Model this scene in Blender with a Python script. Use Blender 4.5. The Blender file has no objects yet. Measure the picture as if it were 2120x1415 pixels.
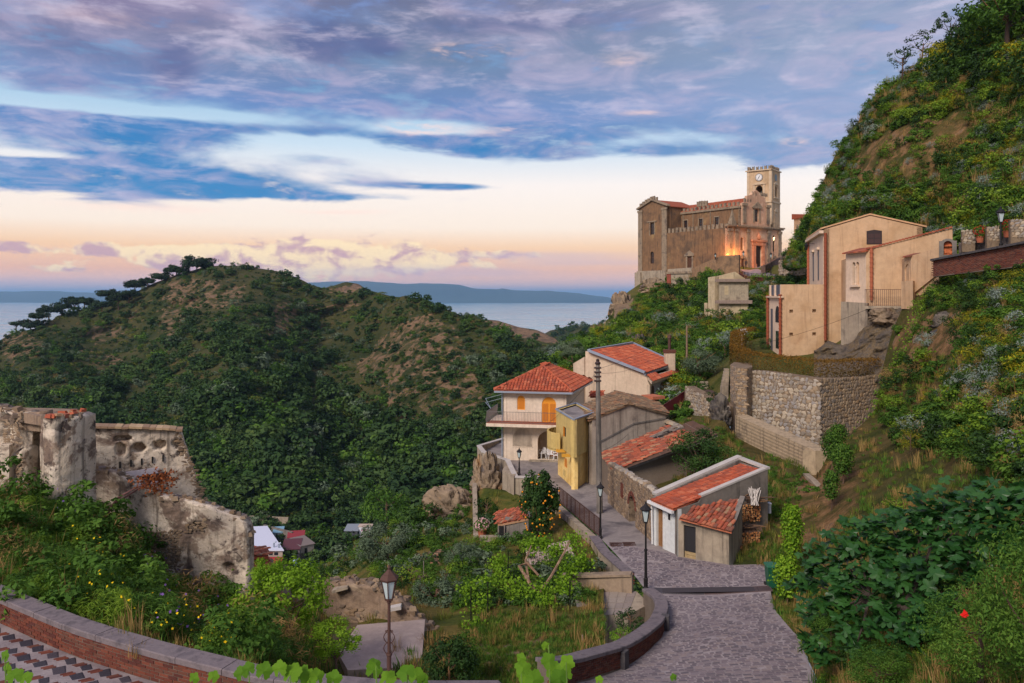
import bpy, math, random
import numpy as np
from mathutils import Vector, Matrix
from mathutils.geometry import delaunay_2d_cdt
S = bpy.context.scene
C = S.collection
R = math.radians
# ---------------------------------------------------------------- camera
F, CX, HY = 1650.0,1060.0,610.0          # focal length in photo pixels, principal column, horizon row
cam = bpy.data.cameras.new('camera')
cam.sensor_width = 36.0
cam.lens = 36.0 * F / 2120.0
cam.shift_y = -(707.5 - HY) / 2120.0
cam.clip_start, cam.clip_end = 0.1,200000.0
camo = bpy.data.objects.new('camera', cam)
C.objects.link(camo)
camo.location = (0,0,0)
camo.rotation_euler = (R(90),0,0)
S.camera = camo
# ---------------------------------------------------------------- colour management
S.view_settings.view_transform = 'Standard'
S.view_settings.look = 'None'
S.view_settings.gamma = 1.0
S.view_settings.use_curve_mapping = False
S.view_settings.exposure = 0.93
S.cycles.max_bounces = 6
S.cycles.diffuse_bounces = 3
S.cycles.glossy_bounces = 2
S.cycles.transmission_bounces = 3
S.cycles.transparent_max_bounces = 6
S.cycles.volume_bounces = 1
S.cycles.use_denoising = True
def lin(c):
	f = lambda v: v / 12.92 if v <= 0.04045 else ((v + 0.055) / 1.055) ** 2.4
	return (f(c[0] / 255), f(c[1] / 255), f(c[2] / 255),1.0)
class NT:
	"""small helper to write node graphs"""
	def __init__(s, tree):
		s.t = tree
	def n(s, kind, **kw):
		nd = s.t.nodes.new(kind)
		for k, v in kw.items():
			setattr(nd, k, v)
		return nd
	def put(s, sock, v):
		if isinstance(v, bpy.types.NodeSocket):
			s.t.links.new(v, sock)
		elif v is not None:
			sock.default_value = v
	def m(s, op, a, b=None, c=None, clamp=False):
		nd = s.n('ShaderNodeMath', operation=op, use_clamp=clamp)
		for i, v in enumerate((a, b, c)):
			if v is not None:
				s.put(nd.inputs[i], v)
		return nd.outputs[0]
	def mix(s, f, a, b, blend='MIX'):
		nd = s.n('ShaderNodeMix', data_type='RGBA', blend_type=blend)
		s.put(nd.inputs['Factor'], f)
		s.put(nd.inputs['A'], a)
		s.put(nd.inputs['B'], b)
		return [o for o in nd.outputs if o.type == 'RGBA'][0]
	def noise(s, vec, scale, detail=4, rough=0.55, dist=0.0, lac=2.0):
		nd = s.n('ShaderNodeTexNoise')
		s.put(nd.inputs['Vector'], vec)
		nd.inputs['Scale'].default_value = scale
		nd.inputs['Detail'].default_value = detail
		nd.inputs['Roughness'].default_value = rough
		nd.inputs['Lacunarity'].default_value = lac
		nd.inputs['Distortion'].default_value = dist
		return nd.outputs[0]
	def ramp(s, fac, stops, interp='LINEAR'):
		nd = s.n('ShaderNodeValToRGB')
		cr = nd.color_ramp
		cr.interpolation = interp
		while len(cr.elements) < len(stops):
			cr.elements.new(0.5)
		for e, (p, c) in zip(cr.elements, stops):
			e.position = p
			e.color = c if len(c) == 4 else (*c, 1)
		s.put(nd.inputs[0], fac)
		return nd.outputs[0]
	def comb(s, x, y, z):
		nd = s.n('ShaderNodeCombineXYZ')
		for i, v in enumerate((x, y, z)):
			s.put(nd.inputs[i], v)
		return nd.outputs[0]
	def sep(s, v):
		nd = s.n('ShaderNodeSeparateXYZ')
		s.put(nd.inputs[0], v)
		return nd.outputs
	def remap(s, v, a, b, c=0.0, d=1.0, smooth=True):
		nd = s.n('ShaderNodeMapRange', interpolation_type='SMOOTHSTEP' if smooth else 'LINEAR')
		for i, q in enumerate((v, a, b, c, d)):
			s.put(nd.inputs[i], q)
		return nd.outputs[0]
# ---------------------------------------------------------------- world: dusk sky with cloud sheets
SUN_EL, SUN_AZ = R(38), R(215)              # azimuth clockwise from +Y (the view): behind the camera, to the left
W = bpy.data.worlds.new('World')
S.world = W
W.use_nodes = True
W.node_tree.nodes.clear()
q = NT(W.node_tree)
D = q.n('ShaderNodeTexCoord').outputs['Generated']
dx, dy, dz = q.sep(D)
zc = q.m('MAXIMUM', dz, 0.0)
A_ = q.m('ARCTAN2', dx, dy)
E_ = q.m('ARCSINE', dz)
clear = q.ramp(q.m('MULTIPLY', zc, 2.0),[
	(0.000, lin((246,200,200))),(0.024, lin((255,200,184))),(0.060, lin((250,186,150))),(0.115, lin((255,206,158))),
	(0.165, lin((255,234,214))),(0.270, lin((250,238,230))),(0.36, lin((200,218,232))),
	(0.50, lin((124,176,212))),(0.70, lin((130,150,205))),(1.0, lin((105,125,185)))])
sky = q.n('ShaderNodeTexSky', sky_type='NISHITA', sun_disc=False, sun_elevation=SUN_EL, sun_rotation=SUN_AZ)
sky.altitude = 300
nish = q.mix(1.0, sky.outputs[0],(0.09,0.09,0.09,1), 'MULTIPLY')
clear = q.mix(0.12, clear, nish)
den = q.m('ADD', zc, 0.13)
U = q.comb(q.m('DIVIDE', dx, den), q.m('DIVIDE', dy, den),0.0)
nb = q.noise(U, 1.15,12,0.58,0.3)
nf = q.noise(U, 3.4,8,0.62,0.9)
AE = q.comb(q.m('MULTIPLY', A_, 3.0), q.m('MULTIPLY', E_, 11.0),3.7)
na = q.noise(AE, 1.6,8,0.58,0.5)
wob = q.m('SUBTRACT', na, 0.5)
def lobe(px, py, wx, wy, amp, warp=0.9):
	"""a cloud mass: a soft ellipse about one direction, with its edge broken by noise"""
	a0 = math.atan((px - CX) / F)
	e0 = math.atan((HY - py) / F * math.cos(a0))
	a = q.m('DIVIDE', q.m('SUBTRACT', A_, a0), wx / F)
	e = q.m('DIVIDE', q.m('SUBTRACT', E_, e0), wy / F)
	e = q.m('ADD', e, q.m('MULTIPLY', wob, 2.6 * warp))
	r2 = q.m('ADD', q.m('MULTIPLY', a, a), q.m('MULTIPLY', e, e))
	return q.m('MULTIPLY', q.m('EXPONENT', q.m('MULTIPLY', r2,-1.0)), amp)
def total(lst):
	t = None
	for l in lst:
		v = lobe(*l)
		t = v if t is None else q.m('ADD', t, v)
	return t
cover = q.m('ADD', q.m('ADD', q.remap(zc, 0.12,0.26,-0.16,0.40), q.m('MULTIPLY', q.remap(zc, 0.13,0.19), q.remap(A_, -0.1,0.25,0.0,0.14))), q.m('ADD', q.m('MULTIPLY', q.m('SUBTRACT', nb, 0.5),1.5), q.m('MULTIPLY', wob, 0.7)))
cover = q.m('ADD', cover, total([
	(330,372,330,34,0.95),(60,350,260,40,0.6),(300,265,430,26,0.7),(680,325,150,14,0.4),(760,410,220,12,0.45),
	(930,386,150,9,0.62),(180,225,330,13,-0.75),(560,285,190,13,-0.5),(760,318,300,20,-0.6),(60,320,150,9,-0.5),
	(1050,200,380,22,0.55),(1350,318,260,14,0.45),(1650,330,150,20,0.6),(1480,250,320,26,0.3),(1000,295,280,25,0.40),
	(1400,425,330,60,-0.6),(900,262,110,14,-0.55)]))
cfac = q.remap(cover, 0.02,0.42)
ccol = q.ramp(q.m('MULTIPLY', zc, 2.0),[
	(0.10, lin((226,178,168))),(0.17, lin((176,170,192))),(0.23, lin((60,130,184))),(0.36, lin((54,122,180))),(0.45, lin((104,134,184))),
	(0.56, lin((104,124,156))),(0.68, lin((104,110,140))),(1.0, lin((94,104,136)))])
# right-hand part of the sky is paler and more lavender; the upper left more mauve
ccol = q.mix(q.remap(A_, -0.10,0.45,0.0,0.6), ccol, lin((152,168,196)))
ccol = q.mix(q.m('MULTIPLY', q.remap(A_, -0.15,-0.6), q.remap(zc, 0.22,0.34)), ccol, lin((134,118,152)))
lit = q.remap(q.m('ADD', q.m('MULTIPLY', nf, 0.75), q.m('MULTIPLY', nb, 0.4)),0.50,0.74)
ccol = q.mix(q.m('MULTIPLY', lit, 0.5), ccol, lin((192,178,202)))
dark = total([(665,95,90,52,1.0),(790,100,55,24,0.8),(170,100,170,45,0.55),(370,130,50,50,0.7),(90,175,200,26,0.5),(1000,60,420,32,0.45),(1200,30,400,30,0.35)])
ccol = q.mix(q.m('MULTIPLY', q.remap(dark, 0.25,0.9),0.75), ccol, lin((84,94,140)))
fine = q.noise(AE, 3.6,10,0.62,0.2)
ccol = q.mix(q.remap(fine, 0.50,0.70,0.0,0.40), ccol, lin((214,204,222)))
ccol = q.mix(q.remap(fine, 0.48,0.30,0.0,0.35), ccol, lin((70,92,146)))
cfac = q.m('MULTIPLY', cfac, q.remap(fine, 0.30,0.44,0.55,1.0))
col = q.mix(cfac, clear, ccol)
pink = total([(860,262,75,17,1.0),(950,105,70,16,0.9),(1020,112,60,12,0.8),(1290,125,80,22,0.5),(1330,235,60,8,0.6),(1050,265,110,18,0.55),(1180,303,60,8,0.8),(1640,297,30,10,0.9),
			  (200,35,260,22,0.35),(300,430,200,12,0.5),(700,440,140,7,0.5)])
col = q.mix(q.m('MULTIPLY', q.m('MULTIPLY', q.remap(pink, 0.12,0.9), q.remap(fine, 0.40,0.58)),0.8), col, lin((255,214,200)))
# cumulus heads low over the horizon, lit by the last sun
AC = q.comb(q.m('MULTIPLY', A_, 16.0), q.m('MULTIPLY', E_, 26.0),1.3)
nc = q.noise(AC, 1.5,8,0.62,0.25)
puff = total([(620,540,230,34,1.25),(770,536,130,26,1.1),(500,530,130,24,0.9),(1000,528,160,12,.6),(250,520,220,14,.6),(330,545,60,12,0.55),(120,555,40,10,0.8),(900,545,170,14,0.4),(40,520,200,12,0.3)])
pf = q.m('MULTIPLY', q.remap(puff, 0.06,0.3), q.remap(q.m('ADD', puff, q.m('MULTIPLY', q.m('SUBTRACT', nc, 0.5),2.6)),0.30,0.62))
shade = q.remap(q.noise(q.comb(q.m('MULTIPLY', A_, 16.0), q.m('ADD', q.m('MULTIPLY', E_, 26.0),0.22),1.3),1.5,8,0.62,0.25),0.43,0.60)
pcol = q.mix(shade, lin((255,230,184)), lin((192,154,168)))
col = q.mix(q.m('MULTIPLY', pf, 0.85), col, pcol)
streak = total([(1130,530,220,12,0.8),(1250,545,200,8,0.6),(850,565,330,14,0.7),(1000,560,120,10,0.4),(60,590,260,14,0.7)])
col = q.mix(q.m('MULTIPLY', q.remap(streak, 0.15,0.9),0.45), col, lin((196,180,198)))
below = q.remap(dz, -0.03,0.0,1.0,0.0)
col = q.mix(below, col, lin((120,128,140)))
bg = q.n('ShaderNodeBackground')
q.put(bg.inputs[0], col)
bg.inputs[1].default_value = 0.64
q.put(q.n('ShaderNodeOutputWorld').inputs[0], bg.outputs[0])
# ---------------------------------------------------------------- sun: the glow of the western sky behind the camera, very soft
sd = bpy.data.lights.new('sun', 'SUN')
sd.energy = 1.75
sd.angle = R(20)
sd.color = (1.0,0.89,0.82)
so = bpy.data.objects.new('sun', sd)
C.objects.link(so)
so.rotation_euler = Vector((-math.sin(SUN_AZ) * math.cos(SUN_EL),-math.cos(SUN_AZ) * math.cos(SUN_EL),-math.sin(SUN_EL))).to_track_quat('-Z', 'Y').to_euler()
# ================================================================ helpers
rng = np.random.default_rng(7)
rnd = random.Random(11)
def P(px, py, d):
	return np.array([(px - CX) / F * d, d, -(py - HY) / F * d])
def G(px, py, z):                                   # the point of height z seen at (px, py)
	d = z * F / -(py - HY)
	return np.array([(px - CX) / F * d, d, z])
def XY(px, d):
	return np.array([(px - CX) / F * d, d])
def ZZ(py, d):
	return -(py - HY) / F * d
def tag(o, label=None, cat=None, group=None, kind=None):
	if label: o['label'] = label
	if cat: o['category'] = cat
	if group: o['group'] = group
	if kind: o['kind'] = kind
	return o
def thing(name, label, cat, loc=(0,0,0), group=None, rz=0.0):
	o = bpy.data.objects.new(name, None)
	o.empty_display_size = 0.3
	C.objects.link(o)
	o.location = [float(v) for v in loc]
	o.rotation_euler = (0,0, rz)
	return tag(o, label, cat, group)
def origin(o):
	p = np.zeros(3)
	while o is not None:
		p += np.array(o.location)
		o = o.parent
	return p
def link(name, me, parent=None, loc=(0,0,0), rot=(0,0,0), scl=(1,1,1)):
	o = bpy.data.objects.new(name, me)
	C.objects.link(o)
	o.parent = parent
	o.location = [float(v) for v in loc]
	o.rotation_euler = rot
	o.scale = scl
	return o
def wlink(name, me, parent, loc, rot=(0,0,0), scl=(1,1,1)):      # loc in world space, parents are only shifted
	return link(name, me, parent, np.asarray(loc, float) - origin(parent), rot, scl)
def copy_tree(o, parent=None):
	c = o.copy()
	C.objects.link(c)
	c.parent = parent
	for ch in list(o.children):
		copy_tree(ch, c)
	return c
class MB:
	"""collects shapes; build() links them as ONE mesh object"""
	def __init__(s):
		s.v, s.f, s.t, s.g = [],[],[],[]
	def add(s, vs, fs, tone=None):
		b, f0 = len(s.v), len(s.f)
		s.v.extend([tuple(map(float, p)) for p in vs])
		for f in fs:
			s.f.append([b + i for i in f])
			s.t.append(rnd.random() if tone is None else tone)
		s.g.append((b, len(s.v), f0, len(s.f)))
		return s
	def poly(s, pts, tone=None):
		return s.add(pts, [list(range(len(pts)))], tone)
	def box(s, c, size, rz=0.0, M=None, tone=None, taper=1.0):
		hx, hy, hz = size[0] / 2, size[1] / 2, size[2] / 2
		vs = [(-hx, -hy, -hz),(hx, -hy, -hz),(hx, hy, -hz),(-hx, hy, -hz),(-hx * taper, -hy * taper, hz),(hx * taper, -hy * taper, hz),(hx * taper, hy * taper, hz),(-hx * taper, hy * taper, hz)]
		Mx = M if M is not None else Matrix.Rotation(rz, 3, 'Z')
		vs = [np.array(Mx @ Vector(p)) + np.asarray(c, float) for p in vs]
		t = rnd.random() if tone is None else tone
		return s.add(vs, [(0,3,2,1),(4,5,6,7),(0,1,5,4),(1,2,6,5),(2,3,7,6),(3,0,4,7)], t)
	def beam(s, a, b, w, h, up=(0,0,1), tone=None):       # a box from a to b
		a, b = Vector(a), Vector(b)
		d = b - a
		L = d.length
		if L < 1e-6: return s
		x = d.normalized()
		y = Vector(up).cross(x)
		if y.length < 1e-4: y = Vector((0,1,0)).cross(x)
		if y.length < 1e-4: y = Vector((1,0,0))
		y.normalize()
		z = x.cross(y)
		M = Matrix((x, y, z)).transposed()
		return s.box((a + b) / 2,(L, w, h), M=M, tone=tone)
	def prism(s, pts, z0, z1, tone=None):                   # pts counter-clockwise (x, y); z1 number or list
		n = len(pts)
		zt = z1 if isinstance(z1,(list, tuple)) else [z1] * n
		zb = z0 if isinstance(z0,(list, tuple)) else [z0] * n
		vs = [(p[0], p[1], z) for p, z in zip(pts, zb)] + [(p[0], p[1], z) for p, z in zip(pts, zt)]
		fs = [list(range(n))[::-1], list(range(n, 2 * n))] + [(i, (i + 1) % n, n + (i + 1) % n, n + i) for i in range(n)]
		return s.add(vs, fs, tone)
	def tube(s, pts, r, n=6, tone=None, caps=True):
		pts = [Vector(p) for p in pts]
		rs = r if isinstance(r, (list, tuple)) else [r] * len(pts)
		vs, fs = [],[]
		u = None
		for i, p in enumerate(pts):
			t = (pts[min(i + 1, len(pts) - 1)] - pts[max(i - 1,0)]).normalized()
			if u is None:
				u = t.cross(Vector((0.3,0.2,1))) if abs(t.z) < 0.95 else t.cross(Vector((1,0,0)))
			u = (u - t * u.dot(t)).normalized()
			w = t.cross(u)
			for k in range(n):
				a = 2 * math.pi * k / n
				vs.append(p + (u * math.cos(a) + w * math.sin(a)) * rs[i])
		for i in range(len(pts) - 1):
			for k in range(n):
				fs.append((i * n + k, i * n + (k + 1) % n, (i + 1) * n + (k + 1) % n, (i + 1) * n + k))
		if caps:
			fs.append(list(range(n))[::-1])
			fs.append([(len(pts) - 1) * n + k for k in range(n)])
		return s.add(vs, fs, rnd.random() if tone is None else tone)
	def lathe(s, prof, c, n=10, tone=None, a0=0.0):
		vs, fs = [],[]
		for r, z in prof:
			for k in range(n):
				a = a0 + 2 * math.pi * k / n
				vs.append((c[0] + r * math.cos(a), c[1] + r * math.sin(a), c[2] + z))
		for i in range(len(prof) - 1):
			for k in range(n):
				fs.append((i * n + k, i * n + (k + 1) % n, (i + 1) * n + (k + 1) % n, (i + 1) * n + k))
		fs.append(list(range(n))[::-1])
		fs.append([(len(prof) - 1) * n + k for k in range(n)])
		return s.add(vs, fs, rnd.random() if tone is None else tone)
	def wall(s, a, b, z0, z1, holes=(), t=0.3, reveal=0.18, top=None):
		"""a standing wall from a to b (x, y), its outer face on the right of a->b seen from above when t>0 goes inward to the left;
		holes (u0, u1, v0, v1) in metres along the wall and world heights; top = extra polygon points (u, z) for gables"""
		a, b = np.asarray(a, float), np.asarray(b, float)
		L = np.linalg.norm(b - a)
		d = (b - a) / L
		nin = np.array([-d[1], d[0]])
		def pt(u, z, w=0.0):
			q_ = a + d * u + nin * w
			return (q_[0], q_[1], z)
		us = sorted({0.0, L, *[h[0] for h in holes], *[h[1] for h in holes]})
		zs = sorted({z0, z1, *[h[2] for h in holes], *[h[3] for h in holes]})
		for i in range(len(us) - 1):
			for j in range(len(zs) - 1):
				um, zm = (us[i] + us[i + 1]) / 2,(zs[j] + zs[j + 1]) / 2
				if any(h[0] < um < h[1] and h[2] < zm < h[3] for h in holes): continue
				s.poly([pt(us[i], zs[j]), pt(us[i + 1], zs[j]), pt(us[i + 1], zs[j + 1]), pt(us[i], zs[j + 1])],0.5)
		for h in holes:
			c = [(h[0], h[2]),(h[1], h[2]),(h[1], h[3]),(h[0], h[3])]
			for k in range(4):
				(u0, v0),(u1, v1) = c[k], c[(k + 1) % 4]
				s.poly([pt(u0, v0), pt(u0, v0, reveal), pt(u1, v1, reveal), pt(u1, v1)],0.5)
		outline = [(0, z1)] + (list(top) if top else []) + [(L, z1)]
		if top:
			s.poly([pt(u, z) for u, z in [(0, z1),(L, z1)] + list(top)[::-1]],0.5)
		# ends, top and back
		if t:
			for (u0, v0),(u1, v1) in zip(outline[:-1], outline[1:]):
				s.poly([pt(u0, v0), pt(u1, v1), pt(u1, v1, t), pt(u0, v0, t)],0.5)
			s.poly([pt(0, z0), pt(0, z1), pt(0, z1, t), pt(0, z0, t)],0.5)
			s.poly([pt(L, z0), pt(L, z0, t), pt(L, z1, t), pt(L, z1)],0.5)
		return s
	def each(s, name, mat, parent=None):
		"""every added shape becomes an object of its own"""
		out, cur, last = [], None, -1
		fb = 0
		for (b, e, f0, f1) in s.g:
			m_ = MB()
			m_.v = s.v[b:e]
			m_.f = [[i - b for i in f] for f in s.f[f0:f1]]
			m_.t = s.t[f0:f1]
			out.append(m_.build(name, mat, parent))
		return out
	def build(s, name, mat, parent=None, world=True, smooth=False, **tags):
		me = bpy.data.meshes.new(name)
		o0 = origin(parent) if (parent is not None and world) else np.zeros(3)
		vs = np.array(s.v) - o0 if len(s.v) else np.zeros((0,3))
		me.from_pydata([tuple(p) for p in vs],[], s.f)
		at = me.attributes.new('tone', 'FLOAT', 'FACE')
		at.data.foreach_set('value', np.array(s.t, dtype=np.float32))
		if smooth:
			me.polygons.foreach_set('use_smooth', [True] * len(me.polygons))
		me.materials.append(mat)
		me.update()
		o = link(name, me, parent)
		return tag(o, **tags) if tags else o
def np_mesh(name, verts, faces_n, mat, tone=None, smooth=False):
	"""verts (N,3); faces_n = (M,k) index array of equal-sized faces"""
	me = bpy.data.meshes.new(name)
	M_, k = faces_n.shape
	me.vertices.add(len(verts))
	me.vertices.foreach_set('co', np.asarray(verts, np.float32).ravel())
	me.loops.add(M_ * k)
	me.loops.foreach_set('vertex_index', faces_n.astype(np.int32).ravel())
	me.polygons.add(M_)
	me.polygons.foreach_set('loop_start', np.arange(0, M_ * k, k, dtype=np.int32))
	if smooth:
		me.polygons.foreach_set('use_smooth', np.ones(M_, bool))
	if tone is not None:
		at = me.attributes.new('tone', 'FLOAT', 'FACE')
		at.data.foreach_set('value', np.asarray(tone, np.float32))
	me.materials.append(mat)
	me.update(calc_edges=True)
	me.validate()
	return me
# ---------------------------------------------------------------- materials
MATS = {}
def _bsdf(name):
	m = bpy.data.materials.new(name)
	m.use_nodes = True
	m.node_tree.nodes.clear()
	t = NT(m.node_tree)
	b = t.n('ShaderNodeBsdfPrincipled')
	out = t.n('ShaderNodeOutputMaterial')
	m.node_tree.links.new(b.outputs[0], out.inputs[0])
	MATS[name] = m
	return m, t, b, out
def vary(t, amount=1.0):
	"""one number per piece: the tone attribute plus the object's own random"""
	a = t.n('ShaderNodeAttribute', attribute_name='tone').outputs['Fac']
	r = t.n('ShaderNodeObjectInfo').outputs['Random']
	return t.m('FRACT', t.m('ADD', a, r))
def surf(name, cols, scale=1.0, rough=0.9, bump=0.3, bscale=None, streak=None, stain=None, piece=None, metal=0.0, spec=0.3, detail=6, blotch=None, bdist=0.03):
	"""cols: two or more sRGB colours mixed by noise; streak: (colour, amount) vertical rain marks; stain: (colour, scale, lo, hi);
	piece: list of colours chosen per piece"""
	if name in MATS: return MATS[name]
	m, t, b, out = _bsdf(name)
	pos = t.n('ShaderNodeNewGeometry').outputs['Position']
	n1 = t.noise(pos, scale, detail, 0.6,0.3)
	stops = [(0.34 + 0.32 * i / max(1, len(cols) - 1), lin(c)) for i, c in enumerate(cols)]
	col = t.ramp(n1, stops) if len(cols) > 1 else t.mix(0.0, lin(cols[0]), lin(cols[0]))
	if piece:
		v = vary(t)
		pc = t.ramp(v, [(i / len(piece), lin(c)) for i, c in enumerate(piece)], 'CONSTANT')
		col = t.mix(0.72, col, pc)
	if blotch:
		for (c, sc, lo, hi) in blotch:
			nn = t.noise(pos, sc, 7,0.65,0.5)
			col = t.mix(t.remap(nn, lo, hi), col, lin(c))
	if streak:
		c, amt = streak
		mp = t.n('ShaderNodeMapping')
		t.put(mp.inputs['Vector'], pos)
		mp.inputs['Scale'].default_value = (2.2,2.2,0.16)
		ns = t.noise(mp.outputs[0],1.6,6,0.65)
		col = t.mix(t.m('MULTIPLY', t.remap(ns, 0.50,0.72), amt), col, lin(c))
	fine = t.noise(pos, (bscale or scale * 8),5,0.65)
	col = t.mix(0.22, col, t.ramp(fine, [(0.3,(0.35,0.35,0.35,1)),(0.7,(1.3,1.3,1.3,1))]), 'MULTIPLY')
	t.put(b.inputs['Base Color'], col)
	b.inputs['Roughness'].default_value = rough
	b.inputs['Metallic'].default_value = metal
	b.inputs['Specular IOR Level'].default_value = spec
	if bump:
		bp = t.n('ShaderNodeBump')
		bp.inputs['Strength'].default_value = bump
		bp.inputs['Distance'].default_value = bdist
		t.put(bp.inputs['Height'], fine)
		t.put(b.inputs['Normal'], bp.outputs[0])
	return m
def leafmat(name, cols, trans=0.30, rough=0.75):
	"""foliage: one colour per leaf from the tone attribute, shifted a little per plant"""
	if name in MATS: return MATS[name]
	m, t, b, out = _bsdf(name)
	a = t.n('ShaderNodeAttribute', attribute_name='tone').outputs['Fac']
	r = t.n('ShaderNodeObjectInfo').outputs['Random']
	k = .5 if name == 'leaf_far' else .28
	v = t.m('ADD', t.m('MULTIPLY', a, 1 - k), t.m('MULTIPLY', r, k))
	col = t.ramp(v, [(i / max(1, len(cols) - 1), lin(c)) for i, c in enumerate(cols)])
	t.put(b.inputs['Base Color'], col)
	b.inputs['Roughness'].default_value = .42 if 'fig' in name else rough
	b.inputs['Specular IOR Level'].default_value = 0.4 if 'fig' in name else 0.25
	tr = t.n('ShaderNodeBsdfTranslucent')
	t.put(tr.inputs[0], col)
	ms = t.n('ShaderNodeMixShader')
	ms.inputs[0].default_value = trans
	t.t.links.new(b.outputs[0], ms.inputs[1])
	t.t.links.new(tr.outputs[0], ms.inputs[2])
	t.t.links.new(ms.outputs[0], out.inputs[0])
	return m
def plain(name, c, rough=0.6, metal=0.0, emit=None, alpha=None):
	if name in MATS: return MATS[name]
	m, t, b, out = _bsdf(name)
	b.inputs['Base Color'].default_value = lin(c)
	b.inputs['Roughness'].default_value = rough
	b.inputs['Metallic'].default_value = metal
	if emit:
		b.inputs['Emission Color'].default_value = lin(emit[0])
		b.inputs['Emission Strength'].default_value = emit[1]
	if alpha is not None:
		b.inputs['Alpha'].default_value = alpha
	return m
# ---------------------------------------------------------------- numpy noise
def _h(i, j, s):
	n = np.sin(i * 127.1 + j * 311.7 + s * 74.7) * 43758.5453
	return n - np.floor(n)
def vnoise(x, y, s=0):
	i, j = np.floor(x), np.floor(y)
	f, g = x - i, y - j
	f, g = f * f * (3 - 2 * f), g * g * (3 - 2 * g)
	return (_h(i, j, s) * (1 - f) + _h(i + 1, j, s) * f) * (1 - g) + (_h(i, j + 1, s) * (1 - f) + _h(i + 1, j + 1, s) * f) * g
def fbm(x, y, s=0, o=5, gain=0.5):
	t, a, n = 0,1.0,0
	for k in range(o):
		t = t + a * vnoise(x * 2 ** k, y * 2 ** k, s + k)
		n += a
		a *= gain
	return t / n - 0.5
# ---------------------------------------------------------------- smooth surfaces through known points
def tps(pts, vals, lam=3e-4):
	pts = np.asarray(pts, float)
	vals = np.asarray(vals, float)
	c, sc = pts.mean(0), pts.std()
	p = (pts - c) / sc
	def K(r2):
		return np.where(r2 > 0,0.5 * r2 * np.log(r2 + 1e-20),0)
	n = len(p)
	A = np.zeros((n + 3, n + 3))
	A[:n, :n] = K(((p[:, None] - p[None]) ** 2).sum(-1)) + lam * np.eye(n)
	A[:n, n] = 1
	A[:n, n + 1:] = p
	A[n:, :n] = A[:n, n:].T
	w = np.linalg.solve(A, np.r_[vals, 0,0,0])
	def f(x, y):
		s = np.shape(x)
		Q = (np.stack([np.ravel(x), np.ravel(y)],-1) - c) / sc
		out = np.empty(len(Q))
		for k in range(0, len(Q),8000):
			z = Q[k:k + 8000]
			out[k:k + 8000] = K(((z[:, None] - p[None]) ** 2).sum(-1)) @ w[:n] + w[n] + z @ w[n + 1:]
		return out.reshape(s)
	return f
class Ground:
	"""a sheet of terrain: a smooth depth surface through surveyed points, roughened, with its far side falling away"""
	def __init__(s, name, ctrl, px0, px1, top, bot, nu, nv, mat, rough=0.0, rscale=0.1, back=(0.1,0.25), seed=0, zr=0.0, smooth=True):
		ctrl = np.array(ctrl, float)
		s.f = tps(ctrl[:, :2], np.log(ctrl[:, 2]))
		px = np.linspace(px0, px1, nu)
		tp = np.array(top, float); bt = np.array(bot, float)
		yt = np.interp(px, tp[:, 0], tp[:, 1]); yb = np.interp(px, bt[:, 0], bt[:, 1])
		v = np.linspace(0,1, nv)
		PX = np.repeat(px[None], nv, 0)
		PY = yb[None] * (1 - v[:, None]) + yt[None] * v[:, None]
		s.rough, s.rscale, s.seed, s.zr = rough, rscale, seed, zr
		V = s.at(PX, PY)
		s.V, s.PX, s.PY = V, PX, PY
		rows = [V]
		last = V[-1]
		for k in range(1,4):
			b = last.copy()
			g = 1 + back[0] * k / 3
			b[:, 0] *= g; b[:, 1] *= g
			b[:, 2] -= last[:, 1] * back[1] * (k / 3) ** 1.3
			rows.append(b[None])
		Vb = np.concatenate(rows, 0)
		n2 = Vb.shape[0]
		idx = np.arange(n2 * nu).reshape(n2, nu)
		fs = np.stack([idx[:-1, :-1], idx[:-1,1:], idx[1:, 1:], idx[1:, :-1]],-1).reshape(-1,4)
		me = np_mesh(name, Vb.reshape(-1,3), fs, mat, smooth=smooth)
		s.o = tag(link(name, me), kind='structure')
	def at(s, px, py):
		px, py = np.asarray(px, float), np.asarray(py, float)
		d = np.exp(s.f(px, py))
		x, z = (px - CX) / F * d, -(py - HY) / F * d
		if s.rough:
			a = fbm(x * s.rscale + 50,(d * 0.6 + z) * s.rscale + 90, s.seed, 5)
			d2 = d * (1 + s.rough * a)
			x, z, d = x * d2 / d, z * d2 / d, d2
		if s.zr:
			z = z + s.zr * fbm(x * s.rscale * 3 + 11, d * s.rscale * 3 + 5, s.seed + 9,4)
		return np.stack([x, d, z],-1)
# ---------------------------------------------------------------- foliage
def unit(v):
	return v / (np.linalg.norm(v, axis=-1, keepdims=True) + 1e-9)
def leaves(name, cen, nor, L, Wd, mat, tone, g, fold=0.25):
	"""diamond leaves at cen, facing nor"""
	n = len(cen)
	nor = unit(nor)
	r = unit(np.cross(nor, g.normal(size=(n, 3))))
	b = np.cross(nor, r)
	L = np.broadcast_to(L, (n,))[:, None] * g.uniform(0.65,1.25,(n, 1))
	Wd = np.broadcast_to(Wd, (n,))[:, None] * g.uniform(0.7,1.2,(n, 1))
	base = cen - r * L * 0.5
	tip = cen + r * L * 0.5 - nor * L * 0.12
	s1 = cen + b * Wd * 0.5 - r * L * 0.05 + nor * Wd * fold
	s2 = cen - b * Wd * 0.5 - r * L * 0.05 + nor * Wd * fold
	V = np.stack([base, s1, tip, s2],1).reshape(-1,3)
	fs = np.arange(4 * n).reshape(n, 4)
	return np_mesh(name, V, fs, mat, tone)
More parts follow.
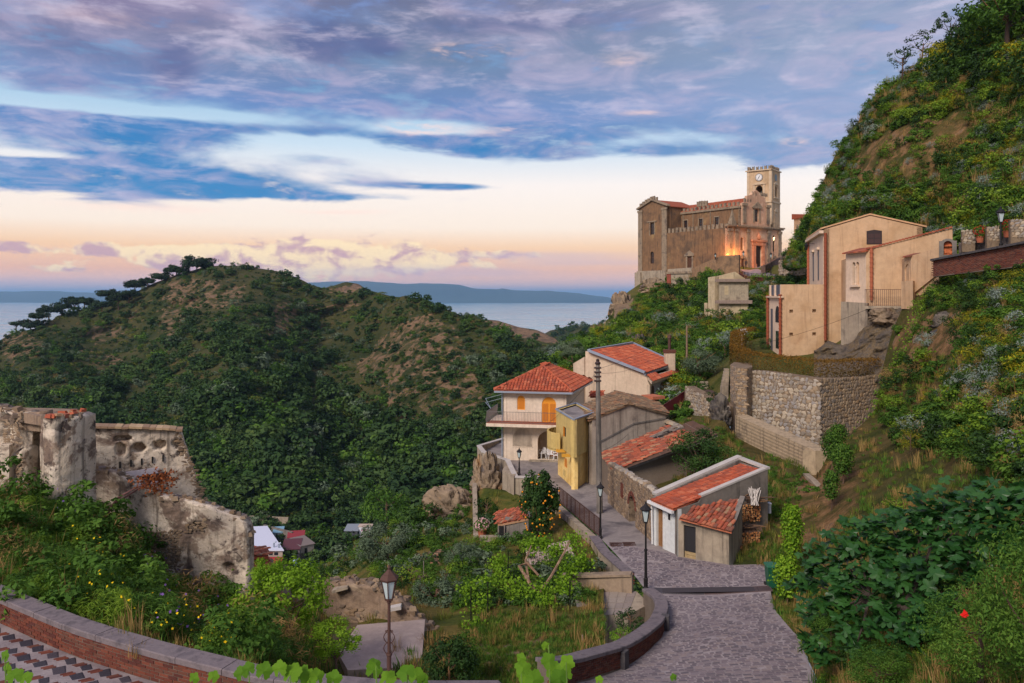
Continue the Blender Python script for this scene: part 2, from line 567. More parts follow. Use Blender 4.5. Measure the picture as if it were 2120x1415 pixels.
def crown_pts(n, rad, k, g, shell=0.55, crad=0.34, flat=0.0, bottom=-1.0):
	"""n leaf places in k clumps spread through an ellipsoid; returns places, outward normals, tones"""
	rad = np.asarray(rad, float)
	u = unit(g.normal(size=(k, 3)))
	u[:, 2] = np.maximum(u[:, 2], bottom)
	cc = u * (shell + (1 - shell) * g.random((k, 1)) ** 0.6) * (1 - crad * 0.55)
	cr = crad * g.uniform(0.55,1.2, k)
	ct = g.uniform(0.1,0.9, k)
	i = g.integers(0, k, n)
	w = unit(g.normal(size=(n, 3)))
	p = cc[i] + w * cr[i][:, None] * g.uniform(0.45,1.05,(n, 1))
	nor = unit(w * 0.9 + unit(p) * 0.5 + np.array([0,0,0.55]) + g.normal(size=(n, 3)) * 0.55)
	tone = np.clip(ct[i] * 0.6 + 0.4 * g.random(n),0,1)
	return p * rad, nor, tone
def bush_mesh(name, rad, n, L, Wd, mat, k=16, seed=1, **kw):
	g = np.random.default_rng(seed)
	p, nr, t = crown_pts(n, rad, k, g, **kw)
	p[:, 2] += rad[2] * 0.9
	return leaves(name, p, nr, L, Wd, mat, t, g)
def blade_mesh(name, n, r, h, w, mat, seed=1, lean=0.5):
	"""a tuft of grass or stems"""
	g = np.random.default_rng(seed)
	a = g.uniform(0,2 * np.pi, n)
	q0 = np.stack([np.cos(a), np.sin(a), np.zeros(n)],-1) * r * np.sqrt(g.random((n, 1)))
	H = h * g.uniform(0.5,1.15,(n, 1))
	ln = np.stack([np.cos(a + g.normal(size=n) * 0.8), np.sin(a + g.normal(size=n) * 0.8), np.zeros(n)],-1) * H * lean * g.random((n, 1))
	sd = np.stack([-np.sin(a), np.cos(a), np.zeros(n)],-1) * w
	up = np.array([0,0,1.0])
	m_ = q0 + ln * 0.35 + up * H * 0.6
	tip = q0 + ln + up * H
	V = np.stack([q0 - sd, q0 + sd, m_ + sd * 0.7, m_ - sd * 0.7, tip],1).reshape(-1,3)
	b = np.arange(n)[:, None] * 5
	f1 = b + np.array([[0,1,2,3]])
	f2 = b + np.array([[3,2,4,4]])
	fs = np.concatenate([f1, b + np.array([[3,2,4,4]])])
	# quads only: the tip face repeats its last corner, so write triangles apart
	tri = np.concatenate([f1[:, [0,1,2]], f1[:, [0,2,3]], f2[:, [0,1,2]]])
	t = g.random(n)
	return np_mesh(name, V, tri, mat, np.concatenate([t, t, t]))
def scatter(name, pts, rotz, scl, vid, variants, kind='stuff', tilt=None, label=None):
	"""ONE stuff object: small plants set out on points"""
	pts = np.asarray(pts, float)
	n = len(pts)
	me = bpy.data.meshes.new(name)
	me.vertices.add(n)
	me.vertices.foreach_set('co', pts.astype(np.float32).ravel())
	rot = np.zeros((n, 3), np.float32)
	if tilt is not None:
		rot[:, :2] = tilt
	rot[:, 2] = rotz
	scl = np.asarray(scl, np.float32)
	if scl.ndim == 1: scl = np.repeat(scl[:, None],3,1)
	for nm, ty, dat, key in (('rot', 'FLOAT_VECTOR', rot.ravel(), 'vector'),('scl', 'FLOAT_VECTOR', scl.astype(np.float32).ravel(), 'vector'),('vid', 'INT', np.asarray(vid, np.int32), 'value')):
		a = me.attributes.new(nm, ty, 'POINT')
		a.data.foreach_set(key, dat)
	o = tag(link(name, me), kind=kind, label=label)
	col = bpy.data.collections.new(name + ' kinds')
	for i, vm in enumerate(variants):
		col.objects.link(bpy.data.objects.new('%02d' % i + vm.name, vm))
	gt = bpy.data.node_groups.new(name, 'GeometryNodeTree')
	gt.interface.new_socket('Geometry', in_out='INPUT', socket_type='NodeSocketGeometry')
	gt.interface.new_socket('Geometry', in_out='OUTPUT', socket_type='NodeSocketGeometry')
	nd = gt.nodes
	gi, go = nd.new('NodeGroupInput'), nd.new('NodeGroupOutput')
	ip = nd.new('GeometryNodeInstanceOnPoints')
	ci = nd.new('GeometryNodeCollectionInfo')
	ci.inputs['Collection'].default_value = col
	ci.inputs['Separate Children'].default_value = True
	ci.inputs['Reset Children'].default_value = True
	def attr(nm, ty):
		a = nd.new('GeometryNodeInputNamedAttribute')
		a.data_type = ty
		a.inputs['Name'].default_value = nm
		return a.outputs['Attribute']
	L = gt.links
	L.new(gi.outputs[0], ip.inputs['Points'])
	L.new(ci.outputs[0], ip.inputs['Instance'])
	ip.inputs['Pick Instance'].default_value = True
	L.new(attr('vid', 'INT'), ip.inputs['Instance Index'])
	L.new(attr('rot', 'FLOAT_VECTOR'), ip.inputs['Rotation'])
	L.new(attr('scl', 'FLOAT_VECTOR'), ip.inputs['Scale'])
	L.new(ip.outputs[0], go.inputs[0])
	md = o.modifiers.new('plants', 'NODES')
	md.node_group = gt
	return o
def inside(px, py, polygon):
	x, y = np.asarray(px), np.asarray(py)
	c = np.zeros(x.shape, bool)
	n = len(polygon)
	for i in range(n):
		(x0, y0),(x1, y1) = polygon[i], polygon[(i + 1) % n]
		m_ = ((y0 > y) != (y1 > y))
		with np.errstate(divide='ignore', invalid='ignore'):
			c ^= m_ & (x < (x1 - x0) * (y - y0) / (y1 - y0 + 1e-12) + x0)
	return c
# ================================================================ land, sea, air
def groundmat(name, greens, rocks, scale=0.06, gscale=0.5, steep=(0.30,0.62), bump=0.6, bd=0.4):
	if name in MATS: return MATS[name]
	m, t, b, out = _bsdf(name)
	geo = t.n('ShaderNodeNewGeometry')
	pos = geo.outputs['Position']
	nz = t.m('ABSOLUTE', t.sep(geo.outputs['True Normal'])[2])
	n1 = t.noise(pos, scale, 8,0.62,0.6)
	n2 = t.noise(pos, gscale, 8,0.65,0.3)
	g = t.ramp(n1,[(0.30 + 0.4 * i / (len(greens) - 1), lin(c)) for i, c in enumerate(greens)])
	rk = t.ramp(n2,[(0.30 + 0.4 * i / (len(rocks) - 1), lin(c)) for i, c in enumerate(rocks)])
	att = t.n('ShaderNodeAttribute', attribute_name='rock').outputs['Fac']
	st = t.m('ADD', t.m('SUBTRACT', 1.0, nz), t.m('MULTIPLY', t.m('SUBTRACT', n2,0.5),0.7))
	f = t.m('MAXIMUM', t.remap(st, *steep), t.remap(t.m('ADD', att, t.m('MULTIPLY', t.m('SUBTRACT', n2,0.5),1.6)),0.35,0.65))
	col = t.mix(f, g, rk)
	fine = t.noise(pos, gscale * 6,6,0.7)
	col = t.mix(0.5, col, t.ramp(fine, [(0.3,(0.35,0.35,0.35,1)),(0.7,(1.45,1.45,1.45,1))]), 'MULTIPLY')
	t.put(b.inputs['Base Color'], col)
	b.inputs['Roughness'].default_value = 0.95
	b.inputs['Specular IOR Level'].default_value = 0.1
	bp = t.n('ShaderNodeBump')
	bp.inputs['Strength'].default_value = bump
	bp.inputs['Distance'].default_value = bd
	t.put(bp.inputs['Height'], t.m('ADD', fine, n2))
	t.put(b.inputs['Normal'], bp.outputs[0])
	return m
def rock_attr(G_, polys, amp=1.0):
	nv, nu = G_.PX.shape
	m_ = np.zeros((nv, nu))
	jx = 22 * fbm(G_.PX / 40, G_.PY / 40,3,4); jy = 22 * fbm(G_.PX / 40, G_.PY / 40,8,4)
	for pl in polys:
		m_ = np.maximum(m_, inside(G_.PX + 2 * jx, G_.PY + 2 * jy, pl).astype(float))
	m_ *= amp
	full = np.concatenate([m_, np.repeat(m_[-1:],3,0)],0)
	a = G_.o.data.attributes.new('rock', 'FLOAT', 'POINT')
	a.data.foreach_set('value', full.astype(np.float32).ravel())
	G_.mask = m_
# ---- sea
SEA = -130.0
m, t, b, out = _bsdf('sea_water')
pos = t.n('ShaderNodeNewGeometry').outputs['Position']
mp = t.n('ShaderNodeMapping'); t.put(mp.inputs['Vector'], pos); mp.inputs['Scale'].default_value = (0.0012,0.004,1)
sn = t.noise(mp.outputs[0],1.0,6,0.6,0.6)
t.put(b.inputs['Base Color'], t.mix(t.remap(sn, 0.35,0.7), lin((66,126,150)), lin((112,166,182))))
t.put(b.inputs['Roughness'], t.remap(sn, 0.3,0.7,0.10,0.22))
b.inputs['IOR'].default_value = 1.33
bp = t.n('ShaderNodeBump'); bp.inputs['Strength'].default_value = 0.07; bp.inputs['Distance'].default_value = 2.0
mp2 = t.n('ShaderNodeMapping'); t.put(mp2.inputs['Vector'], pos); mp2.inputs['Scale'].default_value = (0.02,0.05,1)
t.put(bp.inputs['Height'], t.noise(mp2.outputs[0],1.0,6,0.7)); t.put(b.inputs['Normal'], bp.outputs[0])
mb = MB()
mb.poly([(-70000,600, SEA),(70000,600, SEA),(70000,70000, SEA),(-70000,70000, SEA)])
mb.build('sea', m, kind='structure')
# ---- the far coast across the strait
farm = groundmat('far_coast_slopes', [(44,62,56),(56,74,64),(66,80,70)],[(70,78,74),(80,86,80)], scale=0.0006, gscale=0.004, bd=20)
def far_range(prof, d, depth, seed, name):
	pr = np.array(prof, float)
	px = np.linspace(pr[0,0], pr[-1,0],160)
	py = np.interp(px, pr[:, 0], pr[:, 1]) + 3.2 * fbm(px / 30, px * 0, seed, 5)
	top = np.maximum(ZZ(py, d), SEA + 2)
	x = (px - CX) / F
	rows = []
	for k in range(14):
		v = k / 13.0
		dd = d - depth * (1 - v)
		z = SEA - 3 + (top - SEA + 3) * v ** 0.8 * (1 + 0.25 * (1 - v) * fbm(px / 25, px * 0 + k * 0.7, seed + 2,4))
		rows.append(np.stack([x * dd, np.full_like(x, dd), z],-1))
	rows.append(np.stack([x * (d + 3000), np.full_like(x, d + 3000), np.full_like(x, SEA - 5)],-1))
	V = np.array(rows); n = V.shape[1]
	idx = np.arange(V.shape[0] * n).reshape(V.shape[0], n)
	fs = np.stack([idx[:-1, :-1], idx[:-1,1:], idx[1:, 1:], idx[1:, :-1]],-1).reshape(-1,4)
	tag(link(name, np_mesh(name, V.reshape(-1,3), fs, farm)), kind='structure')
far_range([(380,600),(560,590),(680,584),(760,582),(830,588),(900,587),(950,590),(975,597),(1030,600),(1040,597),(1060,601),(1140,603),(1200,608),(1260,616),(1300,626)],14000,1800,5, 'far_coast')
far_range([(-900,600),(-300,600),(-60,606),(60,603),(130,604),(200,608),(320,614),(420,624)],14500,1800,15, 'far_coast_hills')
# ---- the scrub covered hill
hillm = groundmat('scrub_hill_ground', [(38,48,22),(52,60,30),(76,74,44),(46,56,26)],[(72,62,54),(100,84,68),(134,108,82),(88,76,64)], scale=0.02, gscale=0.16, steep=(0.64,0.98), bd=1.2)
hill_top = [(-400,740),(-100,725),(0,708),(20,690),(70,680),(120,655),(190,640),(260,612),(345,580),(400,558),(430,548),(470,549),(520,557),(575,566),(620,580),(660,594),(700,604),(760,608),(800,613),(850,618),(880,625),(920,643),(960,655),(1000,668),(1040,688),(1090,708),(1140,745),(1170,790),(1200,860),(1300,900),(1420,930)]
hill_ctrl = [(-400,740,620),(0,708,560),(120,655,580),(260,612,590),(430,548,600),(520,557,590),(620,580,580),(700,604,560),(850,618,480),(960,655,420),(1090,708,370),(1170,790,320),(1300,900,270),(1420,930,260),
			 (-300,850,400),(0,850,400),(60,770,420),(180,800,400),(250,740,470),(330,700,470),(430,640,520),(480,700,430),(520,640,500),(400,800,370),(500,820,350),(480,960,300),(620,700,500),(640,790,440),(700,860,390),(690,950,340),
			 (760,700,480),(850,700,420),(900,690,400),(940,780,350),(860,820,350),(800,780,390),(1000,820,320),(950,900,300),(860,940,310),(1080,800,320),(1080,900,270),(640,920,330),(640,1000,285),
			 (-300,1085,262),(0,1085,258),(400,1085,258),(600,1080,262),(760,1070,268),(900,1010,285),(1050,1000,270),(1300,1020,230),(500,1150,229),(650,1150,229),(800,1130,238),(950,1120,240),(650,1200,210),(300,1230,200),(-300,1230,200),(900,1230,200),(1300,1230,190),(1420,1150,200)]
hill = Ground('scrub_hill', hill_ctrl, -400,1420, hill_top, [(-400,1240),(1420,1240)],330,200, hillm, rough=0.13, rscale=0.017, back=(0.25,0.30), seed=4, zr=5.0)
hill_rocks = [[(335,600),(372,578),(430,585),(512,590),(520,622),(440,640),(395,640),(360,705),(330,690),(340,640)],
			  [(560,640),(600,615),(620,640),(590,700),(565,700)],
			  [(735,735),(790,700),(860,655),(905,655),(965,700),(985,760),(1010,830),(990,870),(930,850),(840,862),(800,840),(790,800),(740,760)],
			  [(600,885),(640,880),(675,930),(665,975),(625,950)],[(150,720),(200,715),(262,750),(255,785),(215,780)],[(0,700),(60,690),(95,710),(70,745),(0,752)],
			  [(180,690),(250,670),(260,690),(190,712)],[(470,830),(500,825),(495,850)]]
rock_attr(hill, hill_rocks, 0.47)
ridge_top = [(640,604),(690,592),(715,584),(742,588),(760,600),(840,622),(930,660),(985,660),(1030,664),(1075,678),(1110,683),(1150,700),(1160,715),(1200,745),(1260,770)]
ridge = Ground('far_ridge', [(640,604,900),(715,584,900),(985,660,760),(1110,683,700),(1160,715,660),(1260,770,600),(640,900,560),(1000,900,470),(1260,900,450),(1060,760,590)],640,1260, ridge_top, [(640,900),(1260,900)],90,60, hillm, rough=0.09, rscale=0.01, back=(0.3,0.3), seed=21)
rock_attr(ridge, [[(985,660),(1075,684),(1150,700),(1160,712),(1120,718),(1070,700),(1020,690)],[(690,600),(742,590),(755,600),(700,612)]])
ridge2 = Ground('far_headland', [(1090,700,1400),(1200,674,1300),(1330,668,1200),(1450,670,1200),(1200,860,700),(1450,860,700)],1090,1450,[(1090,712),(1140,684),(1200,676),(1260,670),(1450,668)],[(1090,860),(1450,860)],60,40, hillm, rough=0.06, rscale=0.006, back=(0.3,0.3), seed=31)
# ---- church spur
slopem = groundmat('village_slope_ground', [(52,62,26),(72,78,34),(96,92,48),(62,70,30)],[(112,98,80),(136,116,92),(96,84,70)], scale=0.12, gscale=0.5, steep=(0.62,0.95), bd=0.3)
spur_top = [(1110,800),(1150,752),(1180,722),(1210,700),(1250,670),(1268,650),(1275,622),(1310,598),(1330,585),(1400,572),(1500,545),(1560,556),(1640,545),(1680,560),(1760,600),(1840,660)]
spur_ctrl = [(1110,800,105),(1150,752,108),(1210,700,125),(1268,655,150),(1275,622,168),(1330,590,178),(1400,575,172),(1500,548,163),(1560,557,160),(1640,548,150),(1700,600,110),(1760,600,100),
			 (1400,640,150),(1340,680,128),(1400,700,112),(1450,680,116),(1450,760,93),(1500,700,104),(1540,660,118),(1560,700,96),(1590,600,135),(1300,760,100),(1400,800,84),(1430,830,78),(1500,748,90),
			 (1580,730,84),(1600,742,80),(1680,745,78),(1760,735,74),(1180,800,98),(1150,880,100),(1250,880,90),(1430,890,68),(1520,770,73),(1350,890,72),(1760,800,66.5),(1520,792,70.5),(1640,800,67.5),(1840,790,67.5),(1840,835,65.5),(1505,845,68.5),(1840,700,70),(1110,900,110)]
spur = Ground('church_slope', spur_ctrl, 1110,1840, spur_top, [(1110,900),(1300,900),(1420,880),(1505,850),(1530,800),(1760,802),(1840,840)],130,100, slopem, rough=0.035, rscale=0.05, back=(0.10,0.02), seed=41)
rock_attr(spur, [[(1265,620),(1300,612),(1310,640),(1275,665)],[(1310,700),(1345,680),(1355,740),(1318,745)],[(1380,690),(1398,665),(1415,690),(1400,720)]])
# ---- hill on the right
bankm = groundmat('steep_bank_ground', [(46,56,22),(64,68,30),(92,80,46),(56,60,26)],[(70,52,38),(100,76,52),(136,104,70),(110,98,82)], scale=0.15, gscale=0.45, steep=(0.66,1.0), bd=0.3)
right_top = [(1632,548),(1646,516),(1662,478),(1690,420),(1712,355),(1742,300),(1790,232),(1832,178),(1900,140),(1990,70),(2060,15),(2120,-50),(2300,-240),(2500,-420)]
right_ctrl = [(1600,560,135),(1640,528,130),(1690,420,118),(1742,300,112),(1832,178,108),(1990,70,100),(2120,-50,96),(2300,-240,92),(2500,-420,90),(1660,560,112),(1700,500,102),(1760,420,98),(1800,330,98),(1860,250,97),(1900,330,88),(1880,430,86),(1950,470,80),(2000,440,76),(2050,300,80),(2120,150,82),(2120,400,68),(2060,480,68),(2300,200,70),(2300,450,56),(2500,0,70),(2500,450,50),(1760,600,95),(1900,560,78),(2120,520,60),(2300,560,50),(2500,560,45)]
rhill = Ground('steep_hillside', right_ctrl, 1632,2500, right_top, [(1632,556),(1690,552),(1705,600),(1900,600),(2500,560)],170,140, bankm, rough=0.06, rscale=0.06, back=(0.25,0.02), seed=51)
rock_attr(rhill, [[(1770,330),(1830,270),(1960,240),(2010,230),(2010,310),(1960,300),(1930,380),(1830,390),(1790,400)],[(1670,480),(1700,430),(1720,440),(1700,480)]],0.45)
# ---- near bank on the right, with the plots behind the sheds
near_top = [(1340,912),(1400,872),(1440,862),(1500,872),(1520,904),(1688,984),(1700,928),(1760,900),(1812,852),(1824,775),(1846,690),(1885,600),(1930,550),(1990,536),(2120,503),(2300,452),(2500,410)]
near_ctrl = [(1340,912,62),(1400,872,66),(1440,862,67),(1500,872,64),(1522,908,63.6),(1600,945,58.6),(1688,988,52.8),(1850,690,66),(1885,600,68),(1990,545,66),(2120,520,60),(2300,480,52),(2500,440,46),
			 (1450,950,57),(1545,965,54.5),(1590,1000,50.8),(1610,1060,46.5),(1640,985,51),(1690,1010,48),(1560,1140,40.3),(1600,1120,41),(1620,1170,37.8),(1592,1190,37.6),(1594,1220,36),(1712,945,53.5),(1760,905,56.5),(1822,850,60.5),(1850,860,56),(1850,760,62),(1950,740,53),(1700,1080,42),(1660,1130,39),(1790,1060,38),(1900,950,42),(2000,850,41),(2120,700,41),(2120,900,30),
			 (1604,1262,33),(1655,1322,29.2),(1694,1415,24.6),(1720,1480,22.2),(1640,1250,33.4),(1760,1230,30.5),(1850,1150,30),(1950,1100,27),(2120,1100,21.5),(1900,1300,22),(2000,1350,18),(1800,1415,21.5),(2120,1415,14.5),(2120,1560,12.2),(1900,1560,16),(1750,1560,19.5),(2500,900,24),(2500,1300,13),(2500,1560,10),(1500,1080,46),(1420,1000,52)]
near = Ground('garden_bank', near_ctrl, 1340,2500, near_top, [(1340,990),(1420,1060),(1510,1168),(1588,1180),(1594,1224),(1606,1266),(1656,1324),(1694,1415),(1740,1560),(2500,1560)],240,170, bankm, rough=0.012, rscale=0.25, back=(0.02,0.06), seed=61, zr=0.12)
rock_attr(near, [[(1680,960),(1760,950),(1800,1010),(1740,1100),(1650,1130),(1620,1090)],[(1590,1080),(1640,1040),(1690,1060),(1660,1130)],[(1860,640),(2010,650),(2000,730),(1900,760),(1850,740)]],0.5)
crag_mat = groundmat('crag_rock', [(96,88,78),(118,108,94),(78,72,68)],[(84,78,74),(108,100,90),(134,116,88),(64,60,58)], scale=.5, gscale=1.1, steep=(.1,.5), bump=1.0, bd=.25)
crag = Ground('rock_crag', [(1685,728,75.5),(1715,708,75),(1742,715,74),(1790,665,70.8),(1830,640,69.5),(1870,640,68.5),(1905,655,66.5),(1685,790,70),(1742,770,69),(1790,740,68.2),(1830,760,66),(1870,740,65.2),(1905,760,63),(1905,830,61),(1830,830,64.5),(1685,830,69)],1685,1905,[(1685,728),(1715,708),(1742,716),(1770,690),(1795,655),(1830,640),(1870,640),(1905,652)],[(1685,800),(1905,830)],120,90, crag_mat, rough=.05, rscale=.55, back=(.02,.0), seed=91, zr=.5, smooth=False)
# ---- gardens below the road, falling to the valley
gardm = groundmat('garden_ground_soil', [(50,62,24),(74,80,32),(104,92,46),(60,70,28)],[(92,80,66),(118,102,84),(84,72,58)], scale=0.35, gscale=0.8, steep=(0.6,0.95), bd=0.1)
gard_top = [(-160,1050),(0,1055),(170,1085),(250,1130),(350,1228),(500,1262),(585,1215),(650,1180),(720,1140),(790,1095),(880,1062),(960,1040),(1000,1010),(1045,1015),(1100,1035),(1150,1065),(1200,1100),(1250,1145)]
gard_ctrl = [(-160,1050,27),(0,1055,26.5),(170,1085,27.5),(350,1235,29),(500,1268,29.6),(580,1205,60),(650,1180,82),(720,1140,76),(790,1095,74),(880,1062,70),(960,1040,66),(1000,1010,64),(1045,1015,63),(1100,1035,58.5),(1150,1065,52.5),(1200,1100,48),(1250,1145,43.2),
			 (-160,1190,23.5),(0,1248,20.9),(155,1312,18.8),(315,1362,17.5),(500,1404,16.6),(120,1170,24.5),(250,1225,25.0),(350,1302,25.0),(430,1352,22.6),(480,1320,25.6),(560,1340,25),(600,1320,29),(560,1418,18.5),(620,1445,23.5),(700,1445,25.7),(803,1450,25.5),(1000,1450,25.5),(1060,1450,25.5),
			 (700,1360,28.3),(780,1340,29.4),(820,1300,31),(700,1300,31),(890,1310,31),(850,1390,26.8),(640,1240,36),(780,1240,36),(900,1240,38.5),(980,1380,28),(1000,1300,31.2),(1050,1400,27.2),(1120,1388,26),(1190,1360,27.8),(1250,1340,29),(1340,1280,32.8),(1150,1300,31.2),(1300,1250,33.6),(1120,1260,34),
			 (960,1230,37.6),(1000,1190,41),(1150,1190,40.5),(1230,1190,40),(870,1160,50),(850,1120,56),(800,1160,58),(740,1190,58),(680,1210,62),(950,1130,52),(1050,1130,49),(1010,1060,60),(1150,1120,47),(1220,1150,43),(920,1090,60),(600,1230,45)]
gard = Ground('garden_terraces', gard_ctrl, -160,1250, gard_top, [(-160,1196),(0,1250),(155,1314),(315,1364),(540,1414),(620,1460),(803,1460),(1060,1460),(1120,1420),(1183,1386),(1250,1372)],200,140, gardm, rough=0.008, rscale=0.3, back=(0.35,0.5), seed=71, zr=0.10)
rock_attr(gard, [[(690,1325),(740,1290),(880,1290),(870,1400),(700,1400)],[(940,1340),(1150,1320),(1200,1380),(1050,1400)],[(830,1140),(900,1140),(900,1220),(840,1215)]],0.55)
# ---- air: one closed box round everything
hz = bpy.data.materials.new('haze_air')
hz.use_nodes = True
hz.node_tree.nodes.clear()
hq = NT(hz.node_tree)
pv = hq.n('ShaderNodeVolumePrincipled')
pv.inputs['Color'].default_value = (0.50,0.75,0.99,1)
pv.inputs['Density'].default_value = 6e-5
pv.inputs['Anisotropy'].default_value = 0.4
ho = hq.n('ShaderNodeOutputMaterial')
hz.node_tree.links.new(pv.outputs[0], ho.inputs['Volume'])
mb = MB()
mb.box((0,39000,(SEA - 6 + 270) / 2),(144000,78400,270 - SEA + 6))
HAZE = mb.build('haze', hz, kind='stuff')
# ================================================================ wall helpers with arches
def arch_pts(u0, u1, v0, v1, n=9, flat=1.0):
	r = (u1 - u0) / 2
	c, sp = (u0 + u1) / 2, v1 - r * flat
	return [(u0, v0),(u1, v0)] + [(c + r * math.cos(math.pi * k / n), sp + r * flat * math.sin(math.pi * k / n)) for k in range(n + 1)]
def rect_pts(u0, u1, v0, v1):
	return [(u0, v0),(u1, v0),(u1, v1),(u0, v1)]
def _slab(s, a, b, pts, w0, w1, tone=None):
	"""a flat polygon of (u, z) points standing on the wall line a->b, from w0 to w1 metres inward (negative is proud of the wall)"""
	a, b = np.asarray(a, float), np.asarray(b, float)
	d = (b - a) / np.linalg.norm(b - a)
	nn = np.array([-d[1], d[0]])
	n = len(pts)
	vs = []
	for w in (w0, w1):
		for u, z in pts:
			p = a + d * u + nn * w
			vs.append((p[0], p[1], z))
	fs = [list(range(n)), list(range(n, 2 * n))[::-1]] + [(i, n + i, n + (i + 1) % n, (i + 1) % n) for i in range(n)]
	return s.add(vs, fs, tone)
MB.slab = _slab
def _awall(s, a, b, z0, z1, holes=(), t=0.3, reveal=0.18, top=None):
	"""wall() with round-topped holes: (u0, u1, v0, v1, 'a')"""
	s.wall(a, b, z0, z1,[h[:4] for h in holes], t, reveal, top)
	for h in holes:
		if len(h) > 4:
			u0, u1, v0, v1 = h[:4]
			ap = arch_pts(u0, u1, v0, v1)[2:]
			k = len(ap) // 2
			s.slab(a, b, [(u1, v1)] + ap[:k + 1][::-1],0.0, reveal, 0.5)
			s.slab(a, b, [(u0, v1)] + ap[k:][::-1],0.0, reveal, 0.5)
	return s
MB.awall = _awall
class Fr:
	def __init__(s, o, ang):
		s.o = np.asarray(o, float)
		s.u = np.array([math.cos(R(ang)), math.sin(R(ang))])
		s.v = np.array([-s.u[1], s.u[0]])
	def p(s, u, v): return s.o + s.u * u + s.v * v
	def q(s, u, v, z): return (*s.p(u, v), z)
	def rect(s, u0, u1, v0, v1): return [s.p(u0, v0), s.p(u1, v0), s.p(u1, v1), s.p(u0, v1)]
GLASS = plain('window_glass', (34,38,44),0.12)
DARK = plain('dark_interior', (16,15,15),0.9)
def window(parent, a, b, u0, u1, v0, v1, w=0.14, arch=False, bars=1, fm=None, gm=None, name='window', cross=True):
	fm = fm or MATS['brown_wood']
	pts = (arch_pts if arch else rect_pts)(u0, u1, v0, v1)
	f = MB()
	fw = min(0.09,(u1 - u0) * 0.12)
	f.slab(a, b, rect_pts(u0, u0 + fw, v0, v1 - (0.5 * (u1 - u0) if arch else 0)), w - 0.05, w)
	f.slab(a, b, rect_pts(u1 - fw, u1, v0, v1 - (0.5 * (u1 - u0) if arch else 0)), w - 0.05, w)
	f.slab(a, b, rect_pts(u0 + fw, u1 - fw, v0, v0 + fw), w - 0.05, w)
	for k in range(bars):
		c = u0 + (u1 - u0) * (k + 1) / (bars + 1)
		f.slab(a, b, rect_pts(c - fw / 2, c + fw / 2, v0 + fw, v1 - 0.02), w - 0.045, w)
	if cross:
		f.slab(a, b, rect_pts(u0 + fw, u1 - fw, (v0 + v1) / 2 - fw / 2,(v0 + v1) / 2 + fw / 2), w - 0.04, w)
	if not arch:
		f.slab(a, b, rect_pts(u0 + fw, u1 - fw, v1 - fw, v1), w - 0.05, w)
	fo = f.build(name, fm, parent)
	MB().slab(a, b, pts, w, w + 0.03).build('pane', gm or GLASS, fo)
	return fo
def roof_tiles(mb, o, ux, uy, nu, nv, L=0.42, Wd=0.22, jitter=0.02, skip=None, r=None, lift=0.0, seed=3, seg=4, ntn=None):
	"""rows of half-round clay tiles as real geometry in one mesh: o = eave corner, ux = unit vector along the eave, uy = unit vector up the slope"""
	g = random.Random(seed)
	o, ux, uy = Vector(o), Vector(ux).normalized(), Vector(uy).normalized()
	nz = ux.cross(uy).normalized()
	if nz.z < 0: nz = -nz
	r = r or Wd * 0.5
	for i in range(nu):
		for j in range(nv):
			if skip and skip(i, j): continue
			c = o + ux * (Wd * (i + 0.5) + g.uniform(-1,1) * jitter) + uy * (L * j * 0.86 + g.uniform(-1,1) * jitter) + nz * (lift + g.uniform(0, jitter))
			yaw = g.uniform(-1,1) * jitter * 1.5
			a = (ux * math.cos(yaw) + uy * math.sin(yaw))
			b2 = (uy * math.cos(yaw) - ux * math.sin(yaw))
			vs = []
			for k in range(2):
				rr = r * (1.0 if k == 0 else 0.86)
				for q_ in range(seg + 1):
					th = math.pi * q_ / seg
					vs.append(c + b2 * (L * k) + a * (-rr * math.cos(th)) + nz * (rr * 0.62 * math.sin(th) + (0.035 if k == 0 else 0.0)))
			fs = [(q_, q_ + 1, seg + 2 + q_, seg + 1 + q_) for q_ in range(seg)]
			fs.append(list(range(seg + 1))[::-1])
			mb.add(vs, fs, g.random())
	return mb
# ---------------------------------------------------------------- shared materials
surf('brown_wood', [(74,48,34),(92,62,44)],3,0.7)
surf('church_plaster', [(120,92,66),(136,104,74),(100,80,62)],0.35, streak=((62,52,46),0.9), blotch=[((96,84,68),0.5,0.55,0.8),((180,150,96),0.18,0.56,0.75)], bump=0.25)
surf('church_stone', [(130,114,94),(152,134,110),(104,92,80)],0.9, streak=((84,76,68),0.6), bump=0.5)
surf('facade_plaster', [(206,168,138),(192,152,122),(214,182,150)],0.5, streak=((130,104,84),0.5), bump=0.2)
surf('tower_plaster', [(186,158,122),(200,172,136),(172,146,112)],0.35, streak=((128,108,84),0.5), bump=0.2)
surf('tower_trim', [(206,184,152),(190,168,138)],1.2, bump=0.2)
surf('terracotta', [(150,80,54),(168,92,62),(130,70,48)],1.5, piece=[(166,90,60),(150,78,52),(176,104,74),(138,74,52)], bump=0.2)
surf('beige_plaster', [(190,156,118),(198,166,130),(178,144,106)],0.25, streak=((150,118,88),0.55), blotch=[((170,132,96),0.16,0.55,0.72),((208,180,146),0.5,0.64,0.74)], bump=0.15)
surf('pale_plaster', [(212,186,158),(220,196,170)],0.4, streak=((190,160,128),0.4), bump=0.1)
surf('concrete', [(150,136,116),(166,152,130),(126,114,98)],0.5, streak=((84,76,66),0.8), blotch=[((98,90,78),0.4,0.58,0.78)], bump=0.35)
surf('grey_stucco', [(112,106,98),(128,120,110),(92,88,82)],0.5, streak=((66,62,58),0.7), bump=0.35)
surf('brick', [(116,60,44),(92,48,38)],4, piece=[(104,56,42),(88,46,36),(122,70,52),(78,44,38),(112,62,44),(100,66,52)], bump=0.4, bscale=30, bdist=0.01)
surf('mortar', [(104,92,80),(120,108,94)],2, bump=0.5, bscale=20)
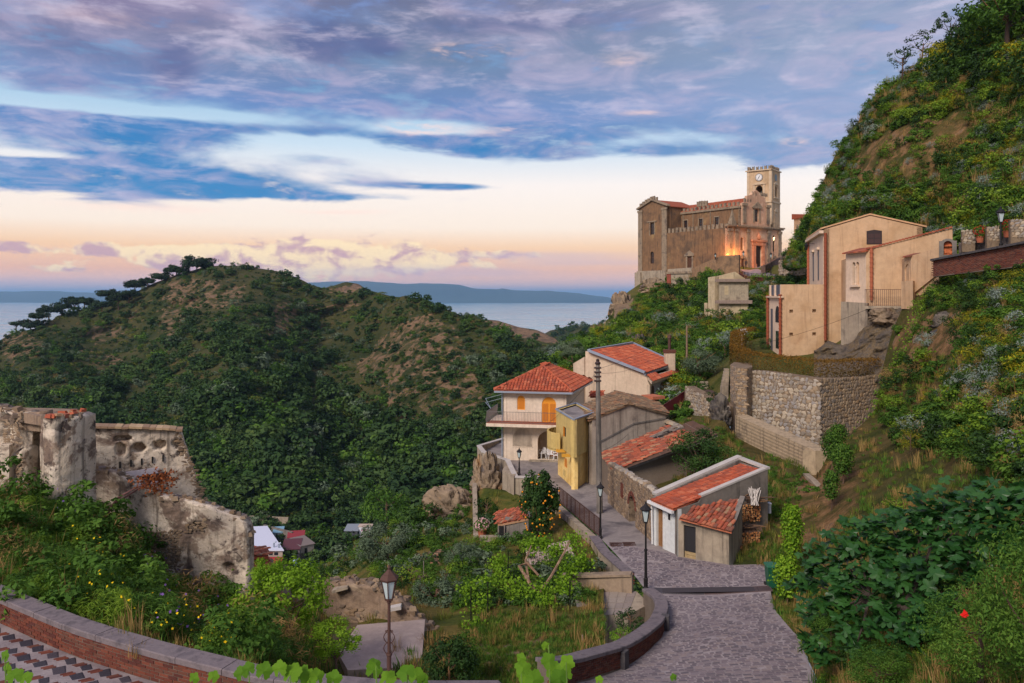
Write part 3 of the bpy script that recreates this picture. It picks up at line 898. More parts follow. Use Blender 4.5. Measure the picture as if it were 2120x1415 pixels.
surf('rubble_mortar', [(112,96,76),(132,114,92),(94,80,66)],1.5, bump=0.6, bscale=10)
surf('rubble', [(150,138,120),(170,156,136)],1.6, piece=[(172,158,134),(150,136,116),(136,130,122),(190,174,148),(158,134,104),(124,112,98),(178,168,152),(144,140,138)], bump=0.5, bscale=9)
surf('dark_rubble', [(122,106,88),(142,124,102)],1.6, piece=[(146,124,98),(122,102,80),(110,98,86),(160,138,110),(132,108,80),(98,84,72)], bump=0.6, bscale=9)
surf('rock', [(84,78,72),(110,102,90),(64,60,58),(122,106,84)],0.5, blotch=[((160,124,76),0.35,0.58,0.72),((70,68,66),0.8,0.56,0.7)], bump=0.9, bscale=2.5, bdist=0.15)
plain('iron', (34,32,32),0.55,0.4)
plain('rusty_iron', (84,58,48),0.7,0.3)
plain('lamp_glass', (176,190,188),0.25)
plain('pale_metal', (150,160,172),0.45,0.3)
surf('old_tile', [(150,92,64),(128,76,56)],2, piece=[(184,96,66),(168,82,58),(150,88,68),(196,118,84),(170,140,106),(128,84,68),(178,88,60),(140,74,56)], bump=0.5, bscale=12)
surf('new_tile', [(176,92,64),(158,82,58)],1.5, blotch=[((140,100,76),1.3,.56,.74),((112,78,62),4.0,.62,.74)], piece=[(184,90,58),(158,76,52),(200,116,82),(168,84,58),(146,80,62),(190,98,64)], bump=0.25, bscale=12)
surf('mossy_tile', [(124,98,72),(100,84,66)],2, piece=[(142,112,82),(116,94,72),(158,130,98),(104,90,74),(150,106,76),(126,110,88),(92,78,64)], bump=0.6, bscale=12)
def lantern_lamp(name, label, loc, H, s=1.0, style=0, group='street lamps'):
	"""iron post (> collar) with a glazed lantern (> glass)"""
	t_ = thing(name, label, 'street lamp', loc, group)
	I = MATS['iron'] if style != 1 else MATS['rusty_iron']
	x, y, z = loc
	top = H - 0.95 * s
	p = MB()
	p.lathe([(0.13 * s, 0),(0.13 * s, 0.12),(0.09 * s, 0.18),(0.10 * s, 0.5),(0.065 * s, 0.56),(0.06 * s, H * 0.45),(0.045 * s, H * 0.46),(0.04 * s, top - 0.05),(0.07 * s, top - 0.02),(0.05 * s, top + 0.04)], loc, 10)
	po = p.build('post', I, t_)
	c = MB()
	c.lathe([(0.075 * s, H * 0.45),(0.085 * s, H * 0.455),(0.075 * s, H * 0.465)], loc, 10)
	c.lathe([(0.10 * s, 0.50),(0.105 * s, 0.53),(0.085 * s, 0.57)], loc, 10)
	c.each('collar', I, po)
	n = 6 if style == 1 else 4
	a0 = 0.5
	f = MB()
	for k in range(n):
		a = a0 + 2 * math.pi * k / n
		ca, sa = math.cos(a), math.sin(a)
		f.beam((x + 0.11 * s * ca, y + 0.11 * s * sa, z + top + 0.06 * s),(x + 0.22 * s * ca, y + 0.22 * s * sa, z + top + 0.58 * s),0.025 * s, 0.025 * s)
		a2 = a0 + 2 * math.pi * (k + 1) / n
		f.beam((x + 0.225 * s * ca, y + 0.225 * s * sa, z + top + 0.58 * s),(x + 0.225 * s * math.cos(a2), y + 0.225 * s * math.sin(a2), z + top + 0.58 * s),0.03 * s, 0.03 * s)
	f.lathe([(0.12 * s, top + 0.02),(0.13 * s, top + 0.06)], loc, n, a0=a0)
	fo = f.build('lantern_frame', I, t_)
	gl = MB()
	gl.lathe([(0.10 * s, top + 0.065 * s),(0.205 * s, top + 0.575 * s)], loc, n, a0=a0)
	gl.build('glass', MATS['lamp_glass'], fo)
	cp = MB()
	cp.lathe([(0.26 * s, top + 0.59 * s),(0.27 * s, top + 0.62 * s),(0.17 * s, top + 0.73 * s),(0.15 * s, top + 0.735 * s),(0.06 * s, top + 0.83 * s),(0.035 * s, top + 0.86 * s),(0.05 * s, top + 0.90 * s),(0.02 * s, top + 0.97 * s)], loc, n * 2 if n == 4 else n, a0=a0)
	cp.build('lantern_cap', I, t_)
	return t_
STONES = []
for k in range(8):
	g = np.random.default_rng(100 + k)
	n = 8
	mbs = MB()
	ang = np.sort(g.uniform(0,2 * np.pi, n) * 0.25 + np.arange(n) * 2 * np.pi / n)
	rr = g.uniform(0.80,1.12, n)
	vs = [(math.cos(a) * r_ * 0.5,-0.0, math.sin(a) * r_ * 0.5) for a, r_ in zip(ang, rr)]
	vs2 = [(math.cos(a) * r_ * 0.40,-0.26 + g.uniform(-0.05,0.05), math.sin(a) * r_ * 0.40) for a, r_ in zip(ang, rr)]
	vs3 = [(0.05 * g.normal(),-0.34,0.05 * g.normal())]
	fs = [(i, (i + 1) % n, n + (i + 1) % n, n + i) for i in range(n)] + [(n + i, n + (i + 1) % n, 2 * n) for i in range(n)]
	mbs.add(vs + vs2 + vs3, fs, 0.0)
	STONES.append((np.array(mbs.v), mbs.f))
def stone_wall_pieces(parent, a, b, poly, size, mat, limit=300, seed=1, squash=0.75, depth=0.5, skip=0.0, biggest_near=None, name='stone'):
	"""field stones set in the face of the wall line a->b inside the (u, z) polygon; the largest as parts, the rest one mesh"""
	g = np.random.default_rng(seed)
	a, b = np.asarray(a, float), np.asarray(b, float)
	L = np.linalg.norm(b - a)
	d = (b - a) / L
	ang = math.atan2(d[1], d[0])
	pu = np.array(poly)
	u0, u1, z0, z1 = pu[:, 0].min(), pu[:, 0].max(), pu[:, 1].min(), pu[:, 1].max()
	items = []
	sx, sz = size, size * squash
	rows = int((z1 - z0) / (sz * 0.93)) + 1
	for r_ in range(rows):
		u = u0 + g.uniform(-0.5,0.5) * sx
		while u < u1:
			w = sx * g.uniform(0.55,1.5)
			uc, zc_ = u + w / 2, z0 + (r_ + 0.5) * sz * 0.93 + g.uniform(-0.22,0.22) * sz
			u += w * 0.96
			if g.random() < skip or not inside(np.array([uc]), np.array([zc_]), poly)[0]: continue
			items.append((uc, zc_, w * 1.1, sz * g.uniform(0.85,1.5), g.integers(0,8), g.uniform(-0.35,0.35)))
	items.sort(key=lambda t_: -t_[2] * t_[3])
	sh = {}
	rest = MB()
	for i, (uc, zc_, w, h, k, rot) in enumerate(items):
		p = np.array([*(a + d * uc), zc_])
		if i < limit:
			if k not in sh:
				me = bpy.data.meshes.new(name)
				me.from_pydata([tuple(q_) for q_ in STONES[k][0]],[], STONES[k][1])
				me.materials.append(mat)
				sh[k] = me
			wlink(name, sh[k], parent, p, (0, rot, ang),(w, min(w, h) * depth, h))
		else:
			V = STONES[k][0] * np.array([w, min(w, h) * depth, h])
			c, s_ = math.cos(rot), math.sin(rot)
			V = np.stack([V[:, 0] * c + V[:, 2] * s_, V[:, 1],-V[:, 0] * s_ + V[:, 2] * c],-1)
			X = V[:, :1] * d[None] + V[:, 1:2] * np.array([[-d[1], d[0]]])
			rest.add(np.concatenate([X, V[:, 2:]],1) + p, STONES[k][1])
	if rest.f:
		rest.build('small_stones', mat, parent, kind='stuff')
_b = MB(); _b.box((0,0,0),(1,1,1), tone=0.0)
def unit_mesh(name, mat, bev=0.06):
	"""a unit block with chamfered outer edges"""
	me = bpy.data.meshes.new(name)
	h, i = 0.5,0.5 - bev
	vs = [(-h, -i, -i),(h, -i, -i),(h, i, -i),(-h, i, -i),(-h, -i, i),(h, -i, i),(h, i, i),(-h, i, i)]
	vs = [(-h, -h + bev, -h),(h, -h + bev, -h),(h, h, -h),(-h, h, -h),(-h, -h + bev, h),(h, -h + bev, h),(h, h, h),(-h, h, h),(-i, -h, -i),(i, -h, -i),(i, -h, i),(-i, -h, i)]
	fs = [(0,3,2,1),(4,5,6,7),(1,2,6,5),(2,3,7,6),(3,0,4,7),(8,9,10,11),(0,1,9,8),(1,5,10,9),(5,4,11,10),(4,0,8,11)]
	me.from_pydata(vs, [], fs)
	me.materials.append(mat)
	return me
BRICK = unit_mesh('brick', MATS['brick'])
def brick_face(parent, path, zb, zt, L=0.25, h=0.062, gap=0.012, depth=0.06, limit=300, seed=2, proud=0.012):
	"""running-bond bricks along a path of (x, y); zb(s), zt(s) heights along the path; outer face on the right of the path"""
	g = random.Random(seed)
	path = np.asarray(path, float)
	seg = np.linalg.norm(np.diff(path, axis=0), axis=1)
	S_ = np.r_[0, np.cumsum(seg)]
	items = []
	s0 = 0.0
	rows = 0
	n = int(S_[-1] / (L + gap))
	maxrows = 40
	for r_ in range(maxrows):
		any_ = False
		for i in range(n + 1):
			s_ = (i + (0.5 if r_ % 2 else 0.0)) * (L + gap) + g.uniform(-0.006,0.006)
			if s_ > S_[-1]: continue
			z = zt(s_) - (r_ + 0.5) * (h + gap)
			if z - h / 2 < zb(s_) - 0.04: continue
			any_ = True
			x = np.interp(s_, S_, path[:, 0]); y = np.interp(s_, S_, path[:, 1])
			k = min(np.searchsorted(S_, s_, 'right') - 1, len(seg) - 1)
			dd = (path[k + 1] - path[k]) / seg[k]
			dz = (zt(s_ + 0.1) - zt(s_ - 0.1)) / 0.2
			items.append((x, y, z, math.atan2(dd[1], dd[0]),-math.atan(dz)))
		if not any_ and r_ > 3: break
	items.sort(key=lambda t_: t_[0] ** 2 + t_[1] ** 2 + t_[2] ** 2)
	rest = MB()
	for i, (x, y, z, a, tl) in enumerate(items):
		off = proud + g.uniform(-0.006,0.006)
		c = np.array([x + math.sin(a) * (off - depth / 2), y - math.cos(a) * (off - depth / 2), z])
		if i < limit:
			wlink('brick', BRICK, parent, c, (0, tl, a),(L * g.uniform(0.95,1.0), depth, h * g.uniform(0.92,1.02)))
		else:
			rest.box(c, (L * 0.97, depth, h), rz=a)
	if rest.f:
		rest.build('far_bricks', MATS['brick'], parent, kind='stuff')
# ================================================================ the church on its spur
ch = Fr((43.4,160.0), math.degrees(math.atan2(0.545,0.84)))
church = thing('church', 'old stone church with square clock tower and crenellated walls above the sea', 'church', ch.q(8,12,5.0))
pl, st_, fp, tp_, tt = MATS['church_plaster'], MATS['church_stone'], MATS['facade_plaster'], MATS['tower_plaster'], MATS['tower_trim']
GZ = 5.4
# aisle wall facing the valley
w = MB()
a, b = ch.p(0,17.3), ch.p(0,0)
ua = lambda v: 17.3 - v
w.awall(a, b, 2.0,13.4,[(ua(11.2), ua(9.9), GZ, 8.0)], t=0.7)
w.prism(ch.rect(0.7,4.3,0.2,17.2),2.0,13.2)
aisle = w.build('aisle_wall', pl, church)
dr = MB().slab(a, b, rect_pts(ua(11.2), ua(9.9), GZ, 8.0),0.12,0.2).build('side_door', MATS['brown_wood'], church)
s_ = MB()
for u0, u1 in ((ua(11.6), ua(11.2)),(ua(9.9), ua(9.5))): s_.slab(a, b, rect_pts(u0, u1, GZ, 8.1),-0.12,0.05)
s_.slab(a, b, rect_pts(ua(11.9), ua(9.2),8.1,8.5),-0.25,0.05)
s_.slab(a, b, [(ua(11.9),8.5),(ua(9.2),8.5),(ua(10.55),9.3)],-0.2,0.05)
s_.each('door_surround', st_, dr)
# swallow-tailed merlons
def merlon_me(mat, w_=0.62, h=1.0, t_=0.35):
	m_ = MB()
	pts = [(-w_ / 2,0),(w_ / 2,0),(w_ / 2, h),(w_ / 4, h * 0.9),(0, h * 0.62),(-w_ / 4, h * 0.9),(-w_ / 2, h)]
	m_.slab((0,0),(1,0), pts, 0, t_)
	me = bpy.data.meshes.new('merlon')
	me.from_pydata(m_.v, [], m_.f)
	me.materials.append(mat)
	return me
ML = merlon_me(st_)
def merlons(a, b, z, n, parent, s=1.0, zs=None, jit=0.1):
	a, b = np.asarray(a, float), np.asarray(b, float)
	an = math.atan2(b[1] - a[1], b[0] - a[0])
	for k in range(n):
		f_ = (k + 0.5) / n
		q_ = a + (b - a) * f_
		zz = z if zs is None else zs(f_)
		wlink('merlon', ML, parent, (q_[0], q_[1], zz),(0, rnd.uniform(-0.03,0.03), an),(s * rnd.uniform(0.9,1.05), s, s * rnd.uniform(1 - jit, 1 + jit)))
merlons(a, b, 13.38,15, church)
# transept with its gable
w = MB()
a, b = ch.p(0,26.5), ch.p(0,17.3)
ut = lambda v: 26.5 - v
w.awall(a, b, 5.0,19.4,[(ut(22.7), ut(21.4),13.4,16.0),(ut(22.6), ut(21.5),6.9,9.6, 'a')], t=0.7, top=[(4.6,21.1)])
w.wall(ch.p(0,17.3), ch.p(9,17.3),5.0,19.3, t=0.5)
w.wall(ch.p(9,26.5), ch.p(0,26.5),5.0,19.3, t=0.5)
w.build('transept_wall', pl, church)
q_ = MB()
for v0, v1 in ((26.5,25.2),(18.8,17.3)):
	q_.slab(a, b, rect_pts(ut(v0), ut(v1),5.2,18.6),-0.22,0.0)
	q_.slab(a, b, rect_pts(ut(v0) - (0.15 if v0 > 20 else 0.1), ut(v1) + 0.12,18.6,19.1),-0.34,0.0)
q_.each('pilaster', st_, church)
q_ = MB()
for k in range(2):
	aa, bb = ((0,19.3),(4.6,21.0)) if k == 0 else ((4.6,21.0),(9.2,19.3))
	q_.slab(a, b, [(aa[0] - (0.4 if k == 0 else 0), aa[1]),(bb[0] + (0.4 if k else 0), bb[1]),(bb[0] + (0.4 if k else 0), bb[1] + 0.38),(aa[0] - (0.4 if k == 0 else 0), aa[1] + 0.38)],-0.4,0.5)
q_.slab(a, b, rect_pts(ut(23.6), ut(20.5),16.2,16.45),-0.2,0.0)
for u_ in (ut(22.95), ut(21.15) - 0.22): q_.slab(a, b, rect_pts(u_, u_ + 0.22,13.2,16.2),-0.08,0.0)
q_.each('cornice', st_, church)
window(church, a, b, ut(22.7), ut(21.4),13.4,16.0, w=0.25)
window(church, a, b, ut(22.6), ut(21.5),6.9,9.6, w=0.25, arch=True)
merlons(ch.p(-0.1,26.3), ch.p(-0.1,22.0),0,5, church, 0.9, lambda f_: 19.7 + 1.6 * f_)
merlons(ch.p(-0.1,22.0), ch.p(-0.1,20.2),0,2, church, 0.9, lambda f_: 21.3 - 0.6 * f_)
w = MB()
w.prism(ch.rect(-0.45,1.2,17.4,26.7),-1.5,5.3)
w.prism([ch.p(-0.9,25.0), ch.p(-0.45,25.0), ch.p(-0.45,26.9), ch.p(-0.9,26.9)],-2,5.0)
w.build('plinth', MATS['concrete'], church)
# nave
w = MB()
a, b = ch.p(4.2,17.3), ch.p(4.2,0.3)
hs = [(17.3 - v - 0.55,17.3 - v + 0.55,14.3,16.3) for v in (15.9,11.4,6.9)]
w.awall(a, b, 12.9,18.0, hs, t=0.6)
w.wall(ch.p(12.5,0.3), ch.p(12.5,27),5.0,18.0, t=0.5)
w.wall(ch.p(12.5,27), ch.p(4.2,27),5.0,18.0, t=0.5)
w.build('nave_wall', pl, church)
q_ = MB()
for h in hs:
	window(church, a, b, h[0], h[1], h[2], h[3], w=0.2)
	for u_ in (h[0] - 0.2, h[1]): q_.slab(a, b, rect_pts(u_, u_ + 0.2, h[2] - 0.1, h[3] + 0.2),-0.06,0.0)
	q_.slab(a, b, rect_pts(h[0], h[1], h[3], h[3] + 0.2),-0.06,0.0)
q_.slab(a, b, rect_pts(0,17,17.7,18.15),-0.3,0.0)
for v in (0.8,8.6,13.6,16.6): q_.beam(ch.q(4.1, v, 13.2), ch.q(4.1, v, 17.7),0.16,0.16)
q_.each('nave_trim', st_, church)
merlons(ch.p(4.15,17.0), ch.p(4.15,0.6),18.1,14, church, 0.9)
merlons(ch.p(4.15,12.6), ch.p(4.15,9.6),19.0,4, church, 1.1)
for nm, ev, rg in (('nave_roof', 4.0,8.35),('nave_roof', 12.7,8.35)):
	m_ = MB()
	m_.add([ch.q(ev, 0.3,18.05), ch.q(ev, 27,18.05), ch.q(rg, 27,20.1), ch.q(rg, 0.3,20.1), ch.q(ev, 0.3,17.95), ch.q(ev, 27,17.95), ch.q(rg, 27,20.0), ch.q(rg, 0.3,20.0)],
		   [(0,1,2,3),(7,6,5,4),(0,4,5,1),(1,5,6,2),(2,6,7,3),(3,7,4,0)])
	ro = m_.build(nm, MATS['terracotta'], church)
	if ev < 8:
		tl = MB()
		ux = np.array([*ch.v, 0]); sl = np.array([*(ch.u * (rg - ev)),2.05]); sl /= np.linalg.norm(sl)
		roof_tiles(tl, ch.q(ev, 0.6,18.07), ux, sl, 66,9, L=0.6, Wd=0.40, seed=8, seg=2)
		tl.build('roof_tiles', MATS['terracotta'], ro, kind='stuff')
m_ = MB()
for v0, v1 in ((17.0,21.9),(26.8,21.9)):
	m_.add([ch.q(0.4, v0,19.35), ch.q(9, v0,19.35), ch.q(9, v1,21.2), ch.q(0.4, v1,21.2), ch.q(0.4, v0,19.2), ch.q(9, v0,19.2), ch.q(9, v1,21.05), ch.q(0.4, v1,21.05)],
		   [(0,1,2,3),(7,6,5,4),(0,4,5,1),(1,5,6,2),(2,6,7,3),(3,7,4,0)])
m_.build('transept_roof', MATS['terracotta'], church)
# facade
a, b = ch.p(0,0), ch.p(16.2,0)
w = MB()
fh = [(8.05,9.95, GZ, 10.0),(3.6,4.5,9.0,11.6, 'a'),(13.5,14.3,9.0,11.4, 'a')]
w.awall(a, b, 2.5,14.0, fh, t=0.8, reveal=0.3)
w.awall(ch.p(4.2,0), ch.p(12.5,0),14.0,18.6,[(3.6,4.8,15.0,17.6)], t=0.7, reveal=0.25, top=[(1.2,19.0),(1.5,20.2),(2.8,20.5),(3.2,21.1),(4.2,21.6),(5.2,21.1),(5.6,20.5),(6.9,20.2),(7.2,19.0)])
w.prism(ch.rect(12.5,16.0,0.8,10),2.5,13.0)
fac = w.build('facade_wall', fp, church)
q_ = MB()
for u0, u1 in ((0.05,1.1),(1.9,2.9),(5.4,6.2),(11.8,12.6),(15.2,16.15)):
	q_.slab(a, b, rect_pts(u0, u1, GZ, 13.3),-0.22,0.0)
	q_.slab(a, b, rect_pts(u0 - 0.12, u1 + 0.12,12.7,13.3),-0.32,0.0)
	q_.slab(a, b, rect_pts(u0 - 0.12, u1 + 0.12, GZ - 0.6, GZ + 0.7),-0.34,0.0)
for u0, u1 in ((4.3,5.2),(11.5,12.4)):
	q_.slab(a, b, rect_pts(u0, u1,14.6,18.4),-0.2,0.0)
	q_.slab(a, b, rect_pts(u0 - 0.25, u1 + 0.25,18.1,18.6),-0.4,0.0)
q_.each('pilaster', st_, church)
q_ = MB()
q_.slab(a, b, rect_pts(-0.4,16.6,13.5,13.75),-0.4,0.0); q_.slab(a, b, rect_pts(-0.6,16.8,13.75,14.05),-0.6,0.3)
q_.slab(a, b, rect_pts(7.1,10.1 - 0.1,17.75,18.0),-0.3,0.0); q_.slab(a, b, [(7.0,18.0),(10.1,18.0),(8.55,19.1)],-0.3,0.0)
for u0 in (7.4,9.25): q_.slab(a, b, rect_pts(u0, u0 + 0.35,14.8,17.75),-0.12,0.0)
q_.each('cornice', st_, church)
window(church, ch.p(4.2,0), ch.p(12.5,0),3.6,4.8,15.0,17.6, w=0.25, bars=1)
for h in fh[1:]: window(church, a, b, h[0], h[1], h[2], h[3], w=0.3, arch=True)
door = MB().slab(a, b, rect_pts(8.05,9.95, GZ, 10.0),0.30,0.36).build('door', plain('door_dark', (32,24,22),0.7), church)
q_ = MB()
for u0, u1 in ((7.2,8.05),(9.95,10.8)):
	q_.slab(a, b, rect_pts(u0, u1, GZ, 10.1),-0.25,0.0); q_.slab(a, b, rect_pts(u0 - 0.1, u1 + 0.1, GZ, GZ + 0.9),-0.4,0.0)
q_.slab(a, b, rect_pts(7.0,11.0,10.1,10.9),-0.3,0.0); q_.slab(a, b, rect_pts(6.7,11.3,10.9,11.25),-0.5,0.0)
q_.lathe([(0.1,11.3),(0.35,11.5),(0.4,12.1),(0.15,12.5),(0.1,12.8)], ch.q(9,-0.15,0),8)
q_.build('portal', surf('portal_stone', [(200,140,104),(184,122,90),(210,156,122)],0.8), door)
for u0 in (3.3,13.2):
	sd_ = MB().slab(a, b, rect_pts(u0 + 0.4, u0 + 1.2, GZ, 7.2),-0.06,0.0).build('side_door', MATS['brown_wood'], church)
	s_ = MB(); s_.slab(a, b, rect_pts(u0 + 0.15, u0 + 0.4, GZ, 7.3),-0.15,0.0); s_.slab(a, b, rect_pts(u0 + 1.2, u0 + 1.45, GZ, 7.3),-0.15,0.0)
	s_.slab(a, b, rect_pts(u0 - 0.1, u0 + 1.7,7.3,7.55),-0.3,0.0); s_.slab(a, b, [(u0 - 0.1,7.55),(u0 + 1.7,7.55),(u0 + 0.8,8.2)],-0.25,0.0)
	s_.each('door_surround', st_, sd_)
for u_, z1 in ((1.5,17.2),(14.6,17.6)):
	m_ = MB(); q0 = ch.p(u_, 0.3)
	m_.box((q0[0], q0[1],14.4),(1.3,1.0,0.8), rz=R(33)); m_.box((q0[0], q0[1],14.8 + (z1 - 14.8) / 2),(1.1,0.8, z1 - 14.8), rz=R(33), taper=0.08)
	m_.each('pinnacle', st_, church)
for pp, zz in ((0.2,18.9),(0.5,20.4),(0.8,20.4)):
	merlons(ch.p(4.2 + 8.3 * (pp - 0.15),0), ch.p(4.2 + 8.3 * (pp + 0.15),0), zz, 3, church, 0.75)
# clock tower
N = np.array([56.0,172.0]); A5 = 5.4
rd, ld = np.array([0.6,0.8]), np.array([-0.8,0.6])
Lc, Rc = N + ld * A5, N + rd * A5
Bc = Lc + rd * A5
w = MB()
w.awall(Lc, N, 20.0,27.0,[(1.95,3.45,21.4,23.7, 'a')], t=0.5, reveal=0.4)
w.awall(N, Rc, 20.0,27.0,[(1.95,3.45,21.4,23.7, 'a')], t=0.5, reveal=0.4)
w.wall(Rc, Bc, 20.0,27.0, t=0.5); w.wall(Bc, Lc, 20.0,27.0, t=0.5)
w.prism([N, Rc, Bc, Lc],3.0,20.0)
w.prism([N + ld * .5 + rd * .5, Rc + ld * .5 - rd * .5, Bc - rd * .5 - ld * .5, Lc + rd * .5 - ld * .5],26.4,26.9)
tow = w.build('tower_wall', tp_, church)
q_ = MB()
for (p0, p1) in ((Lc, N),(N, Rc)):
	for z0, z1, pr in ((26.9,27.15,0.3),(19.9,20.25,0.22),(13.9,14.2,0.22)):
		q_.slab(p0, p1, rect_pts(-pr, A5 + pr, z0, z1),-pr, 0.0)
	for u0, u1 in ((0.0,0.55),(A5 - 0.55, A5)):
		for z0, z1 in ((5,13.9),(14.2,19.9),(20.25,26.9)): q_.slab(p0, p1, rect_pts(u0, u1, z0, z1),-0.08,0.0)
	q_.slab(p0, p1, rect_pts(1.4,1.8,21.2,23.9),-0.16,0.0); q_.slab(p0, p1, rect_pts(3.6,4.0,21.2,23.9),-0.16,0.0)
	q_.slab(p0, p1, rect_pts(1.3,4.1,23.9,24.1),-0.25,0.0); q_.slab(p0, p1,[(1.3,24.1),(4.1,24.1),(2.7,24.6)],-0.2,0.0)
	q_.slab(p0, p1, rect_pts(1.3,4.1,20.9,21.2),-0.25,0.0)
q_.slab(N, Rc, rect_pts(1.7,3.7,18.0,18.2),-0.25,0.0); q_.slab(N, Rc, [(1.7,18.2),(3.7,18.2),(2.7,18.8)],-0.2,0.0)
q_.each('tower_trim', tt, church)
MB().slab(N, Rc, arch_pts(2.2,3.2,15.2,17.6),-0.04,0.02).build('tower_window', GLASS, church)
ck = MB(); ck.slab(Lc, N, [(2.7 + 0.85 * math.cos(k * math.pi / 10),25.5 + 0.85 * math.sin(k * math.pi / 10)) for k in range(20)],-0.12,0.0)
cko = ck.build('clock', plain('clock_rim', (120,110,100),0.7), church)
ck = MB(); ck.slab(Lc, N, [(2.7 + 0.72 * math.cos(k * math.pi / 10),25.5 + 0.72 * math.sin(k * math.pi / 10)) for k in range(20)],-0.16,-0.12)
ck.build('clock_face', plain('clock_white', (220,220,216),0.6), cko)
ck = MB()
for k in range(12):
	an = k * math.pi / 6; c_, s2 = math.cos(an), math.sin(an)
	ck.slab(Lc, N, [(2.7 + c_ * r_ + -s2 * o, 25.5 + s2 * r_ + c_ * o) for r_, o in ((0.54,-0.035),(0.68,-0.035),(0.68,0.035),(0.54,0.035))],-0.18,-0.16)
for an, ln in ((math.pi / 2 - 0.55,0.42),(math.pi / 2 - 3.67,0.55)):
	c_, s2 = math.cos(an), math.sin(an)
	ck.slab(Lc, N, [(2.7 + c_ * r_ - s2 * o, 25.5 + s2 * r_ + c_ * o) for r_, o in ((-0.1,-0.05),(ln, -0.03),(ln, 0.03),(-0.1,0.05))],-0.20,-0.18)
ck.each('clock_hand', MATS['iron'], cko)
ck = MB(); ck.slab(N, Rc, [(2.7 + 0.75 * math.cos(k * math.pi / 10),25.5 + 0.75 * math.sin(k * math.pi / 10)) for k in range(20)],-0.08,0.0)
ck.build('round_plate', plain('verdigris', (104,122,128),0.6), church)
bl = MB(); cc = (N + Bc) / 2 + np.array([-0.6,-0.9])
bl.lathe([(0.62,0),(0.55,0.12),(0.40,0.5),(0.34,0.8),(0.15,0.95),(0.08,1.2)],(cc[0], cc[1],21.9),10)
bl.lathe([(0.42,0),(0.37,0.1),(0.27,0.35),(0.2,0.6),(0.06,0.8)],(cc[0] + 0.9, cc[1] - 0.5,21.8),10)
bl.beam((cc[0] - 2, cc[1] + 1.5,23.2),(cc[0] + 2, cc[1] - 1.5,23.2),0.15,0.15)
bl.each('bell', plain('bronze', (52,50,44),0.5,0.6), church)
for p0, p1 in ((Lc, N),(N, Rc),(Rc, Bc),(Bc, Lc)): merlons(p0, p1,27.1,6, church, 0.85)
# lower retaining blocks under the church
rt = thing('retaining_wall', 'grey plastered retaining block with red brick corner under the church', 'retaining wall', P(1400,630,166))
w = MB()
a, b = XY(1382,167.5), XY(1433,163)
nb = np.array([0.2,0.95])
w.prism([a, b, b + nb * 5, a + nb * 5],-4.0,[5.3,5.5,5.5,5.3])
w.build('wall_body', MATS['concrete'], rt)
MB().slab(a, b, rect_pts(-0.1,0.9,-4,4.6),-0.12,0.4).build('brick_corner', surf('red_brick_far', [(150,78,60),(126,66,52)],2), rt)
c_ = MB(); c_.slab(a, b, rect_pts(-0.2,6.3,4.3,4.75),-0.25,0.0); c_.slab(a, b, rect_pts(0.9,3.2,-0.6,-0.3),-0.2,0.0)
c_.each('ledge', st_, rt)
pw = thing('parapet_wall', 'brown plastered parapet wall rising to the church square', 'wall', P(1470,550,156))
w = MB()
p0, p1, p2 = XY(1432,163), XY(1490,156), XY(1530,153.5)
w.wall(p0, p1,-3, ZZ(556,163), t=0.6, top=[(np.linalg.norm(p1 - p0), ZZ(531,156))])
w.wall(p1, p2,-3, ZZ(531,156), t=0.6, top=[(np.linalg.norm(p2 - p1), ZZ(528,153.5))])
w.build('wall_body', surf('brown_render', [(126,100,76),(148,118,88),(104,86,68)],0.6, streak=((80,66,54),0.6)), pw)
# church square, its lane and walls
pave = surf('square_paving', [(120,112,118),(138,128,132),(104,98,106)],0.5, bump=0.3)
sq = MB()
ring = [P(1528,556,163), P(1545,566,151), P(1560,571,145), P(1620,570.5,146), P(1668,571,146), P(1640,560,160), P(1625,545,178), P(1600,545,172), P(1560,553,168)]
sq.add([tuple(p) for p in ring] + [tuple(p - np.array([0,0,1.0])) for p in ring],[list(range(len(ring)))] + [(i, len(ring) + i, len(ring) + (i + 1) % len(ring),(i + 1) % len(ring)) for i in range(len(ring))])
sq.build('church_square', pave, kind='structure')
rw = thing('curved_wall', 'brick faced curved retaining wall with railing below the church square', 'wall', P(1600,590,144))
w = MB(); rl = MB()
cv = [XY(1530,154), XY(1541,148.5), XY(1556,144.5), XY(1600,143), XY(1640,142.5), XY(1690,141)]
zt_ = [ZZ(562,154), ZZ(569,148.5), ZZ(572.5,144.5), ZZ(574,143), ZZ(574,142.5), ZZ(574,141)]
for k in range(len(cv) - 1):
	w.wall(cv[k], cv[k + 1],-6, min(zt_[k], zt_[k + 1]), t=0.5)
w.build('wall_body', MATS['dark_rubble'], rw)
w = MB()
for k in range(len(cv) - 1):
	w.slab(cv[k], cv[k + 1],[(0, zt_[k] - 1.6),(np.linalg.norm(cv[k + 1] - cv[k]), zt_[k + 1] - 1.6),(np.linalg.norm(cv[k + 1] - cv[k]), zt_[k + 1] - 0.1),(0, zt_[k] - 0.1)],-0.1,0.0)
w.build('brick_band', MATS['brick'], rw)
for k in range(1, len(cv) - 1):
	n_ = max(2, int(np.linalg.norm(cv[k + 1] - cv[k]) / 1.6))
	for j in range(n_):
		f_ = j / n_
		q0 = cv[k] * (1 - f_) + cv[k + 1] * f_; z0 = zt_[k] * (1 - f_) + zt_[k + 1] * f_
		rl.beam((*q0, z0 - 1.5),(*q0, z0 + 0.55),0.07,0.07)
	rl.beam((*cv[k], zt_[k] + 0.5),(*cv[k + 1], zt_[k + 1] + 0.5),0.06,0.06)
rl.build('railing', MATS['iron'], rw)
lw = thing('lane_wall', 'low dark wall curving up beside the church lane', 'wall', P(1590,560,150))
w = MB()
lc = [XY(1576,155), XY(1580,150), XY(1592,153), XY(1605,160), XY(1620,172), XY(1626,180)]
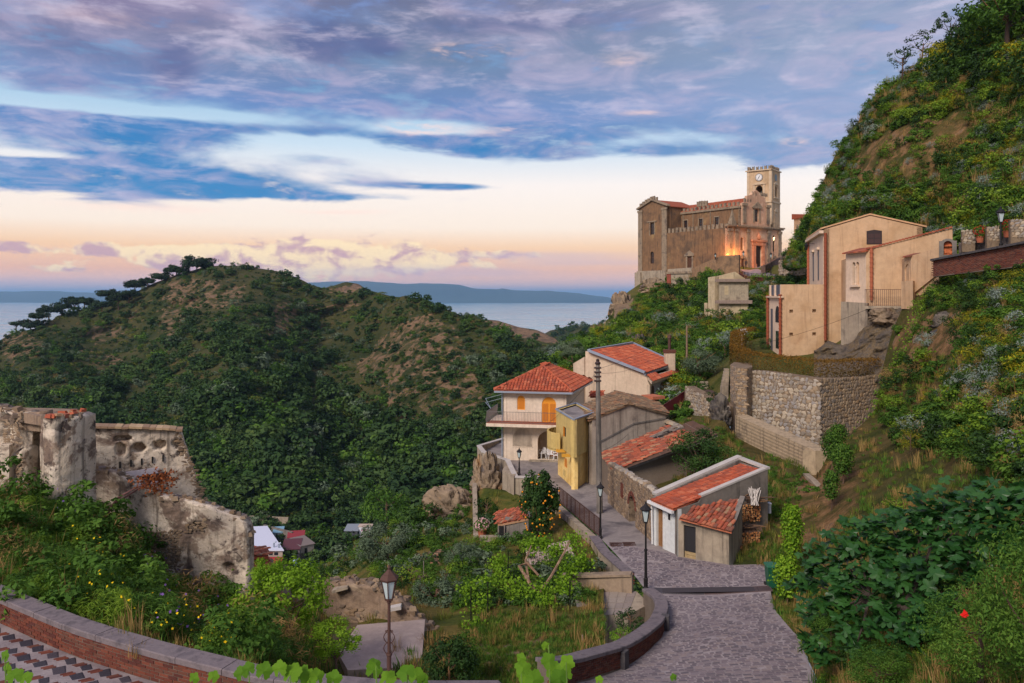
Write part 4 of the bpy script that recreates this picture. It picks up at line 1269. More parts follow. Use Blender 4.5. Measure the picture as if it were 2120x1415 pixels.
lz = [(560,551),(562,551.5),(556,546),(548,538),(541,531),(536,527)]
for k in range(len(lc) - 1):
	d0, d1 = lc[k][1], lc[k + 1][1]
	w.slab(lc[k], lc[k + 1],[(0, ZZ(lz[k][0], d0) - 0.3),(np.linalg.norm(lc[k + 1] - lc[k]), ZZ(lz[k + 1][0], d1) - 0.3),(np.linalg.norm(lc[k + 1] - lc[k]), ZZ(lz[k + 1][1], d1)),(0, ZZ(lz[k][1], d0))],0,0.4)
w.build('wall_body', surf('dark_brown_render', [(84,66,58),(104,82,70)],1), lw)
rv = thing('rubble_bank_wall', 'grey rubble retaining wall at the foot of the hill beside the church lane', 'wall', P(1650,560,135))
w = MB(); a, b = XY(1612,146), XY(1682,128)
Lr = np.linalg.norm(b - a)
w.slab(a, b, [(0, ZZ(573,146) - 1),(Lr, ZZ(573,128) - 1),(Lr, ZZ(546,128)),(Lr * 0.5, ZZ(540,137)),(0, ZZ(539,146))],0,2.0)
rvb = w.build('wall_body', MATS['rubble_mortar'], rv)
stone_wall_pieces(rv, a, b, [(0, ZZ(571,146)),(Lr, ZZ(571,128)),(Lr, ZZ(547,128)),(Lr * 0.5, ZZ(541,137)),(0, ZZ(540,146))],0.75, MATS['rubble'], limit=0, seed=5, depth=0.3)
fh_ = thing('distant_house', 'small house with tiled roof far behind the hill edge', 'house', P(1672,470,150))
w = MB(); a = XY(1666,150); w.prism([a, a + np.array([3,0.5]), a + np.array([2.5,5]), a + np.array([-0.4,4.6])], ZZ(500,150), ZZ(450,150)); w.build('wall', MATS['tower_plaster'], fh_)
w = MB(); w.prism([a + np.array([-0.3,-0.4]), a + np.array([3.3,0]), a + np.array([2.9,5.3]), a + np.array([-0.7,5])], ZZ(450,150) + 0.01,[ZZ(446,150)] * 2 + [ZZ(438,150)] * 2); w.build('roof', MATS['terracotta'], fh_)
# lamps and people at the church
for nm_, px, py, d, H in (('tall black lamp post in front of the church lane wall', 1596,570,146,4.2),('black lamp post beside the parapet end left of the portal', 1539,557,156,3.6),('dark lamp post by the far end of the lane wall under the tower', 1617,533,172,3.4),('slim lamp with pale globe light on the parapet slope', 1481,538,156,1.4)):
	lantern_lamp('street_lamp', nm_, P(px, py, d), H, 1.1)
# lit lamps at the church: a floodlight at the wall corner and one burning lantern
def lit(c, power, col, r=.12):
	ld = bpy.data.lights.new('lamp_light', 'POINT'); ld.energy = power; ld.color = col; ld.shadow_soft_size = r
	o = bpy.data.objects.new('lamp_light', ld); C.objects.link(o); o.location = [float(v) for v in c]
pc = ch.p(-1.3,-1.0)
lit((*pc, 8.2),520,(1.0,.36,.10)); lit((*ch.p(1.8,-1.6),8.0),260,(1.0,.36,.10))
fl_ = thing('floodlight', 'small floodlight at the corner of the church facade casting an orange glow', 'floodlight', (*pc, 5.4))
m_ = MB(); m_.box((pc[0], pc[1],6.6),(.12,.12,2.6)); m_.build('post', MATS['iron'], fl_)
m_ = MB(); m_.box((pc[0], pc[1],7.95),(.3,.2,.22)); m_.build('lamp_head', plain('lit_lamp', (255,170,80),.5, emit=((255,140,50),6)), fl_)
lp = P(1602,560,162)
t_ = lantern_lamp('street_lamp', 'lamp post with burning orange lantern before the church door', lp, ZZ(487,162) - lp[2],1.3)
lc_ = lp + [0,0, ZZ(494,162) - lp[2]]
m_ = MB(); m_.lathe([(.12,-.2),(.2,0),(.12,.2)], lc_, 8); m_.build('bulb', MATS['lit_lamp'], t_)
lit(lc_ + [0,-.9,0],120,(1.0,.5,.2))
# ================================================================ beige buildings on the right
def steps_prism(mb, pts, z0, z1): return mb.prism(pts, z0, z1)
bg_ = thing('gabled_house', 'tall beige gabled house with small dark shuttered window under the hill', 'house', P(1760,700,78))
fr = Fr(XY(1706,80),-15)
bp_, pp_ = MATS['beige_plaster'], MATS['pale_plaster']
LW = 9.0
ze = ZZ(475,80)
w = MB()
a, b = fr.p(0,0), fr.p(LW, 0)
wz0, wz1 = ZZ(504,77), ZZ(473,77)
w.awall(a, b, -5.5, ze, [], t=0.5, top=[(4.25, ZZ(445.5,78.4))])
w.wall(fr.p(0,14.5), a, -5.5, ze, t=0.5)
w.wall(b, fr.p(LW, 14),-5.5, ze, t=0.5)
w.wall(fr.p(LW, 14.3), fr.p(0,14.3),-5.5, ze, t=0.4)
w.build('wall', bp_, bg_)
w = MB(); zr = ZZ(445.5,78.4)
for u0, u1 in ((-0.35,4.25),(LW + 0.35,4.25)):
	w.add([fr.q(u0,-0.12, ze - 0.02), fr.q(u0,14.6, ze - 0.02), fr.q(u1,14.6, zr + 0.06), fr.q(u1,-0.12, zr + 0.06), fr.q(u0,-0.12, ze + 0.13), fr.q(u0,14.6, ze + 0.13), fr.q(u1,14.6, zr + 0.2), fr.q(u1,-0.12, zr + 0.2)],
		  [(0,1,2,3),(7,6,5,4),(0,4,5,1),(1,5,6,2),(2,6,7,3),(3,7,4,0)])
w.each('roof_slope', surf('beige_coping', [(190,150,112),(206,164,124)],1), bg_)
# window with brown shutters, set proud in a shallow frame
uw0, uw1 = 3.95,5.35
w = MB(); w.slab(a, b, [(uw0, wz0),(uw1, wz0),(uw1, wz1 - 0.12),((uw0 + uw1) / 2, wz1),(uw0, wz1 - 0.12)],-0.03,0.02)
sh = w.build('window', plain('shutter_frame', (40,24,24),0.6), bg_)
w = MB()
for k in range(2):
	for j in range(2):
		w.slab(a, b, rect_pts(uw0 + 0.12 + k * 0.62, uw0 + 0.64 + k * 0.62, wz0 + 0.1 + j * 0.55, wz0 + 0.55 + j * 0.5),-0.05,-0.03)
w.each('shutter_panel', plain('shutter_panel', (58,34,32),0.6), sh)
def downpipe(parent, x, y, z0, z1, r=0.13):
	w_ = MB(); z = z0; k = 0
	prof = []
	while z < z1:
		prof += [(r, z),(r, z + 0.32),(r * 1.3, z + 0.33),(r * 1.3, z + 0.42)]
		z += 0.43
	w_.lathe(prof, (x, y, 0),8)
	return w_.build('downpipe', MATS['terracotta'], parent)
pq = fr.p(0.1,-0.22); downpipe(bg_, pq[0], pq[1],-4.6, ze - 0.6)
pq = fr.p(-0.2,13.9); downpipe(bg_, pq[0], pq[1],0.5, ze - 0.6)
w = MB(); a2, b2 = fr.p(-0.06,14.4), fr.p(-0.06,0.05)
w.slab(a2, b2, rect_pts(0.2,14.2,-5, ze - 0.3),0.0,0.05); w.build('pale_face', pp_, bg_)
w = MB()
for u in (4.6,9.6):
	w.slab(a2, b2, rect_pts(u, u + 1.0,1.5,4.6),-0.04,0.0)
w.each('tall_window', plain('grey_shutter', (78,78,84),0.6), bg_)
w = MB()
for u in (4.6,9.6): w.slab(a2, b2, rect_pts(u - 0.3, u + 1.3,4.7,4.95),-0.25,0.0)
w.slab(a2, b2, rect_pts(-0.3,14.6, ze - 0.42, ze - 0.12),-0.4,0.0)
w.each('ledge', pp_, bg_)
il = MB(); pc = fr.p(-0.9,8.2)
il.beam((*fr.p(-0.06,8.2),5.6),(*pc, 5.7),0.05,0.05); il.lathe([(0.1,-0.5),(0.24,0.0),(0.26,0.05),(0.08,0.25)],(pc[0], pc[1],5.4),6)
il.build('wall_lantern', MATS['iron'], bg_)
# lower block
lb = thing('terrace_block', 'low beige block with flat terrace top and two rows of square vent holes', 'house', P(1660,735,80))
zt = ZZ(589.5,81)
A = fr.p(-4.12,-0.02); B = fr.p(0.0,-0.02)
A2 = A + np.array([0.55,5.4])
w = MB()
holes = []
for px, py in ((1638,645),(1685.5,644),(1638,692.5),(1685.5,692)):
	k = (px - CX) / F
	u = (k * A[1] - A[0]) / (fr.u[0] - k * fr.u[1])
	z = -(py - HY) / F * (A[1] + u * fr.u[1])
	holes.append((u - 0.17, u + 0.17, z - 0.17, z + 0.17))
w.awall(A, B, ZZ(741,81), zt, holes, t=0.35, reveal=0.3)
w.prism([A + fr.v * 0.36 + fr.u * 0.3, B + fr.v * 0.36, B + fr.v * 5.5, A2 + fr.u * 0.36], ZZ(741,81), zt - 1.1)
w.build('wall', bp_, lb)
w = MB(); w.slab(A2, A, rect_pts(0,5.42, ZZ(741,81), zt - 1.2),-0.02,0.25)
w.slab(A2, A, rect_pts(0,0.5, zt - 1.2, zt),0,0.25); w.slab(A2, A, rect_pts(2.3,2.8, zt - 1.2, zt),0,0.25); w.slab(A2, A, rect_pts(5.0,5.42, zt - 1.2, zt),0,0.25)
w.slab(A2, A, rect_pts(-0.2,5.7, zt - 1.35, zt - 1.18),-0.3,0.2)
w.build('pale_face', pp_, lb)
w = MB(); w.slab(A2, A, rect_pts(0.6,2.2, zt - 1.1, zt - 0.02),0.1,0.15); w.slab(A2, A, rect_pts(2.9,4.9, zt - 1.1, zt - 0.02),0.1,0.15); w.each('terrace_grille', plain('blue_grey_grille', (70,74,84),0.6), lb)
w = MB(); w.slab(A2, A, arch_pts(3.2,4.9, ZZ(668,82), ZZ(634,82)),-0.05,0.0); w.build('arched_window', DARK, lb)
w = MB(); w.slab(A2, A, rect_pts(3.4,4.7, ZZ(722,82), ZZ(686,82)),-0.06,0.0); w.build('window', GLASS, lb)
w = MB(); w.slab(A2, A, rect_pts(1.0,1.9, ZZ(736,84), ZZ(640,84)),-0.05,0.0); w.build('tall_window', plain('grey_shutter', (78,78,84)), lb)
pq = A + np.array([-0.12,-0.15]); downpipe(lb, pq[0], pq[1], ZZ(741,81), zt - 1.3)
pq = A2 + np.array([-0.2,-0.1]); downpipe(lb, pq[0], pq[1], ZZ(735,86), zt - 1.4)
# chapel block with paired lancet window and sloping tiled coping
cb = thing('lancet_house', 'beige building with twin arched window and long sloping tiled parapet', 'house', P(1850,600,72))
A = XY(1751,74.5); B = XY(1793,71.2); D2 = XY(1972,68.0)
w = MB()
Lf = np.linalg.norm(B - A)
uw = Lf * 0.50
hz_ = (ZZ(590,73), ZZ(543,73))
w.awall(A, B, ZZ(628,72), ZZ(524,72.5),[(uw - 0.55, uw - 0.06, hz_[0], hz_[1], 'a'),(uw + 0.06, uw + 0.55, hz_[0], hz_[1], 'a')], t=0.4, reveal=0.25)
w.build('pale_face', pp_, cb)
w = MB()
Ls = np.linalg.norm(D2 - B)
dn = (D2 - B) / Ls
zb_, zt1, zt2 = ZZ(622,71), ZZ(518,71.2), ZZ(473,68)
w.slab(B, D2,[(0, zb_ - 0.5),(Ls, zb_ - 0.5),(Ls, zt2),(0, zt1)],0.0,0.45)
w.prism([A + (B - A) * 0.1 + np.array([0.3,.5]), B + np.array([0.1,.5]), D2 + np.array([-.1,.5]), D2 + np.array([1.5,7]), A + np.array([2.2,7])], zb_ - 0.5,[ZZ(532,72)] * 2 + [zt2 - 0.3] * 2 + [ZZ(532,72)])
w.build('wall', bp_, cb)
w = MB(); w.slab(A, B, rect_pts(uw - 0.6, uw + 0.6, hz_[0], hz_[1]),0.26,0.3); wo = w.build('lancet_window', DARK, cb)
w = MB()
pc = A + (B - A) / Lf * uw
w.lathe([(0.09,0),(0.09,0.1),(0.055,0.14),(0.055,(hz_[1] - hz_[0]) * 0.72),(0.1,(hz_[1] - hz_[0]) * 0.78),(0.1,(hz_[1] - hz_[0]) * 0.82)],(pc[0], pc[1], hz_[0]),8)
w.slab(A, B, rect_pts(uw - 0.75, uw + 0.75, hz_[0] - 0.2, hz_[0]),-0.25,0.02)
w.each('column', pp_, wo)
w = MB()
n_ = 26
for k in range(n_):
	f_ = (k + 0.5) / n_
	p = B + (D2 - B) * f_
	z = zt1 + (zt2 - zt1) * f_
	w.beam((*(p - np.array([dn[1],-dn[0]]) * 0.5), z + 0.18),(*(p + np.array([dn[1],-dn[0]]) * 0.16), z + 0.08), Ls / n_ * 0.95,0.09)
w.each('coping_tile', MATS['terracotta'], cb)
w = MB()
for k in range(11):
	p = A + (B - A) * (k + 0.4) / 10.5
	w.beam((p[0] - 0.4, p[1] - 0.25, ZZ(524,73) + 0.0),(p[0] + 1.6, p[1] + 0.6, ZZ(524,73) + 0.5),0.28,0.12)
w.each('eave_tile', MATS['old_tile'], cb)
pq = XY(1802,71); downpipe(cb, pq[0], pq[1] - 0.2, zb_, zt1 - 0.1)
w = MB(); w.slab(B, D2, rect_pts(0,3.6, zb_ - 0.75, zb_ - 0.5),-1.1,0.0); slab_ = w.build('balcony_slab', MATS['concrete'], cb)
w = MB()
e0, e1 = B + np.array([dn[1],-dn[0]]) * 1.05, B + dn * 3.4 + np.array([dn[1],-dn[0]]) * 1.05
for k in range(23):
	p = e0 + (e1 - e0) * k / 22
	w.tube([(*p, zb_ - 0.5),(*p, zb_ + 0.95)],0.018,4)
w.each('baluster', MATS['rusty_iron'], slab_)
w = MB(); w.beam((*e0, zb_ + 0.95),(*e1, zb_ + 0.95),0.05,0.04); w.beam((*e0, zb_ - 0.42),(*e1, zb_ - 0.42),0.04,0.03); w.beam((*e0, zb_ + 0.95),(*B, zb_ + 0.95),0.05,0.04); w.each('rail', MATS['rusty_iron'], slab_)
# little stair porch and niche
po_ = thing('stair_porch', 'small beige porch with narrow dark doorway and sloping wall', 'porch', P(1900,580,66))
A = XY(1872,67.5); B = XY(1886,66); D2 = XY(1951,63.2)
w = MB(); Lf = np.linalg.norm(B - A)
w.awall(A, B, ZZ(600,66), ZZ(533,67),[(0.14, Lf - 0.2, ZZ(582,66.5), ZZ(547,66.5), 'a')], t=0.3, reveal=0.2)
Ls = np.linalg.norm(D2 - B)
w.slab(B, D2,[(0, ZZ(612,66)),(Ls, ZZ(560,63.2)),(Ls, ZZ(511,63.2)),(0, ZZ(530,66))],0,0.4)
w.prism([A + np.array([.2,.5]), B + np.array([.1,.5]), D2 + np.array([0,.5]), D2 + np.array([.5,2.5]), A + np.array([1,2.5])], ZZ(612,66),[ZZ(533,66)] * 2 + [ZZ(514,63)] * 2 + [ZZ(533,66)])
w.prism([XY(1866,66.5), XY(1890,65), XY(1896,66), XY(1875,68)], ZZ(640,66), ZZ(582,66))
w.build('wall', bp_, po_)
MB().slab(A, B, rect_pts(0.1, Lf - 0.15, ZZ(582,66.5), ZZ(546,66.5)),0.22,0.26).build('door', DARK, po_)
w = MB()
for k in range(5):
	p = A + (B - A) * (k + 0.3) / 4.6
	w.beam((p[0] - 0.25, p[1] - 0.2, ZZ(533,67) + 0.02),(p[0] + 0.9, p[1] + 0.3, ZZ(533,67) + 0.3),0.25,0.1)
w.each('eave_tile', MATS['old_tile'], po_)
ni = thing('wall_shrine', 'grey arched wall shrine holding an oval terracotta relief', 'shrine', P(1962,545,62.5))
a, b = XY(1944,62.8), XY(1981,62.2); Ln = np.linalg.norm(b - a)
w = MB(); w.awall(a, b, ZZ(547,62.5), ZZ(492,62.5) - 0.7,[(0.32, Ln - 0.32, ZZ(528,62.5), ZZ(499,62.5), 'a')], t=0.6, reveal=0.3)
cu, r_ = Ln / 2, Ln / 2
zs_ = ZZ(492,62.5) - 0.7
ap = arch_pts(0, Ln, zs_ - 1, zs_ + Ln / 2)[2:]
inn = arch_pts(0.32, Ln - 0.32, zs_ - 1, ZZ(499,62.5))[2:]
for k in range(len(ap) - 1): w.slab(a, b, [ap[k], ap[k + 1], inn[k + 1], inn[k]],-0.001,0.6)
w.build('arch', MATS['grey_stucco'], ni)
w = MB(); w.slab(a, b, arch_pts(0.3, Ln - 0.3, ZZ(528,62.5), ZZ(499,62.5)),0.32,0.4)
ro = w.build('relief_panel', plain('relief_clay', (168,86,44),0.8), ni)
w = MB()
g_ = random.Random(4)
for k in range(14):
	u = cu + g_.uniform(-0.24,0.24); z = ZZ(514,62.5) + g_.uniform(-0.38,0.34); s = g_.uniform(0.07,0.15)
	w.slab(a, b, [(u + s * math.cos(j * math.pi / 4), z + s * 1.2 * math.sin(j * math.pi / 4)) for j in range(8)],0.32 - g_.uniform(0.03,0.1),0.33)
w.build('raised_figure', plain('relief_clay_light', (186,102,56),0.8), ro)
# concrete buttress and rock base
cbt = thing('concrete_buttress', 'tall grey concrete buttress under the white lancet wall', 'buttress', P(1770,715,72))
w = MB(); A = XY(1741,74.2); B = XY(1796,70.6); C3 = XY(1812,73); D3 = XY(1760,76)
w.prism([A, B, C3, D3],[ZZ(722,73), ZZ(722,70.6), ZZ(700,72), ZZ(700,75)],[ZZ(625,74), ZZ(628,70.6), ZZ(628,72), ZZ(625,75)]); w.build('wall', MATS['concrete'], cbt)
# lane wall, brick parapet and pillars above
bw = thing('brick_parapet', 'red brick parapet with dark coping running uphill under the lamp post', 'wall', P(2000,540,60))
A, B = XY(1932,62.5), XY(2220,50)
Lb = np.linalg.norm(B - A)
z0a, z0b, z1a, z1b = ZZ(558,62.5), ZZ(520,50), ZZ(541,62.5), ZZ(487,50)
w = MB(); w.slab(A, B, [(0, z0a - 0.6),(Lb, z0b - 0.6),(Lb, z1b),(0, z1a)],0.0,0.4); w.build('core', MATS['mortar'], bw)
brick_face(bw, [A, B], lambda s: z0a - .55 + (z0b - z0a) * s / Lb, lambda s: z1a + (z1b - z1a) * s / Lb, L=0.3, h=0.075, limit=300, seed=9)
w = MB()
for k in range(14):
	f0, f1 = k / 14,(k + 0.97) / 14
	w.beam((*(A + (B - A) * f0), z1a + (z1b - z1a) * f0 + 0.08),(*(A + (B - A) * f1), z1a + (z1b - z1a) * f1 + 0.08),0.55,0.15)
w.each('coping_stone', surf('basalt', [(66,64,66),(82,78,78),(58,56,58)],2, bump=0.4, bscale=16), bw)
uw_ = thing('lane_retaining_wall', 'dark grey stone lane wall behind the brick parapet', 'wall', P(2040,520,62))
A, B = XY(1985,65.5), XY(2260,52)
Lb = np.linalg.norm(B - A)
w = MB(); w.slab(A, B, [(0, ZZ(545,65.5)),(Lb, ZZ(520,52)),(Lb, ZZ(462,52)),(0, ZZ(505,65.5))],0.0,0.6); w.build('wall_body', surf('dark_wall', [(84,78,76),(104,96,90),(70,66,66)],1.2, bump=0.7, bscale=8), uw_)
stone_wall_pieces(uw_, A, B, [(0, ZZ(540,65.5)),(Lb, ZZ(518,52)),(Lb, ZZ(463,52)),(0, ZZ(506,65.5))],0.42, surf('dark_stone', [(88,84,80),(110,102,94)],2, piece=[(92,86,82),(110,100,92),(78,74,74),(122,112,100)], bump=0.5), limit=0, seed=31, depth=0.3)
for k, (px, py0, py1, d, lab) in enumerate(((2062,500,470,60.5, 'short rubble pillar of the lane fence left of the second flower pot'),(2112,492,455,58, 'rubble pillar of the lane fence behind the tall lamp post'),(2010,506,478,63, 'squat rubble pillar at the lower end of the lane fence'))):
	pi = thing('stone_pillar', lab, 'pillar', P(px, py0, d), 'pillars of the lane fence')
	w = MB(); c = P(px, py0, d); h = ZZ(py1, d) - ZZ(py0, d)
	w.box((c[0], c[1] + 0.4, c[2] + h / 2 - 0.3),(0.9,0.8, h + 0.6), rz=-0.4); w.build('core', MATS['rubble_mortar'], pi)
	ca, sa = math.cos(-0.4), math.sin(-0.4)
	a_ = np.array([c[0] - 0.45 * ca + 0.0 * sa, c[1] + 0.4 - 0.45 * sa]) + np.array([sa, -ca]) * 0.4
	b_ = a_ + np.array([ca, sa]) * 0.9
	stone_wall_pieces(pi, a_, b_, [(0, c[2]),(0.9, c[2]),(0.9, c[2] + h),(0, c[2] + h)],0.27, MATS['rubble'], limit=40, seed=40 + k)
fe = thing('iron_fence', 'black iron bar fence between the lane pillars', 'fence', P(2000,500,63))
w = MB()
A, B = np.array([*XY(1995,65.2)]), np.array([*XY(2130,58)])
for k in range(34):
	f_ = k / 33; p = A + (B - A) * f_; z = ZZ(505,65.2) * (1 - f_) + ZZ(490,58) * f_
	w.tube([(*p, z),(*p, z + 1.0)],0.02,4)
w.each('bar', MATS['iron'], fe)
w = MB(); w.beam((*A, ZZ(505,65.2) + 1),(*B, ZZ(490,58) + 1),0.05,0.04); w.build('rail', MATS['iron'], fe)
lantern_lamp('street_lamp', 'black lamp post with tall green tinted lantern on the brick parapet at the top right', P(2072,520,58.5),3.25,1.25)
# ================================================================ village houses on the lane
TILE = {}
def tile_mesh(mat, L, Wd, seg=4):
	key = (mat.name, L, Wd)
	if key not in TILE:
		m_ = MB()
		roof_tiles(m_, (-Wd / 2,-L / 2,0),(1,0,0),(0,1,0),1,1, L, Wd, 0.0, seg=seg)
		me = bpy.data.meshes.new('tile')
		me.from_pydata(m_.v, [], m_.f)
		me.materials.append(mat)
		TILE[key] = me
	return TILE[key]
def tile_slope(parent, poly, mat, L=0.42, Wd=0.26, jitter=0.02, seed=1, limit=0, holes=(), under=None, thick=0.12, lift=0.02, name='tile', seg=4, base=True, over=0.84):
	"""a tiled roof plane: poly[0]->poly[1] is the eave (3-D points); the first `limit` tiles are parts, the rest one mesh"""
	pts = [np.asarray(p, float) for p in poly]
	o = pts[0]
	ux = unit(pts[1] - o)
	nz = np.zeros(3)
	for i in range(1, len(pts) - 1): nz += np.cross(pts[i] - o, pts[i + 1] - o)
	nz = unit(nz)
	if nz[2] < 0: nz = -nz
	uy = np.cross(nz, ux)
	if np.dot(pts[2] - o, uy) < 0: uy = -uy
	P2 = [(np.dot(p - o, ux), np.dot(p - o, uy)) for p in pts]
	if base:
		m_ = MB()
		n = len(pts)
		m_.add([tuple(p) for p in pts] + [tuple(p - np.array([0,0, thick])) for p in pts],[list(range(n)), list(range(n, 2 * n))[::-1]] + [(i, n + i, n + (i + 1) % n, (i + 1) % n) for i in range(n)])
		parent = m_.build('roof_deck', under or mat, parent)
	g = random.Random(seed)
	s0, s1 = min(p[0] for p in P2), max(p[0] for p in P2)
	t1 = max(p[1] for p in P2)
	rest = MB()
	cnt = 0
	for j in range(int(t1 / (L * over)) + 1):
		for i in range(int((s1 - s0) / Wd) + 1):
			s, t_ = s0 + Wd * (i + 0.5), L * over * j + L * 0.4
			if not inside(np.array([s]), np.array([min(t_, t1 - 0.01)]), P2)[0]: continue
			if any(inside(np.array([s]), np.array([t_]), h)[0] for h in holes): continue
			s += g.uniform(-1,1) * jitter; t_ += g.uniform(-1,1) * jitter
			yaw = g.uniform(-1,1) * jitter * 1.6
			a = ux * math.cos(yaw) + uy * math.sin(yaw)
			b2 = uy * math.cos(yaw) - ux * math.sin(yaw)
			c = o + ux * s + uy * t_ + nz * (lift + g.uniform(0, jitter))
			if cnt < limit:
				M = Matrix((a, b2, nz)).transposed()
				tl = g.uniform(-0.02,0.02)
				wlink(name, tile_mesh(mat, L, Wd, seg), parent, c, (M @ Matrix.Rotation(tl, 3, 'X')).to_euler())
				cnt += 1
			else:
				roof_tiles(rest, c - a * Wd / 2 - b2 * L / 2, a, b2,1,1, L, Wd, 0.0, seed=g.randrange(9999), seg=seg)
				rest.t[-(seg + 1):] = [g.random()] * (seg + 1)
	if rest.f: rest.build('roof_tiles', mat, parent, kind='stuff')
	return parent
surf('house_white', [(214,196,172),(224,206,184)],0.5, streak=((166,146,124),0.4), blotch=[((190,168,142),.6,.56,.72)], bump=0.08)
surf('house_side', [(196,172,146),(210,188,160)],0.4, streak=((140,122,104),0.6), bump=0.1)
plain('orange_shutter', (226,146,30),0.6)
plain('orange_slat', (196,118,24),0.6)
surf('yellow_plaster', [(226,190,112),(236,204,130),(214,176,98)],0.6, streak=((164,132,84),0.55), bump=0.1)
surf('yellow_old', [(190,164,98),(206,180,112)],0.6, streak=((128,112,80),0.7), bump=0.15)
plain('white_plastic', (236,234,230),0.45)
plain('white_paint', (216,216,212),0.6)
surf('asphalt_grey', [(128,120,116),(144,136,130),(108,102,100)],0.6, blotch=[((92,88,88),0.3,0.56,0.72),((160,152,142),0.5,0.60,0.74)], bump=0.3)
# ---------------------------------------------------------------- white house with the orange shutters
wh = thing('white_house', 'cream two storey house with orange arched shutters, balcony and red hip roof', 'house', (2,70,-14.3))
FL, FR, BR = np.array([-0.75,69.0]), np.array([4.64,68.0]), np.array([6.86,75.5])
BL = FL + BR - FR
zE, zB = -8.28,-14.9
hs1 = [(1.22,1.9,-9.95,-8.72, 'a'),(3.36,4.6,-10.95,-8.8, 'a'),(3.0,4.72,-14.15,-11.75, 'a')]
w = MB()
w.awall(FL, FR, zB, zE, hs1, t=0.3, reveal=0.12)
w.wall(FR, BR, zB, zE, t=0.3); w.wall(BR, BL, zB, zE, t=0.3); w.wall(BL, FL, zB, zE, t=0.3)
w.build('wall', MATS['house_white'], wh)
for (u0, u1, v0, v1, _k), leafs in zip(hs1[:2],(1,2)):
	m_ = MB(); m_.slab(FL, FR, arch_pts(u0, u1, v0, v1),0.06,0.11)
	so_ = m_.build('shutter', MATS['orange_shutter'], wh)
	m_ = MB()
	for k in range(leafs):
		a0, a1 = u0 + (u1 - u0) * k / leafs + 0.08, u0 + (u1 - u0) * (k + 1) / leafs - 0.08
		z = v0 + 0.12
		while z < v1 - 0.5 * (u1 - u0):
			m_.slab(FL, FR, rect_pts(a0, a1, z, z + 0.055),0.03,0.06); z += 0.1
	m_.each('louvre', MATS['orange_slat'], so_)
m_ = MB(); m_.slab(FL, FR, arch_pts(0.8,2.54,-13.15,-11.55),-0.0,0.02)
outl = arch_pts(0.8,2.54,-13.15,-11.55)
for k in range(len(outl)):
	p0, p1 = np.array(outl[k]), np.array(outl[(k + 1) % len(outl)])
	dd = unit(p1 - p0); nn = np.array([-dd[1], dd[0]]) * 0.03
	m_.slab(FL, FR, [tuple(p0 - nn), tuple(p1 - nn), tuple(p1 + nn), tuple(p0 + nn)],-0.035,0.0)
m_.build('blind_arch', MATS['house_white'], wh)
# porch behind its arch
m_ = MB()
fw = Fr(FL, math.degrees(math.atan2(FR[1] - FL[1], FR[0] - FL[0])))
m_.slab(fw.p(2.9,1.6), fw.p(4.9,1.6), rect_pts(0,2.0,-14.2,-11.5),0,0.1)
m_.slab(fw.p(2.95,0.3), fw.p(2.95,1.6), rect_pts(0,1.3,-14.2,-11.5),0,0.06)
m_.slab(fw.p(4.85,1.6), fw.p(4.85,0.3), rect_pts(0,1.3,-14.2,-11.5),0,0.06)
m_.build('porch_wall', MATS['house_side'], wh)
m_ = MB(); m_.prism(fw.rect(2.3,5.1,-0.55,1.6),-14.6,-14.18); m_.build('porch_step', MATS['concrete'], wh)
m_ = MB(); m_.slab(fw.p(3.7,1.55), fw.p(4.6,1.55), rect_pts(0,0.9,-14.18,-11.9),-0.03,0.0); m_.build('door', surf('orange_door', [(168,96,40),(150,84,36)],2), wh)
# balcony
m_ = MB(); m_.prism(fw.rect(-1.25,5.0,-1.3,0.0),-11.25,-10.98); m_.prism(fw.rect(-1.25,0,0.0,3.6),-11.25,-10.98); bal = m_.build('balcony_slab', MATS['house_white'], wh)
m_ = MB(); m_.prism(fw.rect(-1.2,4.95,-1.25,0),-10.975,-10.94); m_.build('balcony_floor', MATS['terracotta'], bal)
m_ = MB()
runs = [(fw.p(-1.2,3.5), fw.p(-1.2,-1.25)),(fw.p(-1.2,-1.25), fw.p(4.95,-1.25)),(fw.p(4.95,-1.25), fw.p(4.95,0))]
for a, b in runs:
	L_ = np.linalg.norm(b - a); n_ = int(L_ / 0.13)
	dd = (b - a) / L_; on = np.array([dd[1],-dd[0]])
	for k in range(n_ + 1):
		p = a + dd * L_ * k / n_
		m_.tube([(*p, -10.9),(*(p + on * 0.10),-10.68),(*(p + on * 0.03),-10.4),(*p, -10.0)],0.014,3)
m_.each('baluster', plain('grey_railing', (120,112,108),0.5,0.3), bal)
m_ = MB()
for a, b in runs:
	for z in (-9.98,-10.88): m_.beam((*a, z),(*b, z),0.05,0.03)
m_.each('rail', MATS['grey_railing'], bal)
# hip roof
ov = 0.62
e = [fw.p(-ov, -ov), fw.p(5.48 + ov, -ov)]
back = unit(BR - FR); side = fw.u
E0 = FL - side * ov - back * ov; E1 = FR + side * ov - back * ov; E2 = BR + side * ov + back * ov; E3 = BL - side * ov + back * ov
mid = (FL + FR) / 2
R0, R1 = mid + back * 3.1, mid + back * 5.2
zr, ze_ = -6.45,-8.22
q3 = lambda p, z: np.array([p[0], p[1], z])
tile_slope(wh, [q3(E0, ze_), q3(E1, ze_), q3(R0, zr)], MATS['new_tile'], L=0.45, Wd=0.27, seed=3, under=MATS['terracotta'])
tile_slope(wh, [q3(E1, ze_), q3(E2, ze_), q3(R1, zr), q3(R0, zr)], MATS['new_tile'], L=0.45, Wd=0.27, seed=4, under=MATS['terracotta'])
tile_slope(wh, [q3(E2, ze_), q3(E3, ze_), q3(R1, zr)], MATS['new_tile'], limit=0, L=0.6, Wd=0.5, seed=5, under=MATS['terracotta'], seg=2)
